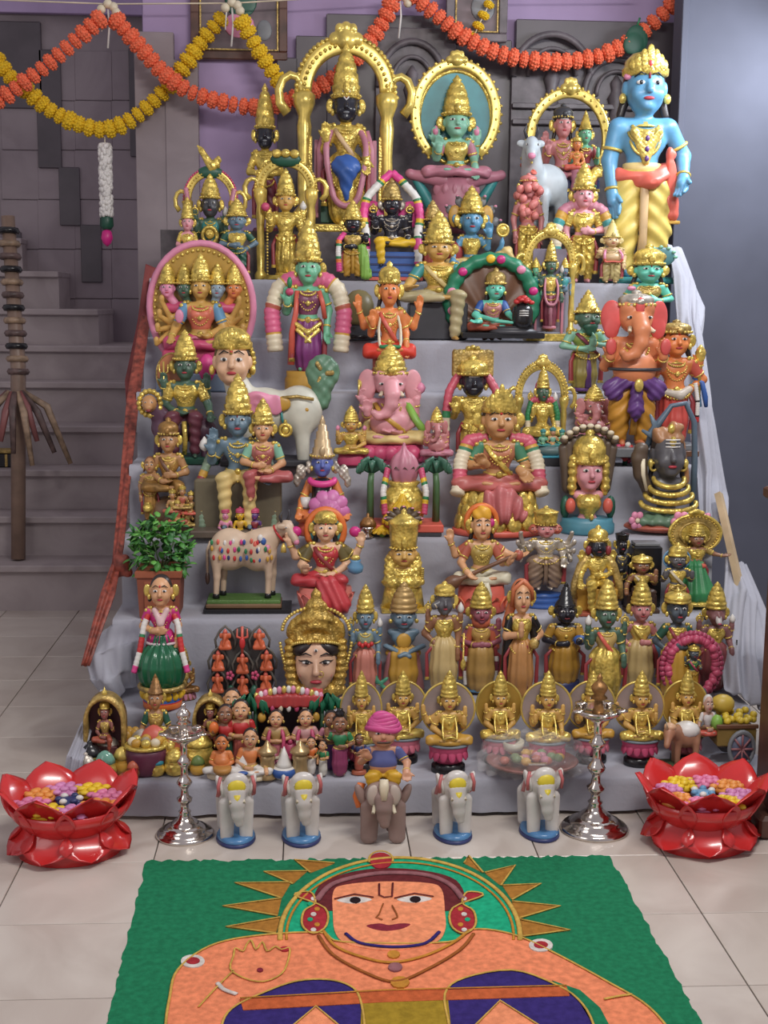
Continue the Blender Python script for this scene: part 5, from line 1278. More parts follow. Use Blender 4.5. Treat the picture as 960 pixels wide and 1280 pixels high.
deity('five_faced_goddess', 'five faced seated goddess before an oval ochre halo with pink rim', 'statue', 250, 299, 5, .10, pose='lotus', skin=s_gold, dress=dpink, top=P('peach_top', 216, 110, 84), sleeves=sky, bust=.02, arms=(('L', 'knee'), ('R', 'lap')), ch=.75, hs=.95, extra=ex_five, hairlong=None, legw=.9)

# green goddess with the big garland
def ex_meen(F, hc):
    bands = [(0, 4), (2, .5), (1, 4), (3, .5), (0, 4), (2, .4), (1, 3)]
    for s in (-1, 1): garland(F, [(s*.03, .05, .33), (s*.14, .03, .36), (s*.25, .0, .28), (s*.30, -.02, .10), (s*.27, -.04, -.20)], .068, [P('garland_pink', 214, 92, 132), ivory, ochre, brick], bands)
    F.geo('parrot', green, ball((-.15, -.13, .33), (.022, .025, .045), 9, 6)); F.geo('lotus', dpink, ball((-.15, -.13, .26), (.035, .03, .03), 9, 6))
    F.sdf('hip_drape', goldp, [C((-.10, -.07, .02), (.0, -.105, -.05), .018, .02, .01), C((.10, -.07, .02), (.0, -.105, -.05), .018, .02, .01), C((-.09, -.08, -.03), (.02, -.11, -.12), .016, .014, .01), C((.09, -.08, -.03), (-.02, -.11, -.12), .016, .014, .01)])
    F.geo('shawl', coral, tube([(-.09, -.05, .27), (-.10, -.08, .1), (-.13, -.06, -.05), (-.14, -.04, -.30)], [.02, .022, .025, .03], 8, flat=.6)); F.geo('shawl', coral, tube([(.09, -.05, .27), (.12, -.07, .18), (.14, -.05, .06)], .02, 8, flat=.6))
deity('green_goddess', 'green skinned standing goddess in purple skirt with a thick pink and white garland', 'statue', 385, 272, 5, .06, skin=s_green, dress=P('purple_skirt', 122, 46, 112), top=P('plum_top', 122, 62, 92), leg='sari', trim=None, bust=.03, arms=(('L', 'bless'), ('R', 'down')), ch=.88, hs=1.2, length=.40, base=('round', .16, .38, [ochre]), extra=ex_meen, tilak='dot', hairlong=.1)
deity('four_armed_statue', 'orange four armed statue in red breeches seated before the gold lady', 'statue', 487, 326, 5, .05, pose='lotus', skin=s_orange, dress=P('bright_red', 220, 56, 38), arms=(('L', 'wide'), ('R', 'wide'), ('L', 'bless'), ('R', 'give')), crn='dome', ch=.72, hs=1.18, tilak='dot', base=('round', .26, .34, [brick]), sash=coral, hairlong=.12, gar=([ivory, green], [(0, 2), (1, 1), (0, 2)], .014, .02, .13), legw=.8, wx=.95)
deity('green_bearded_statue', 'green armed bearded figure with gold crown and ochre skirt beside the orange elephant headed statue', 'statue', 733, 362, 5, .06, skin=mint, facem=s_dkgreen, dress=P('olive_skirt', 142, 128, 58), trim=violet, leg='sari', top=P('olive_top', 128, 148, 62), arms=(('L', 'belly'), ('R', 'anjali')), crn='cone', ch=.7, hs=1.3, beard=dgreen, sash=maroon, hd=(.01, -.02), rot=.25)

# elephant headed figures
def ganesha_head(F, hc, hs, skin, ear=None, side=-1, trunk=1.0, parent=None, kudumi='kirita', ch=.7, crm=None, tusk=True, earw=1.0):
    x, y, z = hc; s = hs
    t = [(x, y - .07*s, z - .01*s), (x + .005*s, y - .115*s, z - .06*s), (x + .0*s, y - .125*s, z - .12*s), (x + side*.025*s, y - .12*s, z - .17*s*trunk), (x + side*.065*s, y - .125*s, z - .185*s*trunk), (x + side*.085*s, y - .13*s, z - .165*s*trunk)]
    p = F.sdf('elephant_head', skin, [E((x, y, z + .005*s), (.082*s, .082*s, .085*s), .02), E((x - .035*s, y - .03*s, z + .045*s), (.045*s, .045*s, .04*s), .03), E((x + .035*s, y - .03*s, z + .045*s), (.045*s, .045*s, .04*s), .03), E((x, y - .05*s, z - .03*s), (.06*s, .05*s, .05*s), .03)] + chain(t, [.044*s, .038*s, .032*s, .027*s, .023*s, .019*s], .015), parent)
    for q in (-1, 1):
        F.sdf('ear', ear or skin, [E((x + q*.112*s*earw, y + .01*s, z + .0*s), (.052*s*earw, .016*s, .082*s), .01, (0, 0, q*.45)), E((x + q*.11*s*earw, y + .01*s, z - .06*s), (.035*s, .014*s, .045*s), .02)], p)
        F.geo('eye', [white, black], eye_geo((x + q*.045*s, y - .082*s, z + .0*s), .016*s), p)
        if tusk: F.geo('tusk', ivory, tube([(x + q*.045*s, y - .085*s, z - .05*s), (x + q*.055*s, y - .12*s, z - .065*s), (x + q*.06*s, y - .135*s, z - .06*s)], [.012*s, .010*s, .004*s], 7), p)
    if kudumi: crown(F, (x, y, z + .01*s), s*1.08, kudumi, ch, 1.0, crm, p)
    return p
def ganesha(name, label, ax, ytop, step, dy, skin, dress, pose='lotus', hs=1.3, ear=None, crm=None, ch=.7, arms=None, base=None, extra=None, belly=.09, rot=0, wx=1.0, kud='kirita', trunk=1.0, ornm=None, place=True, lift=0, group=None, sash=None, detail=True, length=.34, items=()):
    F = Fig(name, label, 'statue', group)
    if pose == 'lotus': legs = leg_lotus(F, (0, 0, 0), dress, skin); zb = -.082
    else: legs = leg_stand(F, (0, 0, 0), dress, skin, 'dhoti', length, None, 1.25); zb = -length - .006
    arms = arms or (('L', 'up'), ('R', 'up'), ('L', 'bless'), ('R', 'lap'))
    hc = upper(F, (0, 0, 0), skin, arms, hs, belly=belly, nohead=True, legs=legs, detail=detail, ornm=ornm)
    ganesha_head(F, (0, -.02, hc[2] - .01), hs, skin, ear, ch=ch, crm=crm, kudumi=kud, trunk=trunk)
    for side, kind in items: item(F, kind, ((-1 if side == 'L' else 1)*.225, .0, .345), 1.2)
    if sash: F.geo('sash', sash, tube([(-.11, -.06, .27), (-.07, -.16, .18), (.05, -.19, .08), (.12, -.10, .0)], [.016, .02, .02, .016], 8, flat=.5))
    if base:
        kind, h, w, mats = base[:4]; mats = as_list(mats)
        if kind == 'round': base_round(F, zb - h, h, w/2, mats[0], lotus=mats[1] if len(mats) > 1 else None)
        else: base_box(F, zb - h, h, w, base[4] if len(base) > 4 else w*.6, mats, 2 if len(mats) > 1 else 1, y=-.05)
    if extra: extra(F, hc)
    if place: F.stand(ax, ytop, step, dy, rot, wx, 1.0, lift)
    return F
ear_p = P('ear_pink_red', 222, 84, 80)
def ex_gst(F, hc):
    for s in (-1, 1):
        F.sdf('hip_cloth', violet, [C((s*.04, -.08, .02), (s*.15, -.06, -.02), .05, .055, .03), E((s*.13, -.07, -.05), (.06, .05, .06), .02)], disp=swag(110, .004))
        F.geo('palm', ear_p, ball((s*.172, -.125, .245), (.034, .012, .055), 10, 6))
    F.sdf('front_cloth', violet, [C((0, -.12, -.01), (0, -.12, -.16), .035, .05, .02), C((0, -.12, -.16), (0, -.12, -.22), .05, .02, .02)], disp=swag(110, .004))
    F.geo('waist_ornament', goldp, ball((0, -.175, .0), (.03, .015, .045), 10, 6))
    F.geo('sweet', ochre, ball((-.10, -.19, .21), (.026, .026, .024), 10, 6)); F.geo('belly_cord', dgrey, tube([(.165*math.cos(a), -.03 + .135*math.sin(a), .10) for a in np.linspace(0, 6.283, 25)[:-1]], .010, 6, True))
    F.geo('brow_mark', ear_p, ball((0, hc[1] - .125, hc[2] + .06), (.03, .02, .06), 10, 6))
ganesha('elephant_headed_statue', 'orange elephant headed statue standing in golden breeches with raised red palms', 795, 362, 4, .06, P('ganesha_orange', 222, 132, 84), P('gold_breeches', 198, 136, 40), 'stand', 1.35, ear_p, silverp, .42, (('L', 'bless'), ('R', 'bless')), ('box', .06, .42, [grey], .3), ex_gst, .07, kud='dome', length=.40, lift=.03)
def ex_mur(F, hc):
    F.sdf('hip_sash', P('pale_silver', 208, 196, 180), [C((-.09, -.06, .03), (.02, -.10, .0), .03, .035, .02), C((.02, -.10, .0), (.10, -.06, .05), .035, .03, .02)])
    F.geo('peacock_drape', blue, tube([(.15, .02, .14), (.21, -.02, .10), (.24, -.02, -.02), (.25, -.02, -.10)], [.012, .02, .022, .014], 8)); F.geo('peacock_drape', sky, tube([(.14, .03, .10), (.19, .0, .04), (.21, .0, -.10)], .014, 8))
    for s in (-1, 1): garland(F, [(s*.15, -.05, .1), (s*.17, -.07, -.05), (s*.17, -.07, -.22)], .016, [white, black, red], [(0, 4), (1, .5), (0, 3), (1, .5), (2, 1.2)])
    F.geo('red_palm', coral, ball((-.168, -.12, .235), (.034, .012, .05), 10, 6))
deity('orange_warrior_statue', 'orange warrior statue in red skirt with silver belt and blue plume', 'statue', 846, 399, 4, .17, skin=s_orange, dress=P('red_skirt', 206, 72, 62), leg='sari', top=None, sleeves=coral, arms=(('L', 'bless'), ('R', 'hip'), ('R', 'up')), items=(('R', 'mace'),), crn='dome', ch=.45, crm=goldd, hs=1.25, tilak='dot', hairlong=.12, extra=ex_mur, base=('box', .10, .36, [brownp, grey], .26), lift=.02, wx=1.05)

# dark green goddess with the lion
def ex_lion(F, hc):
    F.sdf('lion_body', P('lion_plum', 84, 50, 70), [C((-.20, -.08, -.10), (.16, -.06, -.12), .10, .11, .03), C((-.20, -.08, -.02), (-.27, -.12, .08), .09, .07, .03), C((-.22, -.14, -.12), (-.24, -.15, -.34), .045, .035, .02), C((.16, -.08, -.12), (.18, -.12, -.34), .06, .04, .02)])
    q = F.sdf('lion_head', s_tan, [E((-.30, -.18, .12), (.065, .06, .075), .02), E((-.30, -.235, .09), (.035, .03, .03), .02)])
    F.geo('mane', gold, beads([(-.30 + .092*math.cos(a), -.15, .12 + .105*math.sin(a)) for a in np.linspace(0, 6.28, 17)[:-1]], .026, 8, 5), q)
    for s in (-1, 1): F.geo('eye', [white, black], eye_geo((-.30 + s*.027, -.232, .135), .011), q)
    F.geo('mouth', dred, ball((-.30, -.255, .065), (.022, .012, .012), 8, 5), q)
    F.geo('skirt_stripe', gold, tube([(.0, -.2, -.03), (.01, -.215, -.18), (0, -.2, -.32)], .022, 7, flat=.5)); F.geo('base', dgreen, boxg((0, -.06, -.37), (.30, .2, .03), .008), smooth=False)
    disc(F, (-.12, .36), .15, .06, .015, P('fan_orange', 178, 106, 64), goldd, 1.3, nm='fan')
deity('lion_goddess', 'dark green faced gold goddess seated on a plum lion with golden mane', 'statue', 231, 412, 4, .09, pose='sit', skin=s_dkgreen, dress=P('plum_skirt', 96, 42, 56), top=gold, sleeves=gold, bust=.02, arms=(('L', 'up'), ('R', 'up'), ('L', 'lap'), ('R', 'knee')), items=(('L', 'trident'),), ch=.72, hs=1.15, drop=.34, extra=ex_lion)

# winged cow with a woman's face
F = Fig('winged_cow_statue', 'white cow bodied statue with crowned woman face and green peacock tail', 'statue')
cw_ = P('cow_white', 214, 212, 196)
F.sdf('body', cw_, [E((.04, 0, .34), (.22, .15, .16), .04), E((.28, .0, .34), (.16, .15, .175), .04), C((-.08, -.02, .38), (-.14, -.04, .54), .11, .08, .04)] + [C((x, y, .28), (x + .01, y - .01, .02), .060 if x > 0 else .052, .04, .04) for x in (-.06, .30) for y in (-.07, .07)])
hc = (-.16, -.07, .68)
hd_ = F.sdf('head', s_fair, head_prims(hc, 1.75) + [C((-.15, -.05, .52), (-.155, -.055, .62), .055, .05, .03)])
face(F, hc, 1.75, 'dot'); hairback(F, (hc[0], hc[1] + .004, hc[2]), 1.77)
tiara(F, (hc[0], hc[1] + .01, hc[2] + .02), 1.75, gold, .9)
F.geo('head_ornament', gold, tube([(hc[0], hc[1] - .122, hc[2] + .05), (hc[0], hc[1] - .11, hc[2] + .11), (hc[0], hc[1] - .06, hc[2] + .17)], .010, 6))
for s in (-1, 1):
    F.geo('earring', gold, ball((hc[0] + s*.135, hc[1], hc[2] - .06), (.02, .02, .035), 8, 6))
F.geo('hair_garland', gold, beads([(hc[0] + .14*math.cos(a), hc[1] + .03, hc[2] + .15*math.sin(a)) for a in np.linspace(-.7, 2.2, 15)], .02))
for s in (-1, 1): F.sdf('wing', lpink, [E((.06, s*.150, .40), (.13, .020, .075), .01, (0, .15, 0)), E((-.01, s*.15, .41), (.07, .024, .07), .02)], disp=lambda x, y, z: .006*np.sin(70*np.hypot(x + .0, z - .4)) + 0*y)
for s in (-1, 1): F.sdf('wing_tip', ochre, [E((.17, s*.150, .40), (.06, .018, .05), .02)])
F.sdf('peacock_tail', P('tail_green', 84, 124, 96), [E((.44, .02, .60), (.115, .05, .125), .02), C((.43, .01, .40), (.44, .02, .52), .06, .07, .03)], disp=lambda x, y, z: .005*np.sin(80*x)*np.sin(70*z) + 0*y)
for i in range(12): F.geo('tail_eye', goldd, ball((.44 + .075*math.cos(i*2.1)*(.4 + .05*i), -.03, .60 + .085*math.sin(i*2.1)*(.4 + .05*i)), (.014, .012, .018), 7, 5))
F.geo('girth', goldd, tube([(.17, -.150, .44), (.27, -.150, .45), (.38, -.135, .43)], .012, 6)); F.geo('flank_stripe', teal, tube([(.16, -.13, .40), (.17, -.14, .30), (.19, -.12, .22)], .008, 6)); F.geo('flank_mark', ochre, ball((.33, -.135, .36), (.018, .01, .016), 8, 5))
F.geo('base', dgrey, boxg((.12, 0, .0), (.36, .19, .02), .006), smooth=False)
F.stand(298, 408, 4, .10, dx=.055)

# little extras between the statues
F = Fig('stone_dome', 'olive stone dome on a black ringed base beside the green goddess', 'dome')
F.geo('dome', P('olive_stone', 116, 104, 62), lathe([(.09, .10), (.11, .14), (.11, .26), (.09, .32), (.05, .355), (.004, .365)], 22)); F.geo('base', black, lathe([(.16, 0), (.17, .02), (.15, .05), (.13, .055), (.135, .09), (.10, .11)], 26)); F.stand(449, 362, 6, .05)
F = Fig('flower_bunch', 'bunch of red and white flowers beside the feet of the orange elephant headed statue', 'flower'); r_ = random.Random(6)
for i in range(16): F.geo('bloom', [red, white, dpink][i % 3], ball((r_.uniform(-.1, .1), r_.uniform(-.05, .05), r_.uniform(.05, .28)), .04, 8, 5))
F.geo('stems', dgreen, tube([(0, 0, 0), (0, 0, .15)], .03, 7)); F.stand(782, 552, 4, .02)
# ---------------------------------------------------------------- shelf with the large seated pairs
def ex_pair(F, hc):
    G = deity('x', '', '', 0, 0, 3, pose='lalita', lside=-1, skin=s_peach, dress=P('rose_sari', 176, 84, 84), top=P('rose_blouse', 170, 92, 86), sleeves=mint, bust=.02, arms=(('L', 'belly'), ('R', 'lap')), ch=.72, hs=1.1, drop=.24, place=False, hairlong=.08)
    F.absorb(G, (.20, -.13, .04), .80)
    for s in (-1, 1): garland(F, [(s*.22, .02, .16), (s*.30, -.04, -.05), (s*.28, -.08, -.40)], .035, [P('sage', 120, 142, 116), ivory, dred, ochre], GB(1))
    F.geo('throne', P('throne_olive', 98, 88, 66), boxg((0, .03, -.21), (.34, .13, .20), .02), smooth=False)
    F.geo('base', P('base_umber', 96, 82, 70), boxg((.02, -.06, -.42), (.38, .24, .03), .01), smooth=False)
    item(F, 'conch', (-.26, -.04, .20), 1.3); item(F, 'disc', (.37, -.03, .30), 1.5)
deity('seated_pair_statue', 'blue skinned deity in cream dhoti with a rose robed goddess on his lap', 'statue', 297, 467, 3, .09, pose='sit', skin=s_gblue, dress=cream, arms=(('L', ((.21, .0, .12), (.20, -.09, .20), (0, -.2, 1), (0, -1, 0))), ('R', 'knee'), ('L', 'up')), ch=.82, hs=1.2, drop=.38, extra=ex_pair, tilak='line', wx=1.0)

F = Fig('family_statue', 'antique gold family group of a crowned man and woman with children', 'statue')
gb = P('old_gold', 168, 122, 58, rough=.4, metal=.35, var=.35, scale=30)
G = deity('x', '', '', 0, 0, 3, pose='lalita', skin=P('bronze_skin', 178, 128, 82), dress=gb, top=gb, arms=(('L', 'lap'), ('R', 'belly')), crn='dome', ch=.75, hs=1.2, drop=.40, place=False, crm=gb, sash=brownp); F.absorb(G)
G = deity('x', '', '', 0, 0, 3, skin=P('bronze_skin', 178, 128, 82), dress=gb, top=gb, leg='sari', arms=(('L', 'down'), ('R', 'belly')), crn=None, hs=1.2, place=False, hairlong=.1, hairm=brownp); F.absorb(G, (-.20, -.04, -.10), .66)
for i, (x, z) in enumerate(((.06, -.24), (.17, -.20), (.26, -.26), (.12, -.34), (.22, -.38))):
    G = deity('x', '', '', 0, 0, 3, pose='lotus', skin=s_tan, dress=[brick, goldd, coral][i % 3], top=[goldd, brick][i % 2], arms=(('L', 'lap'), ('R', 'bless')), crn='dome', ch=.5, hs=1.3, place=False, detail=False, necklace=None); F.absorb(G, (x, -.24 - .02*(i % 2), z), .34)
F.geo('pot', gold, lathe([(.02, -.28), (.05, -.26), (.055, -.22), (.03, -.19), (.04, -.18)], 12, -.22, -.14))
F.sdf('rock', P('rock_umber', 110, 78, 52), [E((.0, .0, -.30), (.26, .14, .17), .03), E((.14, -.12, -.40), (.2, .12, .08), .03), B((0, -.05, -.42), (.28, .16, .02), .01)])
F.stand(210, 521, 3, .09)

# black stone with a blue face and orange seated figure
def ex_ling(F, hc):
    F.geo('stone_torso', black, lathe([(.10, .0), (.105, .1), (.105, .24), (.09, .29), (.05, .31)], 22, 0, -.035))
    for k in range(3): F.geo('ash_stripe', white, tube([(-.045, -.134, .15 + .026*k), (0, -.143, .15 + .026*k), (.045, -.134, .15 + .026*k)], .007, 5))
    F.geo('sacred_thread', ivory, tube([(.085, -.10, .26), (.07, -.135, .15), (.0, -.145, .05), (-.07, -.12, .02)], .009, 6))
    F.geo('flower_collar', pink, tube([(.12*math.sin(a), -.06 - .085*math.cos(a), .295 - .03*math.cos(a)) for a in np.linspace(-1.6, 1.6, 15)], .030, 8))
    for s in (-1, 1):
        F.sdf('side_jewel', silverp, [E((s*.21, .0, .36), (.05, .03, .07), .01), E((s*.25, .0, .28), (.035, .03, .06), .02), E((s*.13, .02, .40), (.035, .03, .06), .02)], disp=lambda x, y, z: .006*np.sin(110*x)*np.sin(110*z) + 0*y)
        F.geo('cuff', white, tube([(s*.165, -.06, .14), (s*.165, -.075, .05)], .05, 10))
deity('stone_faced_deity', 'orange seated deity with blue face and black stone chest behind a pink rose', 'statue', 403, 519, 3, .06, pose='lotus', skin=s_orange, facem=P('violet_blue', 84, 100, 176), dress=P('bright_orange', 226, 122, 62), arms=(('L', 'knee'), ('R', 'knee')), crn='cone', ch=1.05, cw=1.05, crm=P('silver_gold', 200, 172, 130, metal=.4, rough=.35), hs=1.2, tilak='ash', necklace=None, extra=ex_ling, hairlong=None, base=('round', .12, .48, [coral]), legw=.78)

lot_g = deity
def ex_pg(F, hc):
    F.geo('scarf', cream, tube([(-.12, -.02, .27), (-.16, -.05, .1), (-.2, -.1, .0)], .03, 8)); F.geo('scarf', lgreen, tube([(.12, -.02, .27), (.19, -.06, .12), (.27, -.1, .0)], .03, 8))
    for i in range(5): F.geo('lotus_petal', dpink, ball((-.16 + .08*i, -.20, -.15), (.06, .05, .07), 10, 6))
ganesha('elephant_headed_statue', 'rosy elephant headed statue with gold crown seated on a crimson lotus', 488, 430, 4, .13, s_pink, cream, 'lotus', 1.45, None, gold, .6, base=('round', .16, .52, [dpink]), extra=ex_pg, belly=.10, sash=ochre, items=(('L', 'axe'), ('R', 'lotus')))
deity('small_goddess', 'small gold goddess on a pink base beside the winged cow legs', 'statue', 439, 507, 4, .03, pose='lotus', skin=s_gold, dress=gold, top=gold, arms=(('L', 'up'), ('R', 'up'), ('L', 'bless'), ('R', 'lap')), items=(('L', 'lotus'), ('R', 'lotus')), ch=.75, hs=1.2, base=('round', .20, .38, [dpink]), detail=False, legw=.75)
ganesha('elephant_headed_statue', 'tiny plum and gold elephant headed statue between the crimson lotus and the cobra hood statue', 546, 508, 4, .03, s_rose, mauve, 'lotus', 1.3, None, gold, .7, base=('round', .16, .4, [mauve]), detail=False)

# brimming gold pot between plantain trees
F = Fig('sacred_pot', 'gold pot with a mauve draped coconut between two green plantain trees', 'pot')
F.geo('pot', gold, lathe([(.13, 0), (.20, .02), (.245, .11), (.23, .20), (.16, .26), (.14, .28), (.18, .31), (.15, .32)], 28, 0, 0, 1, .7))
F.sdf('coconut', mauve, [E((0, -.02, .41), (.15, .11, .14), .02), C((0, -.02, .50), (0, -.01, .60), .06, .015, .03)], disp=lambda x, y, z: .006*np.sin(8*np.arctan2(y, x + 1e-4)) + 0*z)
for i in range(7):
    a = math.pi + math.pi*i/6; g = petal(.17, .05, .5, .008); rotz(g, a + math.pi/2, (.11*math.cos(a), .07*math.sin(a), .29)); F.geo('mango_leaf', P('mango_leaf', 84, 92, 66), g)
garland(F, [(-.17, -.08, .42), (-.22, -.15, .25), (-.20, -.18, .08)], .032, GC, GB(1)); garland(F, [(.17, -.08, .42), (.22, -.15, .25), (.20, -.18, .08)], .032, GC, GB(1))
pl = P('plantain_green', 44, 92, 70)
for s in (-1, 1):
    st_ = F.geo('plantain_stem', P('plantain_stem', 74, 112, 70), tube([(s*.34, 0, .0), (s*.34, 0, .3), (s*.33, 0, .38)], [.04, .035, .03], 9))
    for i in range(7):
        a = -1.5 + i*.5; L = .26 if abs(a) < 1 else .20
        g = tube([(0, 0, 0), (math.sin(a)*L*.5, -.03, L*.55*math.cos(a*.6)), (math.sin(a)*L*.85, -.06, L*.45*math.cos(a*.8)), (math.sin(a)*L, -.08, L*.05)], [.02, .045, .05, .012], 7, flat=.35)
        F.geo('plantain_leaf', pl, g.xf(lambda V, s=s: V*.8 + np.array((s*.33, 0, .38))), st_)
F.geo('base', coral, boxg((0, 0, -.03), (.40, .2, .03), .008), smooth=False); F.geo('base_board', dgrey, boxg((0, 0, -.075), (.38, .19, .015), .004), smooth=False)
F.stand(505, 553, 3, .08, wx=.80)

def ex_seven(F, hc):
    F.sdf('hood_panel', goldd, [B((0, .07, .64), (.17, .018, .11), .03)], disp=lambda x, y, z: .004*np.sin(120*x) + 0*y + 0*z)
    F.geo('hood_heads', gold, beads([(-.13 + .043*i, .05, .80 - .10*abs((i - 3)/3)**2) for i in range(7)], .03, 8, 5))
    for s in (-1, 1): garland(F, [(0, .05, .56), (s*.14, .03, .52), (s*.23, -.02, .36), (s*.26, -.05, .1), (s*.26, -.05, -.30)], .042, [P('g_pink', 196, 76, 96), ivory, green, ochre], [(0, 8), (2, 1), (1, 2), (0, 4)])
    F.geo('cap_fringe', gold, beads([(.085*math.cos(a), hc[1] - .09*abs(math.sin(a)), hc[2] + .03) for a in np.linspace(.2, 2.9, 9)], .02))
deity('hooded_gold_statue', 'black faced gold statue under a seven headed bronze cobra hood', 'statue', 592, 431, 4, .10, skin=gold, facem=s_black, dress=gold, top=gold, trim=gold, leg='sari', arms=(('L', 'bless'), ('R', 'give')), crn='dome', ch=.7, cw=1.1, hs=1.45, eyes=False, tilak='ash', extra=ex_seven, hairlong=None, lips=grey, length=.36)
def ex_37(F, hc):
    for s in (-1, 1): garland(F, [(s*.04, .03, .34), (s*.17, .0, .34), (s*.23, -.03, .18), (s*.22, -.05, -.10)], .042, [P('g_pink', 196, 76, 96), ivory, green, ochre], [(0, 3), (2, 4), (1, 2), (0, 2)])
    F.geo('halo', dpink, ball((0, .05, .46), (.12, .03, .13), 12, 6))
deity('arched_statue', 'small dark faced gold statue with green garland in a plain gold arch', 'statue', 680, 442, 4, .13, pose='lotus', skin=goldp, facem=s_dkgreen, dress=gold, top=gold, arms=A4, items=DC, ch=.7, hs=1.1, arch_kw=dict(z1=.78, w=.80, band=.10, y=.09), base=('box', .28, .62, [grey, dgrey], .3), extra=ex_37, hairlong=None, detail=False)
F = Fig('small_trio_statue', 'tiny trio of green figures on a turquoise edged base', 'statue')
for x, m, k in ((-.16, s_green, .5), (0.02, s_peach, .56), (.19, s_green, .5)):
    G = deity('x', '', '', 0, 0, 4, pose='lotus', skin=m, dress=teal, top=mint, arms=(('L', 'lap'), ('R', 'bless')), crn='dome', ch=.6, hs=1.25, place=False, detail=False, necklace=None, crm=teal); F.absorb(G, (x, 0, .08), k)
F.sdf('rock_base', P('grey_teal', 96, 122, 122), [E((0, -.04, -.05), (.26, .14, .12), .03)]); F.geo('base', P('turquoise', 70, 170, 196), boxg((0, -.02, -.16), (.30, .17, .02), .006), smooth=False); F.geo('plinth', dgrey, boxg((0, -.02, -.26), (.26, .15, .08), .006), smooth=False)
F.stand(690, 533, 4, .03)

# large seated goddess with thick garland
def ex_big(F, hc):
    for s in (-1, 1): garland(F, [(s*.08, .02, .32), (s*.20, .0, .30), (s*.26, -.04, .14), (s*.27, -.10, -.04), (s*.29, -.14, -.10)], .05, [P('g_rose', 204, 82, 104), ivory, P('g_green', 62, 126, 92), ochre], [(0, 4), (3, .7), (2, .7), (1, 3.5), (0, 2.5), (2, .5), (1, 2)])
    F.sdf('lap_skirt', P('rose_pleats', 186, 96, 96), [C((-.07, -.23, -.10), (-.12, -.25, -.24), .05, .05, .03), C((.07, -.23, -.10), (.12, -.25, -.24), .05, .05, .03), C((0, -.24, -.08), (0, -.27, -.24), .06, .07, .03)], disp=lambda x, y, z: .010*np.sin(12*np.arctan2(x, z + .55)*3) + 0*y)
    b = F.geo('lotus_seat', gold, lathe([(.27, -.36), (.28, -.34), (.24, -.22), (.22, -.10)], 30, 0, -.06, 1, .78))
    for r_ in range(3):
        for i in range(15):
            a = 2*math.pi*(i + .5*(r_ % 2))/15; g = ball((0, 0, 0), (.062, .022, .072), 8, 6); rotx(g, -.18)
            rr = .275 - .02*r_; rotz(g, a + math.pi/2, (rr*math.cos(a), -.06 + rr*.78*math.sin(a), -.31 + .085*r_)); F.geo('gold_petal', gold, g, b)
    F.geo('base', coral, lathe([(.30, -.41), (.31, -.405), (.31, -.37), (.29, -.36)], 30, 0, -.06, 1, .78))
    F.sdf('nimbus_hair', goldd, [C((-.07, .03, .46), (-.12, .03, .30), .05, .04, .03), C((.07, .03, .46), (.12, .03, .30), .05, .04, .03)])
deity('large_goddess', 'large goddess in rose and gold sari seated on a golden lotus with striped garland', 'statue', 625, 478, 3, .10, pose='lotus', skin=s_tan, dress=P('rose_sari2', 182, 90, 84), top=P('rose_gold', 184, 112, 78), sleeves=P('g_green', 62, 126, 92), bust=.035, arms=(('L', ((.19, -.02, .11), (.10, -.14, .13), (.5, -.5, .6), (0, -1, 0))), ('R', ((.19, -.02, .11), (.13, -.15, .09), (.4, -.6, -.5), (0, -1, 0)))), crn='tiara', ch=1.7, hs=1.4, tilak='dot', hairlong=.16, extra=ex_big, sash=gold, wx=1.0, res=1.25)
ganesha('elephant_headed_statue', 'small rose and gold elephant headed statue behind the hooded bust', 743, 480, 4, .13, s_rose, mauve, 'lotus', 1.45, None, gold, .6, base=('box', .34, .5, [grey, dgrey], .3), belly=.09, items=(('L', 'axe'), ('R', 'axe')))

# busts
def ex_cobra(F, hc):
    for i in range(9):
        a = -.95 + i*.2375; e = (.30*math.sin(a), .02, .62 + .26*math.cos(a))
        q = F.sdf('cobra_hood', P('hood_umber', 92, 76, 62), [C((.22*math.sin(a), .09, .32), (.29*math.sin(a), .07, .56 + .22*math.cos(a)), .06, .05, .02), E(e, (.04, .05, .04), .02)])
        F.geo('cobra_head', ivory, ball((e[0], e[1] - .03, e[2] + .025), (.036, .036, .024), 8, 5), q)
    for s in (-1, 1):
        F.sdf('gold_locks', gold, [E((s*.15, .0, .52), (.05, .06, .13), .03), E((s*.16, -.01, .36), (.045, .05, .10), .03)], disp=lambda x, y, z: .006*np.sin(90*z) + 0*x + 0*y)
        F.geo('flower', coral, ball((s*.18, -.07, .17), (.05, .05, .075), 10, 6)); F.geo('leaf', dgreen, ball((s*.22, -.01, .15), (.05, .05, .11), 9, 6))
    F.sdf('breastplate', gold, [E((0, -.06, .19), (.12, .07, .09), .03), E((0, -.07, .10), (.05, .04, .06), .03)])
    base_round(F, -.09, .14, .26, P('turq_base', 72, 136, 156)); F.geo('knob', gold, ball((0, -.19, .08), (.025, .02, .03), 8, 6))
deity('hooded_bust', 'fair faced gold bust under a ribbed cobra hood on a turquoise base', 'bust', 738, 529, 3, .09, pose='bust', skin=s_pink, dress=gold, arms=(), top=gold, crn='dome', ch=.95, hs=1.75, tilak='dot', extra=ex_cobra, hairlong=None)
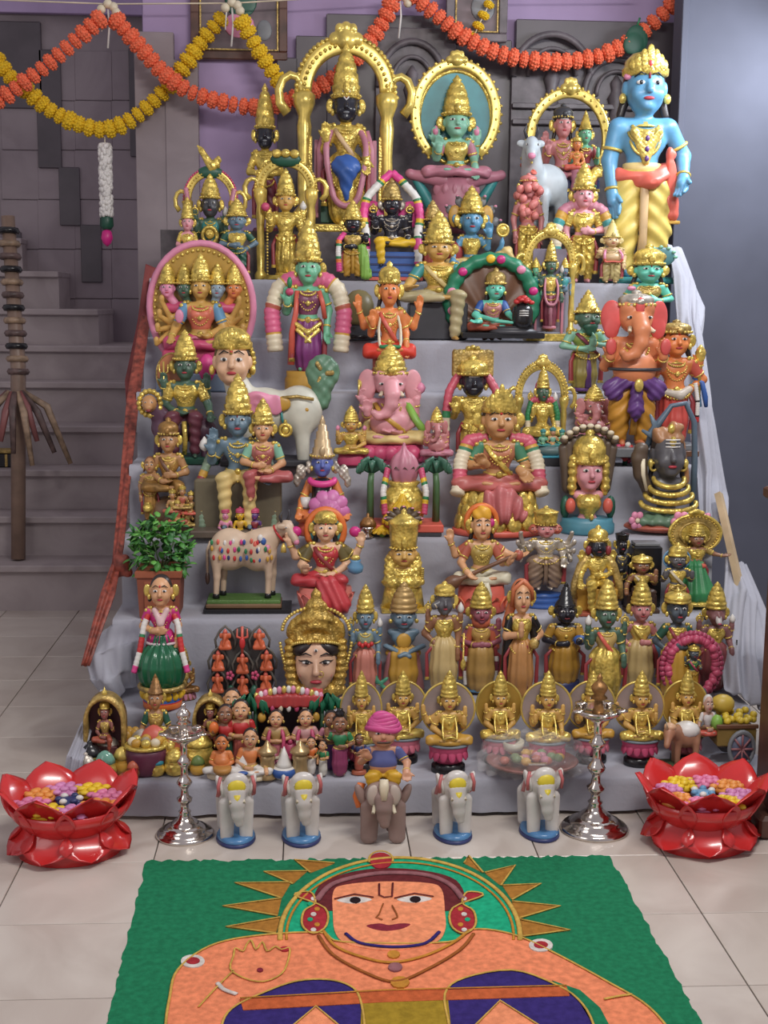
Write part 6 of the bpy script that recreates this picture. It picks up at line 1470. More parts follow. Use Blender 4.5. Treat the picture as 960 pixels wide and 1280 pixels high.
def ex_shiva(F, hc):
    F.sdf('hair_bun', P('hair_tan', 168, 116, 74), [E((hc[0], hc[1] + .02, hc[2] + .11), (.14, .12, .07), .03), E((hc[0] + .05, hc[1], hc[2] + .19), (.07, .07, .05), .03), E((hc[0] - .08, hc[1], hc[2] + .15), (.06, .06, .05), .03), C((hc[0] + .12, .04, hc[2] + .06), (.17, .04, hc[2] - .22), .04, .03, .03)], disp=lambda x, y, z: .006*np.sin(70*x + 30*z) + 0*y)
    F.geo('brow_jewel', gold, ball((hc[0], hc[1] - .125, hc[2] + .10), (.03, .02, .04), 9, 6)); F.geo('bun_jewel', gold, ball((hc[0], hc[1] - .06, hc[2] + .19), (.03, .02, .04), 9, 6))
    sl = P('slate_blue', 84, 104, 122)
    F.geo('back_arch', sl, tube([(-.16, .09, .52), (-.12, .09, .64), (.04, .10, .84), (.16, .10, .86), (.24, .10, .72), (.26, .10, .45), (.26, .09, .02)], [.02, .035, .02, .022, .024, .026, .03], 9)); F.geo('crescent', sl, tube([(-.22, .04, .66), (-.15, .03, .62), (-.11, .03, .70), (-.16, .03, .78)], [.01, .03, .03, .008], 8, flat=.5))
    F.sdf('cobra', P('cobra_umber', 84, 68, 54), [C((-.16, -.02, .20), (-.24, -.04, .34), .05, .05, .03), C((-.24, -.04, .34), (-.26, -.06, .46), .055, .07, .03), E((-.25, -.08, .53), (.06, .05, .05), .03)])
    F.geo('cobra_throat', ivory, tube([(-.20, -.11, .22), (-.235, -.115, .34), (-.245, -.12, .46)], [.012, .018, .02], 7, flat=.5))
    for k in range(4): F.geo('necklace_coil', gold, tube([((.13 + .035*k)*math.sin(a), -.055 - .095*math.cos(a) - .006*k, .30 - .06*k - .05*math.cos(a)) for a in np.linspace(-1.7, 1.7, 19)], .021, 8))
    for s in (-1, 1): F.geo('ear_ring', gold, ringg((hc[0] + s*.125, hc[1] - .02, hc[2] - .10), (0, 1, 0), .03, .010))
    F.sdf('base', brick, [E((0, -.03, -.06), (.36, .2, .05), .01)]); F.sdf('leaf_bed', P('leaf_sage', 92, 122, 96), [E((0, -.06, -.01), (.33, .17, .06), .02)], disp=lambda x, y, z: .012*np.sin(45*x)*np.sin(50*y) + 0*z)
    for x, y, r in ((-.28, -.14, .07), (.06, -.235, .085), (.30, -.13, .06)):
        for i in range(6):
            a = i*1.047; F.geo('petal', lpink, ball((x + r*.62*math.cos(a), y - .01, .0 + r*.62*math.sin(a)), (r*.42, .02, r*.42), 9, 6))
        F.geo('flower_heart', ivory, ball((x, y - .025, .0), (r*.3, .02, r*.3), 8, 6))
deity('dark_bust', 'charcoal faced bust with gold coils, tan hair bun and pink flower base', 'bust', 838, 502, 3, .10, pose='bust', skin=s_dark, dress=gold, arms=(), crn=None, hs=1.75, tilak='ash', eyes=False, extra=ex_shiva, hairlong=.25, necklace=None, wx=1.12)

# ---------------------------------------------------------------- shelf with the cow
def ex_red(F, hc):
    F.geo('halo_arc', orange, tube([(-.15*math.cos(a), .06, .40 + .19*math.sin(a)) for a in np.linspace(-.6, 3.74, 21)], .035, 8)); F.geo('halo_arc', teal, tube([(-.11*math.cos(a), .05, .40 + .14*math.sin(a)) for a in np.linspace(-.6, 3.74, 21)], .028, 8))
    F.geo('pot', sky, lathe([(.02, .04), (.06, .06), (.07, .11), (.04, .15), (.05, .17)], 14, .25, -.13)); F.geo('coins', goldp, ball((.25, -.15, .19), (.04, .03, .03), 9, 6))
    F.sdf('sari_fall', P('sari_red', 190, 50, 58), [C((.05, -.2, -.03), (.12, -.24, -.22), .07, .09, .03), C((-.02, -.2, -.03), (.0, -.23, -.2), .06, .07, .03)], disp=lambda x, y, z: .006*np.sin(90*x + 40*z) + 0*y)
    b = F.geo('lotus_seat', P('lotus_salmon', 214, 116, 104), lathe([(.16, -.33), (.20, -.30), (.23, -.2), (.22, -.09)], 24, 0, -.05, 1, .7))
    for i in range(13):
        a = 2*math.pi*i/13; g = petal(.17, .07, .25, .01); rotz(g, a + math.pi/2, (.21*math.cos(a), -.05 + .15*math.sin(a), -.29)); F.geo('lotus_petal', P('lotus_salmon', 214, 116, 104), g, b)
    for s in (-1, 1): F.geo('lotus', magenta, ball((s*.25, .01, .40), (.05, .04, .05), 10, 6))
deity('red_sari_goddess', 'four armed goddess in a red sari seated on a salmon lotus', 'statue', 407, 634, 2, .09, pose='lalita', lside=1, skin=s_fair, dress=P('sari_red', 190, 50, 58), top=P('sari_red', 190, 50, 58), sleeves=P('olive_sleeve', 96, 84, 44), bust=.02, arms=(('L', 'wide'), ('R', 'wide'), ('L', ((.20, -.03, .1), (.17, -.15, .07), (0, -.6, .5), (0, -.5, 1))), ('R', 'lap')), crn='tiara', ch=.6, hs=1.15, hairlong=.25, extra=ex_red, drop=.24, tilak='dot', sash=dred)
def ex_gb(F, hc):
    hoods(F, (0, 0, hc[2] + .42), 7, .17, .05, P('hood_umber', 92, 76, 62), lpink, y=.08, a0=.1)
    F.sdf('gold_hair', gold, [E((0, .04, .34), (.17, .08, .22), .03), E((-.12, .0, .22), (.06, .06, .15), .03), E((.12, .0, .22), (.06, .06, .15), .03), E((0, -.03, .10), (.2, .1, .1), .03)], disp=lambda x, y, z: .006*np.sin(100*x)*np.sin(80*z) + 0*y)
    for i in range(8): F.geo('shoulder_jewel', goldp, beads([(.17, -.08 + .008*i, .28 - .03*i)], .02))
    F.geo('robe_fall', gold, lathe([(.19, -.24), (.17, -.05), (.15, .1), (.12, .2)], 20, 0, .0, 1, .6, rib=.05, ribn=14))
    F.geo('base', gold, boxg((0, 0, -.26), (.2, .14, .025), .006), smooth=False)
deity('gold_bust', 'tall all gold bust with ringed crown topped by small cobra hoods', 'bust', 505, 633, 2, .09, pose='bust', skin=s_gold, facem=s_gold, dress=gold, arms=(), top=gold, crn='pot', ch=1.5, cw=.9, hs=1.45, extra=ex_gb, hairlong=None)
def ex_sara(F, hc):
    F.geo('halo_ring', orange, ringg((0, .04, hc[2] + .02), (0, 1, 0), .145, .028, 26, 8))
    F.sdf('turban', P('turban_yellow', 236, 172, 44), [E((0, .0, hc[2] + .09), (.095, .09, .07), .03), E((.01, -.02, hc[2] + .13), (.06, .06, .04), .03)], disp=lambda x, y, z: .005*np.sin(60*x + 40*z) + 0*y)
    F.geo('turban_flower', magenta, ball((.09, -.03, hc[2] + .02), (.03, .03, .04), 8, 6))
    v = F.sdf('veena', brownp, [C((-.26, -.22, -.02), (.33, -.20, .22), .022, .018, .02), E((-.30, -.21, -.04), (.09, .06, .065), .03, (0, -.35, 0))]); F.geo('veena_gourd', brick, ball((.33, -.18, .20), (.05, .05, .05), 10, 7), v)
    F.geo('robe_fall', P('ivory_robe', 216, 208, 180), tube([(0, -.2, -.03), (.02, -.24, -.14), (.0, -.23, -.26)], [.05, .06, .07], 10, flat=.5))
    for i in range(7): g = petal(.16, .06, .3, .01); rotz(g, -math.pi/2 + (i - 3)*.5 + math.pi/2, (.24*math.sin((i - 3)*.5), -.05 - .15*math.cos((i - 3)*.5), -.32)); F.geo('coral_petal', P('coral_petal', 222, 120, 84), g)
    F.geo('base', coral, lathe([(.2, -.34), (.24, -.32), (.22, -.09)], 24, 0, -.05, 1, .7))
deity('veena_goddess', 'goddess in yellow turban and white robe playing a long wooden veena', 'statue', 603, 629, 2, .09, pose='lotus', skin=s_peach, dress=P('ivory_robe', 216, 208, 180), top=P('olive_gold', 176, 150, 72), sleeves=brick, bust=.02, arms=(('L', ((.20, -.04, .11), (.16, -.20, .05), (-.4, -.5, -.3), (0, 0, 1))), ('R', ((.20, -.04, .11), (.24, -.20, .14), (.3, -.4, .5), (0, 0, 1))), ('L', 'wide'), ('R', 'out')), crn=None, hs=1.25, hairlong=.14, extra=ex_sara, legw=.85)
def ex_multi(F, hc):
    for s in (-1, 1):
        for i in range(4):
            e = (s*(.22 + .01*i), .03, .22 - .05*i); h = (s*(.25 + .03*math.sin(i*1.1)), -.04, .36 - .12*i)
            F.sdf('extra_arm', silverp, [C((s*.12, .02, .25), e, .032, .027, .02), C(e, h, .027, .022, .02), E((h[0], h[1] - .01, h[2] + .03), (.024, .02, .03), .01)])
        c = (s*.11, .02, hc[2] - .01); q = F.sdf('side_face', brick, head_prims(c, .8)); face(F, c, .8, parent=q)
    F.geo('plinth', blue, lathe([(.19, -.64), (.20, -.62), (.18, -.60), (.18, -.56), (.20, -.54), (.18, -.52), (.18, -.48), (.2, -.465)], 26, 0, 0, 1, .8))
deity('many_armed_statue', 'silver many armed standing statue on a ribbed blue plinth', 'statue', 683, 632, 2, .09, skin=silverp, facem=s_rose, dress=P('silver_brown', 150, 124, 102, metal=.3), top=silverp, arms=(('L', 'bless'), ('R', 'give')), crn='pot', ch=.95, hs=1.15, extra=ex_multi, hairlong=None, legw=1.35, items=())
def ex_nar(F, hc):
    F.sdf('mane', gold, [E((0, .03, hc[2]), (.13, .07, .13), .02), E((0, -.03, hc[2] + .07), (.10, .08, .06), .02)], disp=lambda x, y, z: .006*np.sin(12*np.arctan2(z - hc[2], x + 1e-4)) + 0*y)
    for s in (-1, 1): F.geo('red_ornament', dred, ball((s*.12, -.05, hc[2] - .06), (.04, .03, .06), 9, 6)); F.geo('shawl', goldd, tube([(s*.10, .0, .34), (s*.20, .0, .2), (s*.27, -.03, -.02), (s*.28, -.06, -.2)], .05, 8))
deity('lion_faced_statue', 'gold lion faced statue with black muzzle seated beside the blue plinth', 'statue', 748, 656, 2, .09, pose='sit', skin=gold, facem=s_black, dress=gold, top=gold, arms=(('L', 'knee'), ('R', 'belly'), ('L', 'up'), ('R', 'up')), crn='dome', ch=.7, hs=1.35, eyes=False, tilak='ash', extra=ex_nar, hairlong=None, drop=.34, throne=(.5, 0, ochre), base=('box', .04, .52, [brick], .34), lips=dred)
deity('black_figurine', 'slim black figurine half hidden behind the gold lion faced statue', 'statue', 778, 664, 2, .15, skin=s_black, dress=dgrey, trim=goldd, arms=(('L', 'belly'), ('R', 'down')), crn='pot', ch=.4, crm=black, hs=1.2, detail=False, top=dgrey)
deity('gold_turban_figurine', 'dark figurine with gold turban seated before a black block', 'statue', 803, 692, 2, .08, pose='sit', skin=s_brown, dress=dbrown, top=gold, sash=ivory, arms=(('L', 'knee'), ('R', 'bless'), ('R', 'up')), crn='dome', ch=.55, cw=1.15, hs=1.35, drop=.32, throne=(.4, 0, dbrown), base=('box', .06, .44, [dbrown], .3), detail=False)
F = Fig('black_block', 'plain black block standing behind the gold turban figurine', 'block'); F.geo('body', black, boxg((0, 0, .24), (.15, .10, .24), .01), smooth=False); F.geo('cap', grey, boxg((0, 0, .495), (.13, .08, .012), .004), smooth=False); F.stand(807, 677, 2, .155)
deity('blue_halo_figurine', 'dark figurine with gold chest and slate blue halo before the green skirt', 'statue', 848, 678, 2, .06, skin=s_dark, dress=goldd, top=gold, sash=ivory, arms=(('L', 'bless'), ('R', 'bless')), crn='dome', ch=.8, hs=1.3, disc_kw=dict(c=(0, .44), R=.18, y=.04, th=.012, face_m=P('halo_slate', 74, 92, 128), rim_m=sky), detail=False)
def ex_grs(F, hc):
    disc(F, (0, .50), .36, .09, .03, goldd, gold, .92, 40, gold, .14); disc(F, (0, .50), .22, .07, .03, gold, goldd, .92, 24, gold, .16, nm='inner_halo'); F.sdf('halo_crest', gold, [E((0, .08, .86), (.06, .03, .05), .02), E((-.07, .08, .84), (.04, .03, .04), .02), E((.07, .08, .84), (.04, .03, .04), .02)])
    F.sdf('pleated_skirt', P('skirt_green', 44, 128, 72), [C((-.04, -.09, .0), (-.03, -.12, -.40), .12, .25, .03)], disp=lambda x, y, z: .014*np.sin(np.arctan2(x + .035, -(y - .1))*24) + 0*z)
    F.geo('skirt_hem', gold, tube([(-.03 + .25*math.cos(a), -.12 + .22*math.sin(a), -.56) for a in np.linspace(3.0, 6.4, 18)], .04, 8)); F.geo('belt_cloth', coral, ball((-.01, -.13, .02), (.12, .06, .05), 12, 6))
deity('green_skirt_goddess', 'goddess in a fan pleated green skirt before a large round gold halo', 'statue', 873, 637, 2, .11, skin=s_brown, dress=P('skirt_green', 44, 128, 72), leg='sari', top=gold, sleeves=goldd, bust=.02, arms=(('L', 'belly'), ('R', 'out')), ch=.6, hs=1.15, extra=ex_grs, hairlong=.1, length=.6, wx=.98)

# decorated cow on its grassy base
F = Fig('cow_statue', 'cream cow statue painted with small deities on a grassy black base', 'cow')
cc = P('cow_cream', 206, 178, 150)
F.sdf('body', cc, [E((-.14, 0, .43), (.21, .15, .19), .05), E((.14, 0, .42), (.19, .15, .19), .05), E((.24, 0, .56), (.10, .08, .07), .05), C((.28, 0, .52), (.38, -.02, .62), .085, .065, .04), E((.43, -.05, .63), (.075, .06, .07), .03), C((.46, -.07, .61), (.52, -.11, .53), .048, .036, .02), E((.38, -.12, .65), (.05, .018, .028), .01), E((.44, .04, .66), (.05, .018, .028), .01)] +
      [p for x, y, sg in ((-.28, -.07, 0), (-.22, .07, 0), (.24, -.06, 1), (.28, .07, 1)) for p in (C((x, y, .38), (x + .01, y, .20), .062 if sg == 0 else .052, .034, .03), C((x + .01, y, .20), (x, y, .03), .034, .028, .02))])
for x, y in ((-.28, -.07), (-.22, .07), (.24, -.06), (.28, .07)): F.geo('hoof', black, lathe([(.036, .0), (.034, .03), (.028, .045)], 10, x, y))
for s in (-1, 1):
    F.geo('horn', dgrey, tube([(.41 + s*.03, -.05 + s*.03, .69), (.41 + s*.05, -.05 + s*.05, .74), (.42 + s*.03, -.06 + s*.04, .79)], [.016, .012, .004], 7)); F.geo('eye', [white, black], eye_geo((.455 + s*.028, -.108 + s*.035, .645), .014))
F.geo('muzzle', lpink, ball((.53, -.125, .515), (.032, .03, .028), 8, 6)); F.geo('tail', cc, tube([(-.33, 0, .50), (-.37, 0, .42), (-.37, -.01, .2)], [.02, .016, .014], 7)); F.geo('tail_tuft', dbrown, ball((-.37, -.01, .17), (.025, .025, .06), 8, 6)); F.geo('udder', navy, ball((-.12, -.03, .31), (.05, .05, .05), 10, 6)); F.geo('bell', goldp, lathe([(.03, .42), (.024, .47), (.008, .5)], 10, .40, -.10)); F.geo('collar', red, ringg((.355, -.01, .575), (.75, -.1, .6), .083, .012, 16, 6))
r_ = random.Random(5); pm = [red, pink, blue, ochre, coral, white, navy, green]
for i in range(34):
    x = -.30 + .58*((i % 12)/11) + r_.uniform(-.02, .02); z = .37 + .075*(i//12) + r_.uniform(-.015, .015)
    yy = -.150*math.sqrt(max(.05, 1 - ((z - .435)/.17)**2))*(1.0 if -.25 < x < .25 else .9)
    F.geo('painted_deity', pm[r_.randrange(8)], ball((x, yy, z), (.016, .010, .026), 7, 5)); 
for i, (m, x) in enumerate(((white, .17), (blue, .20), (coral, .12), (lpink, .24))): F.geo('painted_deity', m, ball((x, -.125, .55 - .03*i), (.03, .02, .035), 8, 5))
F.geo('grass_base', P('grass_green', 74, 110, 44, bump=.5, bscale=200), boxg((0, 0, -.02), (.37, .16, .02), .01), smooth=False); F.geo('rock_edge', P('rock_brown', 112, 82, 52), boxg((0, 0, -.055), (.38, .17, .025), .015), smooth=False); F.geo('base_board', black, boxg((.04, 0, -.095), (.44, .2, .018), .004), smooth=False)
F.stand(310, 636, 2, .10, dx=-.012, wx=.92)
F = Fig('tiny_trio', 'row of three tiny pink capped deities just above the cow', 'statue')
for x, m in ((-.2, lpink), (0, yellow), (.2, violet)):
    G = deity('x', '', '', 0, 0, 3, pose='lotus', skin=m, dress=m, top=[lpink, ochre, dred][int(x*5) + 1], arms=(('L', 'lap'), ('R', 'bless')), crn='dome', ch=.6, hs=1.4, place=False, detail=False, necklace=None, crm=dpink); F.absorb(G, (x, 0, 0), .5)
F.geo('base', dpink, boxg((0, 0, -.06), (.32, .1, .02), .005), smooth=False); F.stand(300, 633, 3, .012)
# basil plant in a terracotta tub
F = Fig('potted_plant', 'bushy green leafy plant in a square terracotta pot', 'plant')
tc_ = P('terracotta', 134, 66, 44, rough=.6); z4 = math.pi/4
F.geo('pot', tc_, lathe([(.19*1.3, 0), (.195*1.3, .01), (.215*1.3, .30), (.18*1.3, .30), (.17*1.3, .27)], 4, 0, 0).xf(lambda V: V @ np.array(((math.cos(z4), -math.sin(z4), 0), (math.sin(z4), math.cos(z4), 0), (0, 0, 1))).T), smooth=False)
F.geo('rim', P('terracotta_rim', 150, 78, 50), lathe([(.225*1.3, .285), (.23*1.3, .29), (.23*1.3, .33), (.22*1.3, .335), (.18*1.3, .33)], 4, 0, 0).xf(lambda V: V @ np.array(((math.cos(z4), -math.sin(z4), 0), (math.sin(z4), math.cos(z4), 0), (0, 0, 1))).T), smooth=False)
for x in (-.08, .08): F.geo('relief_panel', P('terracotta_rim', 150, 78, 50), boxg((x, -.195, .17), (.05, .006, .09), .004), smooth=False)
r_ = random.Random(11); lm = [P('leaf_a', 62, 132, 44, rough=.5), P('leaf_b', 92, 162, 62, rough=.5), P('leaf_c', 40, 98, 40, rough=.5)]
for i in range(6): F.geo('stem', P('stem_green', 70, 100, 48), tube([(0, 0, .3), (.12*math.cos(i), .08*math.sin(i), .42), (.22*math.cos(i), .12*math.sin(i), .50)], .008, 5))
for i in range(260):
    a = r_.uniform(0, 6.283); u = r_.uniform(-.8, 1); rr = math.sqrt(1 - min(1, u*u))
    q_ = r_.uniform(.75, 1.12); c = np.array((.25*rr*math.cos(a)*q_, .19*rr*math.sin(a)*q_, .47 + .22*u*q_))
    g = petal(.085, .030, .35, .003, 4); rotx(g, r_.uniform(.2, 2.2)); rotz(g, a + math.pi/2 + r_.uniform(-.5, .5), c + np.array((r_.uniform(-.02, .02), 0, -.02))); F.geo('leaf', lm[r_.randrange(3)], g)
F.stand(200, 634, 2, .07, wx=1.02)
F = Fig('cloth_rose', 'open pink cloth rose behind the red sari goddess', 'flower')
for k, (n, r, z) in enumerate(((5, .02, .05), (7, .05, .035), (9, .085, .015))):
    for i in range(n):
        a = 6.283*i/n + k; g = ball((0, 0, 0), (.045, .02, .05), 8, 6); rotx(g, -.5 - .3*k); rotz(g, a + math.pi/2, (r*math.cos(a), r*math.sin(a), z)); F.geo('petal', P('rose_mauve', 206, 112, 170), g)
F.parts and [p[2].xf(lambda V: np.stack([V[:, 0], -V[:, 2], V[:, 1]], 1)) for p in F.parts]
F.geo('stem', green, tube([(0, .02, -.01), (0, .03, -.16)], .012, 6)); F.stand(411, 612, 3, .02)
for (ax_, yt, st_, dy_, lb) in ((503, 617, 3, .012, 'yellow marigold bloom lying before the gold pot'), (478, 656, 3, .010, 'yellow marigold bloom lying beside a small brass cup')):
    F = Fig('marigold', lb, 'flower')
    for k, (n, r, z) in enumerate(((5, .02, .05), (8, .05, .035), (11, .08, .018))):
        for i in range(n):
            a = 6.283*i/n + k; g = ball((0, 0, 0), (.03, .014, .04), 7, 5); rotx(g, -.6 - .25*k); rotz(g, a + math.pi/2, (r*math.cos(a), r*math.sin(a), z)); F.geo('petal', yellow, g)
    F.geo('calyx', lgreen, lathe([(.02, -.04), (.04, -.01), (.02, .02)], 8)); F.stand(ax_, yt, st_, dy_) if ax_ != 503 else F.stand(ax_, yt, st_, dy_, wx=.5, wy=.5)
F = Fig('brass_cup', 'little silver and brass cup with a knob beside the gold pot', 'cup')
F.geo('cup', chrome, lathe([(.06, 0), (.065, .01), (.03, .03), (.07, .06), (.075, .1)], 18)); F.geo('lid', bronze, lathe([(.078, .1), (.07, .13), (.04, .17), (.012, .18), (.016, .2), (.003, .215)], 18)); F.stand(460, 641, 3, .02)
# ---------------------------------------------------------------- shelf of standing dolls
def ex_drum(F, hc):
    F.sdf('skirt_frock', P('satin_green', 18, 92, 56, rough=.22), [C((0, -.03, -.02), (0, -.05, -.26), .11, .24, .03), C((0, -.05, -.26), (0, -.05, -.30), .24, .235, .02)], disp=lambda x, y, z: .010*np.sin(np.arctan2(y + .05, x + 1e-4)*14) + 0*z)
    F.geo('skirt_hem', goldd, tube([(.225*math.cos(a), -.05 + .22*math.sin(a), -.45) for a in np.linspace(0, 6.283, 31)[:-1]], .025, 8, True))
    F.geo('peplum', magenta, lathe([(.10, .08), (.13, .03), (.155, -.03), (.14, -.02), (.09, .07)], 22, 0, -.01, 1, .85, rib=.05, ribn=11))
    F.geo('peplum_lace', P('lace_white', 222, 202, 206), tube([(.155*math.cos(a), -.01 + .13*math.sin(a), -.035) for a in np.linspace(0, 6.283, 25)[:-1]], .014, 6, True))
    for s in (-1, 1): garland(F, [(s*.10, .0, .30), (s*.17, -.06, .14), (s*.21, -.12, -.1), (s*.27, -.16, -.3)], .03, [red, white, green, pink], [(0, 2), (1, 2), (2, .5), (0, 2), (1, 2), (3, 1)])
    F.sdf('shawl', P('lace_pink', 214, 178, 178), [C((-.06, -.06, .28), (0, -.10, .16), .03, .03, .03), C((.06, -.06, .28), (0, -.10, .16), .03, .03, .03)])
    F.geo('drum', [red, yellow, blue, orange], lathe([(.19, -.66), (.20, -.65), (.20, -.60), (.195, -.59), (.195, -.53), (.19, -.50), (.15, -.47)], 24, 0, -.03, mis=[0, 3, 0, 2, 2, 1]))
    for i in range(9): a = math.pi + math.pi*i/8; F.geo('drum_petal', yellow, ball((.19*math.cos(a), -.03 + .19*math.sin(a), -.53), (.045, .02, .045), 8, 6))
deity('dancing_doll', 'lady doll in magenta blouse and shiny green skirt standing on a painted drum', 'doll', 201, 718, 1, .05, skin=s_peach, dress=dgreen, leg='sari', top=magenta, sleeves=magenta, bust=.02, arms=(('L', 'belly'), ('R', 'down')), crn=None, hs=1.4, tilak='dot', hairlong=.1, extra=ex_drum, length=.40, ornm=goldp)
deity('bronze_statuette', 'antique bronze seated statuette beside the painted drum', 'statue', 229, 806, 1, .05, pose='lotus', skin=bronze, dress=bronze, top=goldd, arms=(('L', 'bless'), ('R', 'lap'), ('L', 'up'), ('R', 'up')), crm=goldd, ch=.8, hs=1.2, base=('round', .15, .46, [bronze, mauve]), detail=False, ornm=goldd, hairm=bronze)

# niche shrine with the eight orange figures
F = Fig('niche_shrine', 'dark shrine of pointed niches holding small orange elephant headed figures and a trident', 'shrine')
dk = P('shrine_dark', 58, 54, 50)
F.sdf('back', dk, [E((0, .05, .36), (.22, .05, .34), .04), E((-.22, .05, .26), (.14, .05, .26), .04), E((.22, .05, .26), (.14, .05, .26), .04), B((0, .03, .03), (.36, .08, .03), .01)])
nich = [(-.19, .50), (.19, .50), (-.27, .29), (0, .26), (.27, .29), (-.28, .07), (0, .05), (.26, .08)]
for i, (x, z) in enumerate(nich):
    F.geo('niche_frame', P('niche_rim', 96, 92, 84), tube([(x - .10, -.01, z), (x - .115, -.01, z + .08), (x - .06, -.015, z + .17), (x, -.02, z + .22), (x + .06, -.015, z + .17), (x + .115, -.01, z + .08), (x + .10, -.01, z)], .014, 7))
    q = F.sdf('niche_figure', P('niche_orange', 206, 92, 52), [E((x, -.05, z + .05), (.062, .045, .05), .02), C((x - .05, -.08, z + .02), (x + .05, -.08, z + .02), .025, .025, .02), E((x, -.06, z + .13), (.035, .035, .04), .02), C((x, -.09, z + .12), (x + (.02 if i % 2 else -.02), -.10, z + .05), .016, .012, .01), E((x - .045, -.05, z + .13), (.025, .012, .03), .01), E((x + .045, -.05, z + .13), (.025, .012, .03), .01)])
    F.geo('figure_cap', coral, lathe([(.03, z + .15), (.022, z + .18), (.004, z + .20)], 10, x, -.055), q)
tr = F.geo('trident', coral, tube([(0, -.05, .46), (0, -.05, .72)], .016, 7))
for s in (-1, 1): F.geo('trident_prong', coral, tube([(0, -.05, .60), (s*.06, -.05, .62), (s*.055, -.05, .70)], [.014, .014, .006], 7), tr)
F.geo('trident_face', red, ball((0, -.07, .56), (.035, .02, .06), 9, 6), tr)
for s in (-1, 1): F.geo('star_flower', dpink, beads([(s*.14 + .03*math.cos(i*1.257), -.07, .24 + .03*math.sin(i*1.257)) for i in range(5)], .022)); F.geo('leaf_clump', dgreen, ball((s*.13, -.08, .07), (.05, .04, .08), 9, 6))
F.stand(303, 780, 1, .10, wx=.92)

# big gold goddess mask
F = Fig('goddess_mask', 'large golden goddess mask with leaf crown, red lips and third eye', 'mask')
fm = P('mask_skin', 218, 172, 140); mg = P('mask_gold', 196, 158, 68, metal=.45, rough=.38, var=.3, scale=40, bump=.6, bscale=140, kind='voronoi')
F.sdf('face', fm, [E((0, -.02, .40), (.20, .13, .25), .05), E((0, -.06, .23), (.125, .10, .11), .06), C((0, -.14, .44), (0, -.19, .34), .018, .036, .03), E((0, -.10, .15), (.05, .05, .04), .03), E((-.10, -.09, .32), (.08, .06, .07), .05), E((.10, -.09, .32), (.08, .06, .07), .05)])
for s in (-1, 1):
    F.geo('eye', [white, black], eye_geo((s*.088, -.132, .435), .050).xf(lambda V: V*np.array((1, 1, .75)) + np.array((0, 0, .109)))); F.geo('eye_line', black, tube([(s*.030, -.150, .432), (s*.088, -.158, .462), (s*.150, -.115, .445), (s*.17, -.09, .45)], [.004, .008, .007, .003], 6)); F.geo('eyebrow', black, tube([(s*.040, -.150, .505), (s*.10, -.142, .53), (s*.170, -.09, .49)], [.004, .010, .004], 6)); F.geo('cheek', P('cheek_rose', 216, 140, 120), ball((s*.12, -.125, .31), (.045, .02, .04), 10, 6))
F.geo('lips', lips_m, ball((0, -.165, .245), (.060, .025, .020), 12, 6)); F.geo('third_eye', [white, black], eye_geo((0, -.150, .56), .028).xf(lambda V: V*np.array((.7, 1, 1.25)) - np.array((0, 0, .14)))); F.geo('nose_ring', goldp, ringg((.045, -.185, .33), (.2, 1, 0), .03, .005))
F.sdf('hair', hair, [E((-.11, -.01, .56), (.13, .10, .08), .03, (0, -.5, 0)), E((.11, -.01, .56), (.13, .10, .08), .03, (0, .5, 0))])
F.sdf('crown', mg, [E((0, .04, .72), (.29, .10, .20), .03), C((0, .03, .84), (0, .03, 1.16), .16, .01, .06), E((0, .0, .64), (.24, .10, .06), .03)], disp=lambda x, y, z: .010*np.sin(60*np.hypot(x, z - .6)) + .004*np.sin(110*x) + 0*y)
F.geo('crown_leaf', goldp, tube([(-.09, -.06, .74), (-.06, -.06, .90), (0, -.03, 1.02), (.06, -.06, .90), (.09, -.06, .74)], .014, 7)); F.geo('crown_leaf', goldp, tube([(-.045, -.075, .75), (0, -.06, .92), (.045, -.075, .75)], .012, 7))
F.geo('crown_beading', goldp, beads([(.24*math.sin(a), -.11*math.cos(a), .57 + .07*math.cos(a)) for a in np.linspace(-1.45, 1.45, 25)], .018)); F.geo('crown_beading', goldp, beads([(.33*math.sin(a), .0, .72 + .24*math.cos(a)) for a in np.linspace(-1.5, 1.5, 27)], .02))
for s in (-1, 1): F.sdf('side_ornament', mg, [C((s*.25, .03, .60), (s*.26, .02, .38), .055, .06, .03), C((s*.26, .02, .38), (s*.21, .0, .14), .06, .07, .03)], disp=lambda x, y, z: .008*np.sin(90*z) + 0*x + 0*y); F.geo('side_beading', goldp, beads([(s*(.35 - .004*i - .00045*i*i), -.02, .60 - .032*i) for i in range(14)], .018))
F.sdf('collar', mg, [C((-.22, -.02, .12), (.22, -.02, .12), .075, .075, .03), C((-.15, -.05, .05), (.15, -.05, .05), .05, .05, .03)], disp=lambda x, y, z: .007*np.sin(80*x) + 0*y + 0*z)
F.geo('easel', dbrown, tube([(0, .10, .70), (0, .20, .0)], .02, 6)); F.stand(395, 733, 1, .07)

# ten standing dolls
def ex_fish(F, hc):
    F.sdf('fish_tail', P('fish_green', 66, 142, 108), [C((.05, -.03, -.20), (.20, -.04, -.30), .07, .03, .03), E((.26, -.04, -.27), (.06, .02, .025), .02, (0, -.6, 0)), E((.25, -.04, -.35), (.06, .02, .025), .02, (0, .5, 0))])
    F.geo('flower_band', red, beads([(-.08 + .04*i, -.10, .16 - .02*(i % 2)) for i in range(5)], .03)); F.geo('front_tassel', goldd, ball((0, -.11, -.05), (.03, .02, .08), 8, 6))
deity('fish_tailed_doll', 'four armed doll with salmon skirt and green fish tail', 'doll', 457, 730, 1, 0.045, skin=s_gblue, dress=P('salmon_skirt', 206, 126, 108), leg='sari', top=P('sage_top', 128, 140, 116), arms=A4, items=DC, hs=1.3, ch=.75, extra=ex_fish, detail=False, base=('round', .05, .3, [sky]), wx=1.1, legw=1.40)
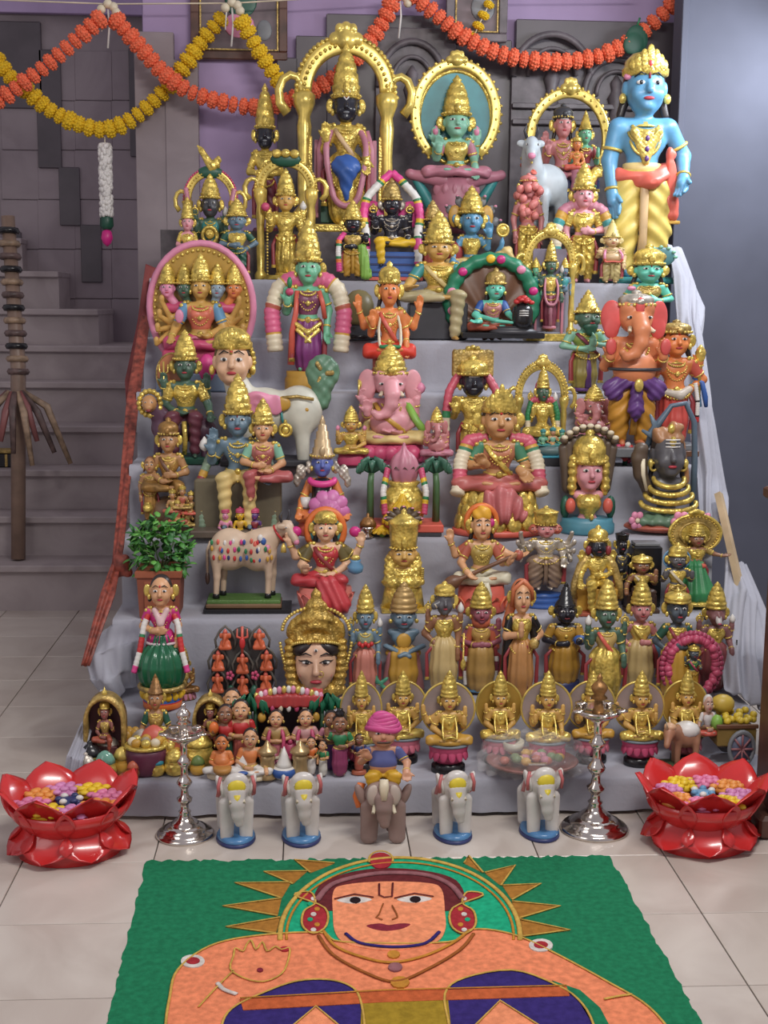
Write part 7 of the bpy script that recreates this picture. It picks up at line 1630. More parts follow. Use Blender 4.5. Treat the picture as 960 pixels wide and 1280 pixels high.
def ex_crs(F, hc):
    F.sdf('drape', P('drape_rose', 188, 122, 122), [C((-.09, -.02, .0), (-.13, -.01, -.42), .06, .07, .02), C((.09, -.02, .0), (.13, -.01, -.42), .06, .07, .02)]); F.geo('gold_front', ochre, tube([(0, -.09, .03), (0, -.11, -.2), (0, -.1, -.43)], [.05, .055, .06], 8, flat=.4))
    F.sdf('crossed_arms', s_gblue, [C((-.16, -.03, .10), (.05, -.13, .0), .03, .024, .02), C((.18, -.03, .10), (-.04, -.14, .01), .03, .024, .02)]); F.geo('chest_plate', ochre, ball((0, -.07, .17), (.07, .025, .10), 10, 6))
deity('rose_draped_doll', 'blue faced doll with crossed arms and rose drapery over a gold front panel', 'doll', 505, 727, 1, 0.15, skin=s_gblue, dress=ochre, leg='sari', legw=1.4, arms=(), hs=1.4, ch=.8, crm=P('crown_old', 176, 142, 84, metal=.4, rough=.4), extra=ex_crs, detail=False, wx=1.1, necklace=None)
def ex_boar(F, hc):
    F.sdf('snout', s_dark, [C((hc[0] - .02, hc[1] - .03, hc[2] - .01), (hc[0] - .13, hc[1] - .08, hc[2] - .04), .05, .036, .03), E((hc[0] - .03, hc[1], hc[2] + .05), (.06, .06, .06), .03)]); F.geo('tusk', ivory, tube([(hc[0] - .10, hc[1] - .1, hc[2] - .05), (hc[0] - .13, hc[1] - .12, hc[2] - .01)], [.012, .004], 6))
    F.geo('base', P('striped_grey', 118, 124, 132), lathe([(.15, -.56), (.16, -.54), (.13, -.46)], 20, 0, -.02, rib=.06, ribn=10)); item(F, 'mace', (.22, -.1, -.15), -1.0); F.geo('front_stripe', dred, tube([(.02, -.10, .0), (.02, -.1, -.4)], .012, 6))
deity('boar_faced_doll', 'dark boar faced doll in cream skirt holding a mace on a grey base', 'doll', 556, 726, 1, 0.05, skin=s_brown, facem=s_dark, dress=P('doll_cream', 200, 172, 112), leg='sari', top=gold, arms=(('L', 'up'), ('R', 'down'), ('R', 'up'), ('L', 'hip')), items=DC, hs=1.3, ch=.5, crn='dome', extra=ex_boar, detail=False, eyes=False, legw=1.45, wx=1.1)
def ex_lion2(F, hc):
    F.sdf('mane', P('mane_coral', 192, 92, 62), [E((0, .02, hc[2] - .03), (.12, .07, .14), .03), E((0, -.03, hc[2] - .12), (.10, .06, .07), .03)]); F.sdf('mane_cloth', P('mane_coral', 192, 92, 62), [C((-.11, .0, .26), (-.16, .0, .05), .05, .05, .02), C((.11, .0, .26), (.16, .0, .05), .05, .05, .02)])
    for s in (-1, 1): garland(F, [(s*.15, -.05, .06), (s*.17, -.06, -.1), (s*.16, -.06, -.38)], .022, [white, dred, maroon], [(1, 2), (0, 1), (2, 2), (0, 3)])
deity('lion_maned_doll', 'purple faced doll with coral mane and ochre robe', 'doll', 602, 727, 1, 0.15, skin=P('skin_purple', 150, 78, 92), dress=P('ochre_robe', 184, 142, 72), leg='sari', top=P('ochre_robe', 184, 142, 72), arms=(('L', 'belly'), ('R', 'belly'), ('R', 'up')), hs=1.3, ch=.7, extra=ex_lion2, detail=False, legw=1.55, wx=1.1, base=('round', .06, .3, [sky]), hairlong=None)
def ex_saint(F, hc):
    F.sdf('hood', P('saint_orange', 196, 104, 62), [E((0, .05, hc[2] + .02), (.12, .07, .13), .03), C((-.09, .05, hc[2] - .05), (-.16, .05, .20), .05, .05, .03)]); F.geo('hood_rim', P('saint_orange', 196, 104, 62), tube([(-.115, -.02, hc[2] - .08), (-.10, -.04, hc[2] + .07), (0, -.04, hc[2] + .14), (.10, -.04, hc[2] + .07), (.115, -.02, hc[2] - .02)], .024, 8))
    F.sdf('black_shawl', black, [C((-.12, .02, .25), (-.17, .03, -.38), .06, .06, .03), C((.13, .02, .24), (.17, .03, .05), .05, .05, .03)]); F.geo('red_border', dred, tube([(.04, -.1, .05), (.05, -.115, -.2), (.05, -.105, -.44)], .026, 7, flat=.4)); F.geo('pot', goldd, lathe([(.02, .02), (.05, .04), (.055, .08), (.03, .11)], 12, .13, -.1))
deity('hooded_lady_doll', 'lady doll with orange hood, ochre sari and black shawl holding a pot', 'doll', 653, 722, 1, 0.05, skin=s_peach, dress=P('saint_ochre', 190, 132, 74), leg='sari', top=gold, sleeves=black, bust=.02, arms=(('L', 'anjali'), ('R', 'hip')), crn=None, legw=1.3, hs=1.3, extra=ex_saint, detail=False, base=('round', .05, .28, [dgreen]), wx=1.1)
deity('black_cone_doll', 'black faced doll with pointed cap, ochre robe and blue bundle', 'doll', 708, 727, 1, 0.15, skin=s_black, dress=P('ochre_robe2', 182, 134, 44), top=P('ochre_robe2', 182, 134, 44), sleeves=P('ochre_robe2', 182, 134, 44), leg='sari', arms=(('L', 'belly'), ('R', 'fwd')), crn='cone', crm=black, ch=.7, cw=.8, hs=1.35, detail=False, base=('round', .14, .34, [navy]), lips=dred, length=.42, legw=1.35, extra=lambda F, hc: F.geo('bundle', blue, ball((.13, -.12, .14), (.07, .06, .06), 10, 6)), wx=1.1)
deity('green_faced_doll', 'green faced four armed doll in gold robe with mace', 'doll', 760, 724, 1, 0.05, skin=s_dkgreen, dress=gold, top=P('gold_cream', 196, 164, 96), leg='sari', arms=A4, items=(('L', 'conch'), ('R', 'disc')), hs=1.3, ch=.7, detail=False, sash=coral, base=('round', .05, .3, [sky]), legw=1.50, wx=1.08)
deity('peach_faced_doll', 'peach faced doll in cream skirt with blue and red side cloth', 'doll', 803, 722, 1, 0.15, skin=s_rose, dress=P('doll_cream', 200, 172, 112), top=goldp, leg='sari', arms=(('L', 'hip'), ('R', 'belly')), hs=1.3, ch=.7, detail=False, sash=gold, base=('round', .05, .3, [dred]), legw=1.50, wx=1.1, extra=lambda F, hc: [F.geo('side_cloth', sky, tube([(.13, -.03, .14), (.19, -.04, .02), (.2, -.04, -.12)], .03, 7)), F.geo('side_cloth', dred, tube([(.10, -.05, .1), (.17, -.07, -.05), (.17, -.06, -.2)], .03, 7))])
deity('turbaned_doll', 'dark blue faced doll with broad gold turban and gold front', 'doll', 848, 736, 1, 0.05, skin=P('skin_slate', 62, 72, 82), dress=ochre, top=gold, sleeves=dgreen, leg='sari', arms=(('L', 'hip'), ('R', 'belly')), crn='dome', ch=.45, cw=1.15, hs=1.4, detail=False, sash=dred, base=('round', .05, .3, [maroon]), legw=1.45, wx=1.12)
def ex_horse(F, hc):
    F.sdf('horse_face', P('horse_white', 206, 200, 196), [E((0, hc[1] - .01, hc[2]), (.075, .07, .08), .03), C((0, hc[1] - .06, hc[2] - .01), (0, hc[1] - .13, hc[2] - .09), .045, .034, .03)])
    for s in (-1, 1): F.geo('eye', [white, black], eye_geo((s*.045, hc[1] - .075, hc[2] + .012), .018))
    F.geo('nostrils', dpink, ball((0, hc[1] - .155, hc[2] - .10), (.025, .014, .012), 8, 5)); item(F, 'mace', (.24, -.06, -.1), -.8, black)
deity('horse_faced_doll', 'white horse faced doll with gold crown and maroon skirt', 'doll', 897, 727, 1, 0.15, skin=P('skin_plum', 130, 84, 84), dress=P('maroon_skirt', 140, 68, 72), top=gold, leg='sari', arms=A4, items=(('L', 'disc'), ('R', 'conch')), hs=1.3, ch=.75, detail=False, extra=ex_horse, eyes=False, hairlong=.08, legw=1.45, wx=1.1)
# little dancer inside a ring of pink beads
F = Fig('bead_arch_figure', 'tiny blue figure inside a tall arch of pink beads', 'statue')
r_ = random.Random(2)
for i, a in enumerate(np.linspace(-1.0, math.pi + 1.0, 34)):
    F.geo('pink_bead', P('bead_pink', 192, 70, 102), ball((-.30*math.cos(a) + r_.uniform(-.02, .02), .02 + r_.uniform(-.02, .02), .42 + .36*math.sin(a)), .058, 8, 6)); F.geo('pink_bead', P('bead_pink2', 170, 56, 88), ball((-.37*math.cos(a), .05, .42 + .42*math.sin(a)), .045, 7, 5))
G = deity('x', '', '', 0, 0, 1, skin=P('skin_slate', 62, 72, 82), dress=ochre, top=green, arms=(('L', 'up'), ('R', 'fwd')), crn='dome', ch=.5, hs=1.4, place=False, detail=False, sash=dpink); F.absorb(G, (0, -.02, .36), .55)
F.sdf('hillock', P('hillock', 70, 92, 108), [E((0, -.03, .05), (.18, .12, .10), .02), E((.1, -.05, .1), (.08, .06, .08), .02)]); F.geo('base', dgrey, boxg((0, 0, -.04), (.36, .15, .02), .005), smooth=False)
F.stand(868, 789, 1, .035, wx=.95)

# ---------------------------------------------------------------- lowest shelf: eight goddesses with disc halos
def lakshmi(ax_, yt, dy_, face_m, pedm, armset, gown, lb):
    F = deity('x', '', '', 0, 0, 0, pose='lotus', skin=s_gold, dress=gown, top=gold, arms=armset, crn='kirita', ch=.85, hs=1.15, place=False, detail=False, hairlong=.06, legw=.85, gar=([goldp], [(0, 1)], .012, .06, .10))
    F.name, F.cat = 'halo_goddess', 'statue'
    F.label = lb; F.group = 'row of eight small disc halo goddesses'
    disc(F, (0, .30), .33, .07, .03, face_m, goldp, 1.05, rimw=.09)
    b = F.geo('lotus_seat', pedm, lathe([(.14, -.32), (.18, -.26), (.22, -.17), (.24, -.10), (.235, -.08)], 26, 0, -.03, 1, .75))
    for k in range(13):
        a = 2*math.pi*k/13; g = ball((0, 0, 0), (.052, .022, .085), 8, 6); rotx(g, -.30); rotz(g, a + math.pi/2, (.205*math.cos(a), -.03 + .155*math.sin(a), -.19)); F.geo('lotus_petal', pedm, g, b)
    F.geo('seat_rim', P('rim_grey', 112, 124, 134), lathe([(.245, -.10), (.255, -.09), (.25, -.075), (.23, -.07)], 26, 0, -.03, 1, .75), b)
    F.geo('foot', black, lathe([(.20, -.42), (.205, -.41), (.20, -.34), (.16, -.31)], 26, 0, -.03, 1, .75))
    F.stand(ax_, yt, 0, dy_)
och = P('disc_ochre', 178, 138, 50, metal=.35, rough=.4); dgy = P('disc_grey', 150, 132, 126)
arm_sets = [A4, (('L', 'up'), ('R', 'up'), ('L', 'bless'), ('R', 'lap')), (('L', 'wide'), ('R', 'up'), ('L', 'lap'), ('R', 'bless')), (('L', 'up'), ('R', 'up'), ('L', 'lap'), ('R', 'lap'))]
for i, (x, yt, dy_) in enumerate([(452, 838, .075), (504, 838, .115), (562, 838, .075), (626, 838, .115), (686, 838, .075), (742, 838, .115), (803, 838, .075), (860, 837, .115)]):
    lakshmi(x, yt, dy_, och if i in (3, 7) else dgy, [dpink, P('ped_rose', 206, 108, 128)][i % 2], arm_sets[i % 4], [gold, goldp, ochre][i % 3], 'small gold goddess with ' + ('ochre' if i in (3, 7) else 'grey') + ' disc halo ' + ['beside the toy pavilion', 'behind the turbaned elephant rider', 'between the turbaned rider and the wrapped plate', 'behind the wrapped plate', 'between the wrapped plate and the silver lamp', 'directly behind the silver lamp top', 'between the silver lamp and the ochre disc', 'behind the bullock cart'][i])

# little shrines with an arched hood
def shrine(ax_, yt, dy_, label, w=1.0):
    F = Fig('arched_shrine', label, 'shrine')
    F.geo('hood', goldd, sweep([(-.20*w, 0, 0), (-.20*w, 0, .36)] + [(-.20*w*math.cos(a), 0, .40 + .20*math.sin(a)) for a in np.linspace(.1, math.pi - .1, 14)] + [(.20*w, 0, .36), (.20*w, 0, 0)], [(-.018, -.12), (.018, -.13), (.02, .08), (-.018, .08)])); F.geo('back_wall', P('shrine_plum', 78, 42, 52), boxg((0, .07, .26), (.19*w, .012, .27), .004), smooth=False); F.geo('finial', goldp, lathe([(.012, .60), (.03, .62), (.03, .64), (.008, .66), (.003, .68)], 10, 0, -.03)); F.geo('floor', P('shrine_plum', 78, 42, 52), boxg((0, -.02, .015), (.2*w, .11, .015), .004), smooth=False)
    G = deity('x', '', '', 0, 0, 0, pose='lalita', skin=P('shrine_rose', 150, 92, 84), dress=brick, top=goldd, arms=(('L', 'lap'), ('R', 'bless')), crn='dome', ch=.6, hs=1.3, place=False, detail=False, drop=.2); F.absorb(G, (0, -.04, .26), .48); F.geo('seat', P('shrine_plum2', 104, 56, 58), boxg((0, .0, .10), (.13*w, .06, .08), .008), smooth=False)
    F.stand(ax_, yt, 0, dy_)
shrine(131, 857, .10, 'maroon niche shrine with gold hood standing apart near the red bowl')
shrine(263, 860, .13, 'maroon niche shrine with gold hood beside the toy pavilion', .95)
deity('seated_figurine', 'bronze figurine in bright red breeches with a green shawl between the two shrines', 'figurine', 194, 842, 0, .15, pose='sit', skin=P('fig_bronze', 168, 118, 76), dress=red, top=goldd, sleeves=dgreen, arms=(('L', 'knee'), ('R', 'knee')), crn='cone', ch=.6, crm=bronze, hs=1.2, drop=.26, throne=(.4, 0, dbrown), detail=False, legw=.8)

# toy kitchen pots
def pot(ax_, yt, dy_, body, cap, label, w=1.0, kind='lid', nm='toy_pot'):
    F = Fig(nm, label, 'pot' if kind != 'dome' else 'toy')
    F.geo('bowl', body, lathe([(.05*w, 0), (.09*w, .015), (.115*w, .06), (.105*w, .10), (.09*w, .115), (.10*w, .125), (.085*w, .13)], 20))
    if kind == 'lid': F.geo('lid', cap, lathe([(.10*w, .128), (.095*w, .15), (.06*w, .185), (.02*w, .20), (.024*w, .215), (.004, .23)], 18))
    elif kind == 'dome': F.geo('heap', cap, lathe([(.10*w, .125), (.095*w, .16), (.07*w, .20), (.03*w, .225), (.004, .232)], 16, rib=.04, ribn=7))
    else:
        for k in range(7): F.geo('produce', cap, ball((.05*w*math.cos(k*.9)*(k > 0), .05*w*math.sin(k*.9)*(k > 0), .14), .034, 8, 6))
    F.stand(ax_, yt, 0, dy_, wx=.8, wy=.62)
pots = [(112, 925, .070, goldp, black, 'lid', 'toy pot of brass with black lid'), (135, 915, .095, goldp, silverp, 'lid', 'toy pot of brass with tall grey lid'), (107, 940, .035, silverp, silverp, 'lid', 'toy pot all in dull silver'), (131, 938, .04, goldp, P('glass_green', 108, 160, 140, rough=.15), 'dome', 'toy pot with pale green glassy heap'), (153, 933, .07, ochre, goldp, 'dome', 'toy pot with mottled yellow heap'), (166, 951, .035, P('basket_brown', 120, 70, 44), P('heap_brick', 188, 88, 60), 'dome', 'toy basket with brick red heap'), (195, 943, .035, gold, P('heap_teal', 40, 128, 150, rough=.3), 'lid', 'shiny brass toy pot with teal lid'), (162, 910, .125, brick, ochre, 'produce', 'toy tray of yellow fruit behind the plum tub'), (177, 911, .135, ivory, silverp, 'dome', 'toy pot with white heap behind the plum tub'), (192, 906, .12, red, coral, 'dome', 'toy pot with bright red heap behind the plum tub'), (205, 910, .125, brick, gold, 'produce', 'toy tray of gold fruit beside the red heap'), (207, 926, .09, ochre, goldp, 'produce', 'toy tray of gold fruit touching the plum tub'), (218, 936, .055, gold, gold, 'dome', 'gold toy pot with rounded heap touching the lamp stem'), (247, 944, .04, ochre, P('heap_green', 96, 120, 56), 'dome', 'toy pot with olive green heap between lamp stem and toy priest'), (247, 909, .10, gold, gold, 'lid', 'large gold toy pot behind the lamp stem')]
for (x, yt, dy_, b_, c_, k_, lb) in pots: pot(x, yt, dy_, b_, c_, lb, 1.0, k_)
F = Fig('toy_tub', 'plum toy tub with gold trays of sweets among the small pots', 'tub')
F.geo('tub', P('tub_plum', 92, 34, 58), lathe([(.09, 0), (.115, .02), (.13, .10), (.12, .13)], 22, 0, 0, 1, .7)); F.geo('tray', gold, lathe([(.12, .125), (.135, .13), (.13, .145), (.11, .14)], 22, 0, 0, 1, .7))
for i in range(9): F.geo('sweet', [goldp, ivory, ochre][i % 3], ball((.08*math.cos(i*.8)*(i > 1), .045*math.sin(i*.8)*(i > 1), .155), (.032, .024, .022), 8, 6))
F.stand(182, 921, 0, .07)

# wedding pavilion
F = Fig('wedding_pavilion', 'toy wedding pavilion with red canopy, plantain trees and dark hall', 'pavilion')
F.geo('back_wall', P('hall_dark', 40, 32, 36), boxg((0, .10, .28), (.40, .015, .28), .005), smooth=False); F.geo('floor', dbrown, boxg((0, 0, .012), (.42, .14, .012), .004), smooth=False)
F.sdf('canopy', P('canopy_red', 176, 52, 52), [B((0, .0, .56), (.36, .11, .035), .02), E((0, -.02, .60), (.16, .09, .05), .03)], disp=lambda x, y, z: .006*np.sin(60*x) + 0*y + 0*z)
for i in range(15): F.geo('canopy_shell', [goldp, white, lpink][i % 3], ball((-.36 + .0514*i, -.10, .61 + .05*math.cos((i - 7)*.25)), (.03, .025, .035), 8, 6))
for i in range(7): F.geo('canopy_tassel', [white, dpink, ivory][i % 3], ball((-.27 + .09*i, -.11, .50), (.028, .02, .035), 8, 6))
for s in (-1, 1):
    F.geo('pillar', P('pillar_green', 44, 84, 56), tube([(s*.37, -.06, .02), (s*.37, -.06, .54)], .025, 8))
    q = F.geo('plantain_stem', pl, tube([(s*.43, -.08, .02), (s*.43, -.08, .48)], [.03, .022], 8))
    for i in range(6):
        a = -1.4 + i*.56; F.geo('plantain_leaf', P('plantain_shiny', 18, 96, 64, rough=.25), tube([(s*.43, -.08, .46), (s*.43 + .10*math.sin(a), -.11, .56 + .06*math.cos(a)), (s*.43 + .17*math.sin(a), -.13, .54), (s*.43 + .21*math.sin(a), -.14, .46)], [.014, .036, .038, .008], 6, flat=.35), q)
    F.geo('fruit_bunch', ochre, ball((s*.30, -.11, .42), (.05, .03, .045), 9, 6))
F.stand(361, 853, 0, .13, wx=.95)
def figurine(ax_, yt, dy_, label, skin, dress, top, arms, pose='stand', crn=None, crm=None, hairl=.05, nm='toy_person', extra=None, step=0, wx=.98, **k):
    deity(nm, label, 'figurine', ax_, yt, step, dy_, pose=pose, skin=skin, dress=dress, top=top, sleeves=top, arms=arms, crn=crn, crm=crm, hs=1.35, detail=False, necklace=None, hairlong=hairl, leg='sari', extra=extra, wx=wx, **k)
AA = (('L', 'belly'), ('R', 'belly'))
figurine(345, 887, .07, 'toy bride in pink and gold standing under the pavilion', s_peach, P('bride_pink', 200, 110, 120), P('bride_gold', 176, 140, 78), AA, gar=([dpink, ivory], [(0, 1), (1, 1), (0, 1)], .03, -.2, .14))
figurine(382, 886, .07, 'toy groom in cream robe and pink flower garland under the pavilion', s_peach, P('groom_cream', 208, 184, 160), P('groom_pink', 206, 150, 148), AA, gar=([dpink, ivory], [(0, 1), (1, 2), (0, 1)], .03, -.2, .14))
figurine(277, 918, .03, 'toy priest with bare orange chest sitting by a basket', s_orange, white, s_orange, (('L', 'lap'), ('R', 'lap')), 'lotus', belly=.06, base=('round', .10, .5, [ivory]), extra=lambda F, hc: F.geo('basket', P('basket_gold', 190, 132, 62), lathe([(.10, -.05), (.15, .0), (.16, .07), (.13, .08)], 16, .02, -.22)), wx=1.0)
figurine(313, 910, .03, 'toy boy in white dhoti kneeling with a flower tray', s_peach, white, s_orange, (('L', 'lap'), ('R', 'knee')), 'lotus', base=('round', .08, .5, [ivory]), extra=lambda F, hc: F.geo('flower_tray', blue, ball((-.1, -.25, .0), (.08, .05, .03), 9, 6)))
figurine(282, 880, .075, 'toy woman in scarlet with an orange bundle standing behind the priest', s_brown, dgreen, red, (('L', 'bless'), ('R', 'belly')), extra=lambda F, hc: F.geo('bundle', orange, ball((-.16, -.08, .25), (.07, .06, .10), 9, 6)))
figurine(301, 874, .09, 'toy woman in red and white sari beside the pavilion tree', s_peach, P('red_white', 196, 96, 84), red, (('L', 'belly'), ('R', 'down')))
figurine(290, 860, .125, 'toy man with orange shawl at the back beside the shrine', s_peach, orange, P('shawl_coral', 206, 118, 82), (('L', 'belly'), ('R', 'bless')))
figurine(404, 925, .02, 'toy woman in white and green sari at the shelf edge', s_peach, P('white_green', 208, 206, 196), green, (('L', 'fwd'), ('R', 'fwd')), rot=-.6)
figurine(389, 921, .045, 'toy man in orange wrap sitting back to back with a green sari woman', s_peach, white, orange, (('L', 'belly'), ('R', 'down')))
figurine(425, 886, .035, 'toy woman with green blouse and plum sari carrying a black pot', s_brown, P('plum_sari', 140, 50, 92), green, (('L', 'up'), ('R', 'belly')), extra=lambda F, hc: F.geo('pot', black, lathe([(.03, .55), (.07, .58), (.075, .63), (.04, .67), (.05, .69)], 12)))
figurine(414, 888, .075, 'toy woman in violet sari with a bundle near the plantain tree', s_brown, violet, mauve, AA)
figurine(429, 868, .115, 'toy woman in pink with a dark bun behind the plum sari woman', s_peach, mauve, lpink, AA)
figurine(449, 917, .05, 'toy man with dark shirt standing on a copper base', s_brown, brick, navy, AA, base=('round', .10, .36, [P('copper_base', 168, 84, 56)]))
for (x, yt, dy_, band, lb) in ((303, 935, .015, dgreen, 'white cone toy with green band beside the kneeling boy'), (355, 933, .015, blue, 'white cone toy with blue band between the gold lamps')):
    F = Fig('cone_toy', lb, 'toy'); F.geo('bowl', [white, band], lathe([(.07, 0), (.10, .02), (.115, .06), (.10, .09), (.08, .10)], 18, mis=[0, 1, 1, 0])); F.geo('cone', white, lathe([(.075, .10), (.06, .13), (.03, .20), (.003, .27)], 16)); F.stand(x, yt, 0, dy_)
for (x, yt, dy_, lb) in ((334, 925, .02, 'small gold pillar lamp nearer the bride'), (375, 925, .02, 'small gold pillar lamp nearer the groom')):
    F = Fig('pillar_lamp', lb, 'lamp'); F.geo('pillar', P('champagne_gold', 186, 156, 106, metal=.5, rough=.3), lathe([(.09, 0), (.10, .02), (.075, .05), (.07, .18), (.08, .20), (.07, .24)], 18)); F.geo('head', P('champagne_gold', 186, 156, 106), lathe([(.07, .24), (.10, .26), (.09, .29), (.04, .32), (.02, .36), (.003, .38)], 18)); F.stand(x, yt, 0, dy_)
for (x, yt, dy_, m, lb) in ((362, 918, .075, dpink, 'round pink flower ball before the groom'), (343, 938, .05, lpink, 'little pink flower ball behind the blue banded cone')):
    F = Fig('flower_ball', lb, 'flower'); F.geo('bloom', m, ball((0, 0, .1), .07, 10, 7)); F.geo('petals', m, beads([(.07*math.cos(i*2.4)*math.sin(.4 + i*.11), .07*math.sin(i*2.4)*math.sin(.4 + i*.11), .1 + .07*math.cos(.4 + i*.11)) for i in range(18)], .02)); F.geo('holder', green, lathe([(.05, 0), (.02, .01), (.03, .05)], 10)); F.stand(x, yt, 0, dy_)
# plate wrapped in clear film
F = Fig('wrapped_plate', 'plate of offerings wrapped in clear plastic film on the lowest shelf', 'plate')
F.geo('plate', P('plate_copper', 150, 92, 84, metal=.3), lathe([(.20, 0), (.24, .008), (.26, .02), (.25, .025), (.2, .012), (.02, .011)], 30, 0, 0, 1, .72))
r_ = random.Random(4)
for i in range(26): a = r_.uniform(0, 6.28); q = r_.uniform(.02, .19); F.geo('offering', [ochre, brick, P('off_green', 110, 130, 84), mauve, cream][i % 5], ball((q*math.cos(a), q*.7*math.sin(a), .03 + .02*r_.random()), (.03, .025, .018), 8, 5))
for x, y in ((-.09, .10), (.06, .11)): F.geo('ivory_cup', P('cup_ivory', 214, 208, 186), lathe([(.03, .03), (.055, .04), (.065, .075), (.055, .075), (.03, .055), (.004, .05)], 18, x, y))
F.geo('knife', chrome, boxg((.0, -.15, .05), (.05, .006, .004)), smooth=False)
film = bpy.data.materials.new('clear_film'); film.use_nodes = True; fb = film.node_tree.nodes['Principled BSDF']; fb.inputs['Base Color'].default_value = (.9, .9, .9, 1); fb.inputs['Roughness'].default_value = .12; fb.inputs['Alpha'].default_value = .13
F.sdf('film', film, [E((0, 0, .05), (.29, .21, .085), .02), E((.2, -.08, .03), (.12, .1, .04), .05), E((-.2, -.06, .03), (.11, .09, .04), .05)], disp=lambda x, y, z: .008*np.sin(40*x + 25*y) + .006*np.sin(70*y - 30*x + 60*z))
F.stand(666, 917, 0, .045, wx=.9)
# bullock cart
F = Fig('bullock_cart', 'toy bullock cart heaped with yellow flowers and a white haired driver', 'cart')
cb = P('ox_tan', 176, 122, 92); F.sdf('bullock', cb, [E((-.25, -.10, .18), (.13, .075, .075), .04), C((-.33, -.13, .20), (-.40, -.19, .24), .055, .042, .03), E((-.42, -.21, .23), (.045, .04, .042), .02), C((-.43, -.23, .21), (-.45, -.26, .17), .03, .024, .02)] + [C((x, y, .15), (x, y, .01), .03, .02, .02) for x in (-.32, -.17) for y in (-.14, -.06)])
F.geo('saddle_cloth', white, ball((-.24, -.10, .215), (.11, .085, .055), 12, 7)); F.geo('head_cloth', P('cloth_peach', 214, 168, 130), ball((-.41, -.20, .265), (.05, .045, .025), 10, 6)); F.geo('yoke', brownp, tube([(-.34, -.15, .24), (.05, -.02, .20)], .012, 6))
for s in (-1, 1): F.geo('horn', ivory, tube([(-.42 + s*.02, -.2 + s*.03, .26), (-.43 + s*.03, -.2 + s*.06, .31)], [.01, .004], 6))
F.geo('cart_body', P('cart_olive', 138, 110, 52), boxg((.17, .0, .17), (.16, .12, .06), .01), smooth=False); F.geo('cart_rail', brownp, boxg((.17, -.12, .24), (.17, .012, .012), .003), smooth=False)
for s in (-1, 1):
    c_ = (.20, s*.15, .11); w_ = F.geo('wheel', grey, ringg(c_, (0, 1, 0), .10, .018, 22, 7))
    F.geo('wheel_face', P('wheel_slate', 92, 98, 122), lathe([(.09, -.008), (.09, .008)], 20).xf(lambda V, c_=c_: np.stack([V[:, 0] + c_[0], V[:, 2] + c_[1], V[:, 1] + c_[2]], 1)), w_)
    for k in range(8): a = k*math.pi/4; F.geo('spoke', P('spoke_rose', 150, 92, 96), tube([(c_[0], c_[1] + s*.015, c_[2]), (c_[0] + .09*math.cos(a), c_[1] + s*.015, c_[2] + .09*math.sin(a))], .008, 5), w_)
for i in range(24): F.geo('yellow_flower', P('flower_yellow', 222, 190, 46), ball((.08 + .26*r_.random(), -.10 + .2*r_.random(), .26 + .03*r_.random()), (.032, .032, .022), 8, 5))
F.geo('sack', P('sack_yellow', 204, 172, 62), ball((.10, .04, .34), (.10, .07, .06), 12, 7)); F.geo('green_bundle', lgreen, ball((.02, -.06, .25), (.05, .05, .05), 10, 6))
G = deity('x', '', '', 0, 0, 0, pose='lotus', skin=P('driver_skin', 190, 150, 132), dress=coral, top=P('driver_white', 206, 202, 200), sleeves=P('driver_white', 206, 202, 200), arms=(('L', 'knee'), ('R', 'lap')), crn=None, hs=1.4, place=False, detail=False, necklace=None, hairm=P('hair_white', 210, 206, 200), hairlong=.0); F.absorb(G, (-.05, -.04, .20), .36)
F.geo('base', P('base_green', 70, 84, 58), boxg((-.25, -.12, .0), (.18, .10, .01), .003), smooth=False)
F.stand(897, 866, 0, .09, dx=-.012)
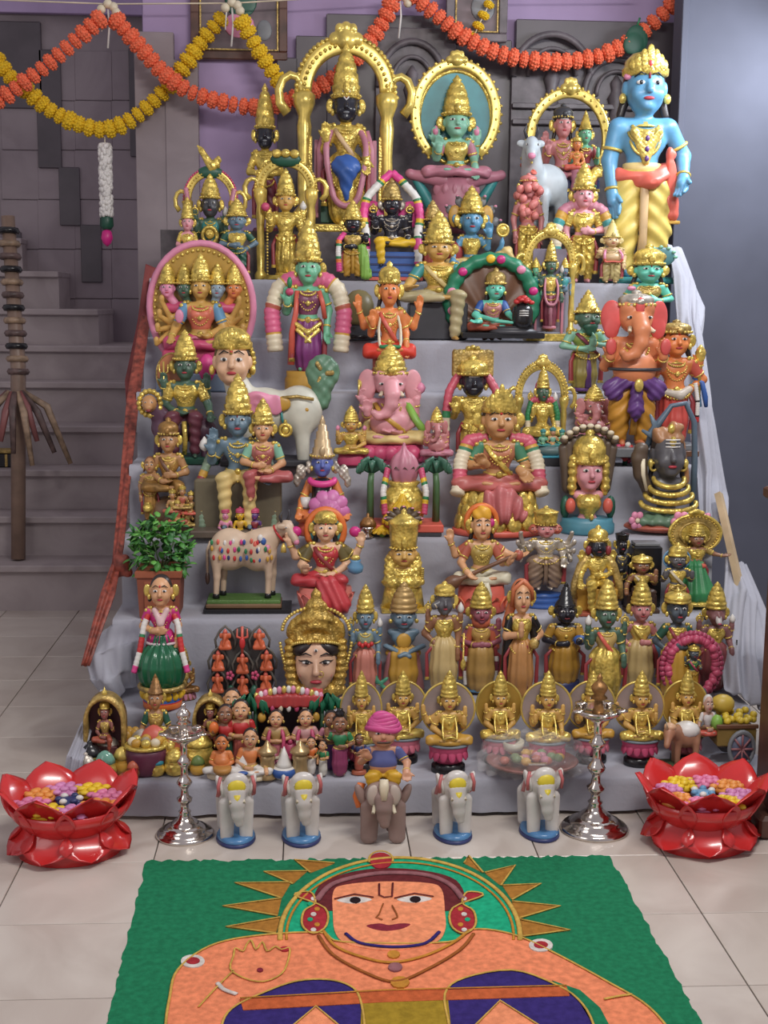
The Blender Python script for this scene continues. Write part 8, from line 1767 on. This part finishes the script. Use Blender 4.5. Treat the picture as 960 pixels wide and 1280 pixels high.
# ---------------------------------------------------------------- things on the floor
# four white elephants
def white_elephant(ax_, yt, Yb, label, rot=-.18):
    F = Fig('white_elephant', label, 'elephant', 'white elephants lined up before the shelves')
    we = P('elephant_white', 206, 200, 194, rough=.28)
    F.sdf('body', we, [E((0, .17, .34), (.115, .19, .15), .05), E((0, -.01, .45), (.095, .09, .115), .04), E((0, -.05, .53), (.07, .06, .06), .04)] + chain([(0, -.09, .43), (0, -.13, .34), (.005, -.145, .25), (.015, -.14, .18)], [.062, .05, .04, .03], .02) + [C((s*.065, -.0, .32), (s*.065, -.02, .04), .055, .045, .03) for s in (-1, 1)] + [C((s*.07, .28, .30), (s*.07, .28, .04), .06, .05, .03) for s in (-1, 1)])
    for s in (-1, 1):
        e_ = F.sdf('ear', we, [E((s*.105, .02, .46), (.024, .075, .10), .02, (0, s*.25, 0))]); F.geo('ear_edge', P('ear_rose', 186, 92, 92), tube([(s*.118, -.045, .40), (s*.122, -.055, .48), (s*.105, -.03, .555)], .012, 6), e_)
        F.geo('tusk', ivory, tube([(s*.035, -.11, .40), (s*.045, -.155, .36), (s*.045, -.175, .38)], [.014, .012, .004], 7)); F.geo('eye', [white, black], eye_geo((s*.055, -.085, .49), .012))
    F.geo('forehead_cloth', P('cloth_yellow', 222, 198, 44), ball((0, -.088, .475), (.062, .052, .075), 12, 8)); F.geo('cloth_tassel', P('cloth_yellow', 222, 198, 44), tube([(0, -.135, .42), (0, -.165, .35)], [.03, .012], 8)); F.geo('forehead_jewel', ochre, ball((0, -.14, .44), (.015, .01, .018), 7, 5))
    F.geo('saddle', P('saddle_rose', 196, 120, 120), tube([(-.118, .12, .34), (-.10, .12, .44), (0, .12, .50), (.10, .12, .44), (.118, .12, .34)], .016, 7))
    F.geo('base', P('base_blue', 70, 122, 172, rough=.25), lathe([(.15, 0), (.155, .012), (.14, .035), (.13, .04)], 26, 0, .10, .85, 1.75)); F.geo('base_rim', navy, lathe([(.155, -.03), (.16, -.02), (.155, .002)], 26, 0, .10, .85, 1.75))
    X, Y, Zt = atY(ax_, yt, Yb); lo, hi = F.bounds(); k = Zt/(hi[2] - lo[2]); F.build((X, Y, 0), (k*1.22, k*.8, k), rot, .0030)
white_elephant(295, 964, 3.00, 'white elephant with yellow brow on blue base beside the lamp near the toy pots', .12)
white_elephant(378, 963, 3.00, 'white elephant with yellow brow on blue base beside the turbaned rider', .12)
white_elephant(570, 961, 3.005, 'white elephant with yellow brow on blue base in front of the shelf gap', .12)
white_elephant(680, 957, 3.01, 'white elephant with yellow brow on blue base below the wrapped plate', .12)
# rider on the brown elephant
F = Fig('elephant_rider_statue', 'turbaned man in blue shirt and yellow trousers riding a brown elephant', 'statue')
eb = P('elephant_brown', 138, 112, 104, rough=.5)
F.sdf('elephant', eb, [E((0, .16, .36), (.15, .22, .15), .05), E((0, -.06, .44), (.13, .11, .12), .04), E((-.05, -.10, .50), (.06, .06, .06), .04), E((.05, -.10, .50), (.06, .06, .06), .04)] + chain([(0, -.16, .42), (0, -.21, .33), (.0, -.22, .26), (.005, -.24, .20)], [.07, .055, .045, .035], .02) + [C((s*.09, -.03, .32), (s*.10, -.04, .03), .07, .06, .03) for s in (-1, 1)] + [C((s*.09, .30, .32), (s*.09, .30, .03), .07, .06, .03) for s in (-1, 1)])
for s in (-1, 1):
    F.sdf('ear', eb, [E((s*.155, -.0, .42), (.035, .06, .11), .02, (0, s*.3, 0))]); F.geo('tusk', ivory, tube([(s*.06, -.16, .36), (s*.075, -.23, .31), (s*.07, -.27, .32)], [.018, .014, .005], 7)); F.geo('eye', [white, black], eye_geo((s*.075, -.15, .48), .014)); F.geo('brow_cloth', P('pale_dots', 186, 170, 158), ball((s*.07, -.14, .45), (.05, .04, .10), 10, 7))
F.geo('head_ornament', ivory, tube([(0, -.16, .60), (0, -.19, .53), (0, -.225, .42)], [.03, .035, .02], 8)); F.geo('side_cloth', orange, tube([(-.15, .05, .52), (-.185, .04, .40), (-.16, .02, .30)], .03, 8))
G = deity('x', '', '', 0, 0, 0, pose='sit', skin=P('rider_skin', 196, 138, 104), dress=P('trouser_yellow', 206, 158, 34), top=P('shirt_blue', 74, 82, 140), sleeves=P('shirt_blue', 74, 82, 140), arms=(('L', ((.19, -.05, .14), (.13, -.16, .22), (.4, -.4, .7), (0, -1, 0))), ('R', ((.21, -.05, .13), (.20, -.20, .06), (0, -.6, -.5), (0, 0, 1)))), crn=None, hs=1.5, belly=.03, place=False, necklace=None, drop=.2, hairlong=.0); F.absorb(G, (0, .12, .60), .80)
hk = 1.2
for k in range(5): F.geo('turban_fold', P('turban_pink', 212, 72, 140), tube([(.10*math.cos(a)*(1 - .12*k), .12 + .095*math.sin(a)*(1 - .10*k), .972 + .04*hk + .026*k + .012*math.sin(a*2 + k)) for a in np.linspace(0, 6.283, 21)[:-1]], .034, 8, True))
F.geo('turban_top', P('turban_pink', 212, 72, 140), ball((0, .12, 1.10), (.085, .08, .06), 12, 8)); F.sdf('moustache', dbrown, [C((-.04, .01, .905), (.04, .01, .905), .012, .012, .01)])
X_, Y_, Zt = atY(480, 893, 2.99); lo, hi = F.bounds(); k = Zt/(hi[2] - lo[2]); F.build((X_, Y_, 0), (k*1.28, k*.66, k), 0, .0030)

# pillar lamps
def lamp(ax_, yt, Yb, label, top_beads):
    F = Fig('oil_lamp', label, 'lamp')
    pr = [(.20, 0), (.205, .012), (.19, .03), (.15, .045), (.155, .055), (.11, .075), (.09, .085), (.095, .095), (.055, .125), (.035, .16), (.045, .175), (.03, .19), (.028, .23), (.05, .25), (.055, .27), (.03, .29), (.024, .34), (.04, .36), (.055, .385), (.04, .41), (.026, .43), (.024, .50), (.038, .515), (.05, .54), (.034, .56), (.024, .58), (.026, .66), (.05, .68), (.052, .70)]
    s_ = F.geo('stem', chrome, lathe(pr, 32))
    F.geo('oil_bowl', chrome, lathe([(.03, .69), (.09, .70), (.13, .725), (.14, .75), (.125, .75), (.08, .728), (.03, .725)], 32))
    for i in range(5): a = -math.pi/2 + i*2*math.pi/5; F.geo('wick_lip', chrome, ball((.135*math.cos(a), .135*math.sin(a), .748), (.04, .04, .012), 9, 5))
    F.geo('finial', bronze if top_beads else chrome, lathe([(.04, .725), (.03, .75), (.026, .80), (.05, .815), (.03, .835), (.045, .86), (.05, .88), (.03, .905), (.012, .92), (.018, .935), (.004, .96)], 24))
    X, Y, Zt = atY(ax_, yt, Yb); F.build((X, Y, 0), (Zt/.96,)*3, 0)
lamp(229, 878, 3.05, 'polished silver oil lamp standing before the toy pots', False)
lamp(750, 842, 3.05, 'polished silver oil lamp standing beside the wrapped plate', True)

# red lotus bowls with floating flowers
def lotus_bowl(ax_, yt, Yb, label, gem_m, seed, rot=0.0):
    F = Fig('lotus_bowl', label, 'bowl'); rd = P('plastic_red', 206, 34, 34, rough=.25, var=.05, coat=.4)
    F.geo('bowl', rd, lathe([(.12, .10), (.15, .13), (.19, .19), (.205, .24), (.195, .24), (.17, .21), (.02, .205)], 32))
    for i in range(8):
        a = 2*math.pi*(i + .5)/8
        g = petal(.30, .108, .12, .006, 8); rotx(g, .30); rotz(g, a + math.pi/2, (.135*math.cos(a), .135*math.sin(a), .105)); F.geo('petal', rd, g)
        g = petal(.17, .095, .12, .006, 6).xf(lambda V: V*np.array((1, 1, -1))); g.p = [q[::-1] for q in g.p]; rotx(g, -.45); rotz(g, a + math.pi/2, (.135*math.cos(a), .135*math.sin(a), .16)); F.geo('base_petal', rd, g)
    F.geo('skirt', rd, lathe([(.17, .0), (.175, .004), (.14, .09), (.12, .12)], 32))
    fl = [P('bloom_yellow', 236, 196, 30), P('bloom_pink', 226, 122, 164), P('bloom_orange', 238, 150, 62), P('bloom_lilac', 214, 134, 186)]
    r_ = random.Random(seed)
    for i in range(8):
        a = 2*math.pi*i/8 + .2; c = (.125*math.cos(a), .125*math.sin(a), .232); m = fl[(i*3 + seed) % 4]
        b_ = F.geo('flower', m, ball((c[0], c[1], c[2]), (.056, .056, .03), 12, 6))
        for k in range(12): t = k*2.4; q = .018 + .0042*k; F.geo('flower_petal', m, ball((c[0] + q*math.cos(t), c[1] + q*math.sin(t), c[2] + .030 - .0016*k), (.018, .018, .013), 6, 4), b_)
    F.geo('water_disc', P('bowl_inner', 150, 26, 34, rough=.2), lathe([(.185, .212), (.185, .216)], 28))
    F.geo('candle', gem_m, ball((0, 0, .24), (.045, .045, .02), 12, 6))
    for k in range(6): F.geo('candle_gem', [white, gem_m][k % 2], ball((.035*math.cos(k*1.047), .035*math.sin(k*1.047), .255), .014, 7, 5))
    X, Y, _ = atZ(ax_, yt, 0); F.build((X, Yb, 0), (.69, .60, .50), rot)
lotus_bowl(98, 1040, 2.97, 'glossy red lotus bowl of flowers beside the toy pots', navy, 1, .1)
lotus_bowl(860, 1030, 2.97, 'glossy red lotus bowl of flowers beside the wooden cabinet', sky, 2, .3)

# ---------------------------------------------------------------- coloured powder drawing on the floor
rang = bpy.data.objects.new('floor_drawing', None); COL.objects.link(rang)
rang['label'] = 'coloured powder floor drawing of an orange saint on a green ground'; rang['category'] = 'rangoli'
rang.location = atZ(480, 1180, 0.0)
RO = np.array(rang.location)
def powder(n, rgb, glit=False):
    m = paint('powder_' + n, rgb, rough=.95, var=.13, scale=70, bump=.5, bscale=500, spec=.1)
    return m
pw = {'green': powder('green', (36, 122, 84)), 'teal': powder('teal', (36, 168, 124)), 'orange': powder('orange', (236, 140, 100)), 'peach': powder('peach', (240, 150, 108)), 'gold': powder('gold', (168, 116, 52)), 'rim': powder('rim', (206, 168, 84)), 'maroon': powder('maroon', (104, 44, 48)), 'mauve': powder('mauve', (150, 100, 104)), 'lip': powder('lip', (136, 46, 62)), 'white': powder('white', (214, 206, 198)), 'black': powder('black', (40, 28, 32)), 'navy': powder('navy', (58, 46, 112)), 'brown': powder('brown', (158, 94, 48)), 'red': powder('red', (168, 50, 58)), 'band': powder('band', (196, 98, 58)), 'olive': powder('olive', (160, 132, 44)), 'ochre': powder('ochre', (196, 136, 56))}
def fpt(p, z): q = atZ(p[0], p[1], 0.0); return (q[0], q[1], z)
def patch(name, col, pts, lvl, jag=0.0):
    z = .0008 + lvl*.0007; P3 = []
    rr = random.Random(len(pts)*7 + lvl)
    for i in range(len(pts)):
        a, b = pts[i], pts[(i + 1) % len(pts)]; n = max(1, int(math.hypot(b[0] - a[0], b[1] - a[1])/6)) if jag else 1
        for k in range(n): P3.append(fpt((a[0] + (b[0] - a[0])*k/n + (rr.uniform(-jag, jag) if k else 0), a[1] + (b[1] - a[1])*k/n + (rr.uniform(-jag, jag) if k else 0)), z))
    tri = tessellate_polygon([[Vector(p) for p in P3]]); n = len(P3)
    V = [tuple(p) for p in P3] + [(p[0], p[1], .0002) for p in P3]
    polys = []
    for t in tri:
        a, b, c = (Vector(P3[i]) for i in t); polys.append(tuple(t) if (b - a).cross(c - a).z > 0 else tuple(reversed(t)))
    polys += [(i, (i + 1) % n, n + (i + 1) % n, n + i) for i in range(n)]
    g = Geo().add(np.array(V) - RO, polys)
    return solo(name, g, pw[col], parent=rang, smooth=False)
def cord(name, col, pts, w=2.0, lvl=6, closed=False):
    P3 = [np.array(fpt(p, .0012 + lvl*.0007)) - RO for p in pts]
    return solo(name, tube(P3, w*2.75/FPX, 6, closed, flat=.5, ref=(0, 0, 1)), pw[col], parent=rang)
def sm(pts, n=6, closed=False):
    P_ = np.array(pts, float); N_ = len(P_); out = []
    for i in range(N_ if closed else N_ - 1):
        p0, p1, p2, p3 = (P_[(i - 1) % N_] if closed or i > 0 else P_[i], P_[i], P_[(i + 1) % N_], P_[(i + 2) % N_] if closed or i + 2 < N_ else P_[(i + 1) % N_])
        for k in range(n):
            t = k/n; out.append(tuple(.5*((2*p1) + (-p0 + p2)*t + (2*p0 - 5*p1 + 4*p2 - p3)*t*t + (-p0 + 3*p1 - 3*p2 + p3)*t**3)))
    if not closed: out.append(tuple(P_[-1]))
    return out
def arcp(cx, cy, rx, ry, a0, a1, n=30): return [(cx + rx*math.cos(a), cy - ry*math.sin(a)) for a in np.linspace(a0, a1, n)]
patch('green_ground', 'green', [(183, 1077), (762, 1070), (878, 1280), (915, 1345), (115, 1345), (133, 1280)], 0, 2.2)
D = math.pi/180
# sun rays
for (a, b, t) in [((345, 1168), (350, 1148), (283, 1160)), ((347, 1146), (352, 1124), (279, 1134)), ((352, 1124), (364, 1104), (294, 1105)), ((366, 1106), (384, 1090), (330, 1091)), ((388, 1092), (418, 1080), (368, 1076)),
                  ((652, 1172), (648, 1150), (712, 1164)), ((646, 1150), (640, 1128), (700, 1134)), ((640, 1126), (628, 1108), (676, 1106)), ((626, 1108), (606, 1092), (644, 1083)), ((604, 1092), (580, 1080), (586, 1071))]:
    patch('sun_ray', 'gold', [a, b, t], 1); cord('ray_outline', 'rim', [a, t, b], 1.6, 3)
patch('halo', 'teal', arcp(500, 1172, 150, 98, -5*D, 185*D, 44), 2)
cord('halo_outline', 'rim', arcp(500, 1172, 150, 98, -3*D, 183*D, 44), 3.4, 4); cord('halo_outline', 'ochre', arcp(500, 1172, 142, 92, -3*D, 183*D, 44), 1.8, 4)
# body
body = sm([(205, 1345), (207, 1285), (212, 1250), (222, 1215), (262, 1185), (320, 1172), (400, 1168), (430, 1180), (560, 1180), (590, 1164), (640, 1170), (690, 1192), (760, 1230), (812, 1262), (850, 1310), (862, 1345)], 5)
patch('body', 'orange', body, 3); cord('body_outline', 'rim', body, 1.6, 5)
hairp = sm([(390, 1130), (400, 1108), (430, 1094), (475, 1087), (530, 1090), (570, 1102), (584, 1128)], 5)
patch('hair', 'maroon', hairp + [(572, 1140), (400, 1140)], 4); cord('hair_band', 'mauve', sm([(396, 1128), (412, 1110), (440, 1100), (480, 1094), (530, 1096), (562, 1108), (578, 1126)], 5), 4.5, 6)
facep = sm([(417, 1116), (432, 1108), (480, 1104), (535, 1106), (552, 1114), (556, 1140), (556, 1166), (540, 1182), (490, 1190), (440, 1184), (420, 1170), (416, 1142)], 5, True)
patch('face', 'peach', facep, 5); cord('chin_necklace', 'navy', sm([(432, 1170), (450, 1182), (490, 1187), (530, 1183), (549, 1168)], 5), 2.6, 7)
for s, (x, y) in ((-1, (443, 1128)), (1, (518, 1127))):
    patch('eye_white', 'white', sm([(x - 22, y), (x, y - 5), (x + 22, y - 1), (x, y + 4)], 4, True), 6); patch('pupil', 'black', arcp(x + 1, y, 7, 4, 0, 2*math.pi, 14)[:-1], 7); cord('eyebrow', 'maroon', [(x - 25, y - 1), (x, y - 7), (x + 24, y - 3)], 1.2, 8)
for pth in ([(474, 1108), (474, 1122), (480, 1125), (490, 1124), (491, 1107)],): cord('forehead_mark', 'maroon', pth, 1.3, 8)
cord('nose', 'brown', [(479, 1133), (474, 1146), (470, 1150), (478, 1153)], 1.0, 8); cord('nose', 'brown', [(490, 1135), (496, 1146), (497, 1150), (490, 1153)], 1.0, 8)
patch('lips', 'lip', sm([(458, 1160), (474, 1157), (486, 1159), (500, 1157), (513, 1158), (500, 1164), (478, 1166)], 4, True), 6)
for s, x0 in ((-1, 388), (1, 584)):
    ear_ = sm([(x0 + s*20, 1122), (x0, 1118), (x0 - s*6, 1132), (x0 + s*8, 1142), (x0 + s*10, 1160), (x0 - s*4, 1170), (x0 - s*20, 1160), (x0 - s*18, 1138)], 4, True)
    patch('earring', 'red', ear_, 5); cord('earring_outline', 'rim', ear_, 1.5, 7, True)
    for k in range(7): patch('mirror_chip', ['white', 'teal', 'ochre'][k % 3], arcp(x0 + s*(-4 + 5*math.sin(k*2.1)), 1126 + 6.5*k, 3.6, 2.4, 0, 6.28, 9)[:-1], 7)
patch('crest_flower', 'red', arcp(476, 1078, 14, 10, 0, 6.28, 16)[:-1], 6); cord('crest_outline', 'rim', arcp(476, 1078, 15, 11, -.2, 3.4, 16), 1.6, 8)
cord('necklace', 'ochre', sm([(404, 1166), (420, 1186), (455, 1200), (490, 1206), (530, 1198), (565, 1182), (586, 1166)], 5), 2.4, 6); cord('necklace', 'brown', sm([(398, 1172), (416, 1196), (455, 1218), (494, 1230), (535, 1214), (575, 1190), (592, 1170)], 5), 2.4, 6)
for (x, y, r, c) in ((492, 1196, 8, 'ochre'), (494, 1212, 9, 'mauve'), (500, 1231, 12, 'ochre')): patch('pendant', c, arcp(x, y, r, r*.6, 0, 6.28, 12)[:-1], 8)
for (x, y) in ((241, 1204), (676, 1184)): patch('shoulder_gem', 'white', arcp(x, y, 15, 8, 0, 6.28, 18)[:-1], 6); patch('shoulder_gem_heart', 'red', arcp(x, y, 9, 4.5, 0, 6.28, 14)[:-1], 7)
# raised palm
handp = sm([(292, 1198), (294, 1188), (304, 1192), (308, 1184), (314, 1178), (320, 1190), (328, 1180), (334, 1192), (344, 1186), (352, 1190), (362, 1188), (360, 1204), (352, 1220), (330, 1230), (306, 1226), (288, 1214)], 3, True)
cord('hand_outline', 'rim', handp, 1.3, 6, True); patch('palm_mark', 'lip', arcp(325, 1215, 4, 2.6, 0, 6.28, 10)[:-1], 6); patch('ring', 'red', arcp(356, 1189, 6, 3, 0, 6.28, 10)[:-1], 7)
cord('bracelet', 'white', sm([(272, 1232), (280, 1240), (296, 1246)], 4), 3.0, 6); cord('arm_outline', 'rim', sm([(292, 1216), (268, 1240), (248, 1262)], 4), 1.3, 6); cord('forearm_line', 'rim', sm([(755, 1252), (775, 1248), (790, 1246)], 4), 1.8, 6)
patch('sleeve', 'green', [(690, 1228), (725, 1240), (750, 1262), (770, 1300), (776, 1345), (752, 1345), (742, 1285), (722, 1252)], 5)
# book rest and sash
for pts_ in ([(290, 1264), (330, 1244), (370, 1230), (410, 1228), (438, 1236), (450, 1252), (456, 1290), (456, 1345), (270, 1345), (276, 1290)], [(556, 1246), (580, 1226), (640, 1216), (690, 1232), (722, 1252), (742, 1285), (752, 1345), (566, 1345), (562, 1290)]):
    q = sm(pts_, 4, True); patch('violet_cloth', 'navy', q, 5); cord('cloth_outline', 'rim', q, 1.5, 7, True)
patch('manuscript', 'olive', [(452, 1256), (560, 1252), (570, 1345), (448, 1345)], 6)
patch('sash', 'band', [(300, 1252), (480, 1242), (708, 1236), (712, 1248), (480, 1256), (304, 1266)], 7); cord('sash_edge', 'ochre', [(300, 1252), (480, 1242), (708, 1236)], 1.2, 9)
for pts_ in ([(350, 1300), (395, 1262), (440, 1300)], [(590, 1290), (625, 1255), (680, 1290)]): patch('knee_panel', 'peach', pts_, 7); cord('panel_edge', 'rim', pts_, 1.4, 9)

# ---------------------------------------------------------------- marigold garlands hung behind the top shelf
def bloom_mesh(nm, mat, seed):
    r_ = random.Random(seed); g = Geo(); g.merge(ball((0, 0, 0), (1, 1, .62), 12, 7))
    for ring_, (n, rr, zz) in enumerate(((12, .86, .28), (14, .97, 0), (12, .86, -.28), (8, .55, .45), (8, .55, -.45))):
        for i in range(n):
            a = 6.283*i/n + ring_*.4 + r_.uniform(-.1, .1); g.merge(ball((rr*math.cos(a), rr*math.sin(a), zz + r_.uniform(-.05, .05)), (.2, .2, .15), 5, 4))
    return mesh_from(nm, g.V(), g.p, g.m, [mat], True)
om = paint('marigold_orange', (236, 112, 76), rough=.75, var=.18, scale=3); ym = paint('marigold_yellow', (226, 186, 30), rough=.75, var=.15, scale=3)
OB = [bloom_mesh('orange_bloom', om, i) for i in range(3)]; YB = [bloom_mesh('yellow_bloom', ym, i + 5) for i in range(3)]
def strand(name, label, pts, meshes, Y, rad=10.0, gap=13.0, seed=0, extra=None):
    root = bpy.data.objects.new(name, None); COL.objects.link(root); root['label'] = label; root['category'] = 'garland'; root['group'] = 'marigold garlands behind the top shelf'
    P_ = np.array(sm(pts, 10)); d = np.concatenate([[0], np.cumsum(np.linalg.norm(np.diff(P_, axis=0), axis=1))]); n = int(d[-1]/gap); r_ = random.Random(seed)
    root.location = atY(pts[0][0], pts[0][1], Y); R0 = Vector(root.location)
    W = [Vector(atY(np.interp(t, d, P_[:, 0]), np.interp(t, d, P_[:, 1]), Y)) for t in np.linspace(0, d[-1], n + 1)]
    solo('thread', tube([tuple(w - R0) for w in W], .0025, 5), ivory, parent=root)
    for i, w in enumerate(W):
        o = bpy.data.objects.new(meshes[0].name.split('.')[0], meshes[i % 3]); COL.objects.link(o); o.parent = root; o.location = w - R0
        t = (W[min(i + 1, n)] - W[max(i - 1, 0)]).normalized(); o.rotation_euler = (t.to_track_quat('Z', 'Y')).to_euler()
        k = rad*mpp(Y)*r_.uniform(.88, 1.08); o.scale = (k, k, k*r_.uniform(.95, 1.2))
    return root, R0
GY = 5.235
strand('marigold_garland', 'orange marigold strand rising to the white knot by the stairwell', [(-90, 190), (-14, 134), (18, 112), (55, 84), (95, 50), (124, 24)], OB, GY - .03, seed=1)
strand('marigold_garland', 'orange marigold strand swagging behind the broad gold arch', [(146, 26), (178, 62), (205, 92), (236, 114), (275, 127), (318, 134), (360, 126), (400, 108), (432, 86), (462, 52), (484, 18), (492, -6)], OB, GY, seed=2)
strand('marigold_garland', 'orange marigold strand swagging above the gold arches up to the leaf', [(518, -4), (545, 18), (580, 46), (620, 66), (660, 75), (705, 77), (750, 70), (784, 54)], OB, GY, seed=3)
strand('marigold_garland', 'short orange marigold tail rising beyond the green leaf', [(806, 38), (828, 18), (850, -4)], OB, GY, seed=4)
ry, R0y = strand('marigold_garland', 'yellow marigold strand dipping down to the white jasmine tassel', [(-60, 20), (-6, 72), (8, 92), (30, 110), (60, 136), (95, 154), (128, 162), (160, 152), (195, 124), (225, 90), (252, 52), (276, 24)], YB, GY + .075, seed=5)
strand('marigold_garland', 'short yellow marigold tail falling beside the gilt framed picture', [(303, 28), (318, 54), (334, 80), (348, 100)], YB, GY, seed=6)
strand('marigold_garland', 'short yellow marigold tail in front of the dark framed picture', [(592, 46), (600, 28), (612, 4), (616, -8)], YB, GY + .015, rad=7, seed=7)
# tassel, knots, cord, leaf
F = Fig('jasmine_tassel', 'white jasmine tassel ending in green leaves and a magenta bulb', 'tassel')
r_ = random.Random(9); g = Geo(); jm = paint('jasmine_white', (222, 218, 214), rough=.7)
for i in range(240): z = r_.uniform(.12, .46); a = r_.uniform(0, 6.28); g.merge(ball((.026*math.cos(a), .026*math.sin(a), z), (.011, .011, .014), 5, 4))
F.geo('jasmine_core', jm, tube([(0, 0, .12), (0, 0, .47)], .026, 8)); F.geo('jasmine_buds', jm, g); F.geo('leaf_band', dgreen, lathe([(.016, .05), (.03, .07), (.028, .11), (.02, .125)], 12, rib=.15, ribn=6)); F.geo('bulb', paint('bulb_magenta', (206, 40, 130), rough=.4), lathe([(.003, -.03), (.02, -.015), (.03, .01), (.024, .04), (.01, .055)], 14)); F.geo('thread', ivory, tube([(0, 0, .45), (0, 0, .50)], .003, 5))
X_, Y_, Zb = atY(134, 308, GY + .075); Zt = atY(133, 171, GY + .075)[2]; lo, hi = F.bounds(); k = (Zt - Zb)/(hi[2] - lo[2]); F.build((X_, Y_, Zb), k)
def knot_(ax_, ay_, label):
    F = Fig('string_knot', label, 'string'); F.geo('bow', ivory, beads([(-.025, 0, .0), (.02, 0, .01), (0, 0, .02), (.03, 0, -.01)], .018, 8, 5)); F.geo('tail', white, tube([(0, 0, .0), (.004, -.003, -.06), (-.004, 0, -.14)], .004, 5)); F.geo('tail', white, tube([(-.02, 0, .0), (-.026, 0, -.08)], .003, 5)); F.geo('loop', white, tube([(0, 0, .01), (.01, 0, .05), (0, 0, .09), (-.01, 0, .05)], .003, 5, True))
    X, Y, Z = atY(ax_, ay_, GY); F.build((X, Y, Z - .14), 1.0)
knot_(135, 12, 'white string knot between the two orange strands'); knot_(290, 10, 'white string knot before the gilt framed picture'); knot_(500, 0, 'white string knot high between the carved arches')
pts_ = [atY(x, y, GY + .03) for x, y in ((-160, -6), (135, 5), (290, 4), (500, -8), (800, -10))]
solo('hanging_cord', tube(pts_, .003, 5), ivory, 'thin pale cord from which the marigold garlands hang', 'cord')
F = Fig('green_leaf', 'round dark green leaf between two orange strands', 'leaf'); F.sdf('blade', paint('leaf_dark', (38, 84, 66), rough=.5), [E((0, 0, .06), (.045, .01, .055), .01), E((-.02, -.005, .035), (.03, .008, .03), .02)]); F.geo('stalk', green, tube([(0, 0, .11), (.01, .0, .14)], .004, 5)); X_, Y_, Z_ = atY(795, 68, GY - .02); F.build((X_, Y_, Z_), 1.0)
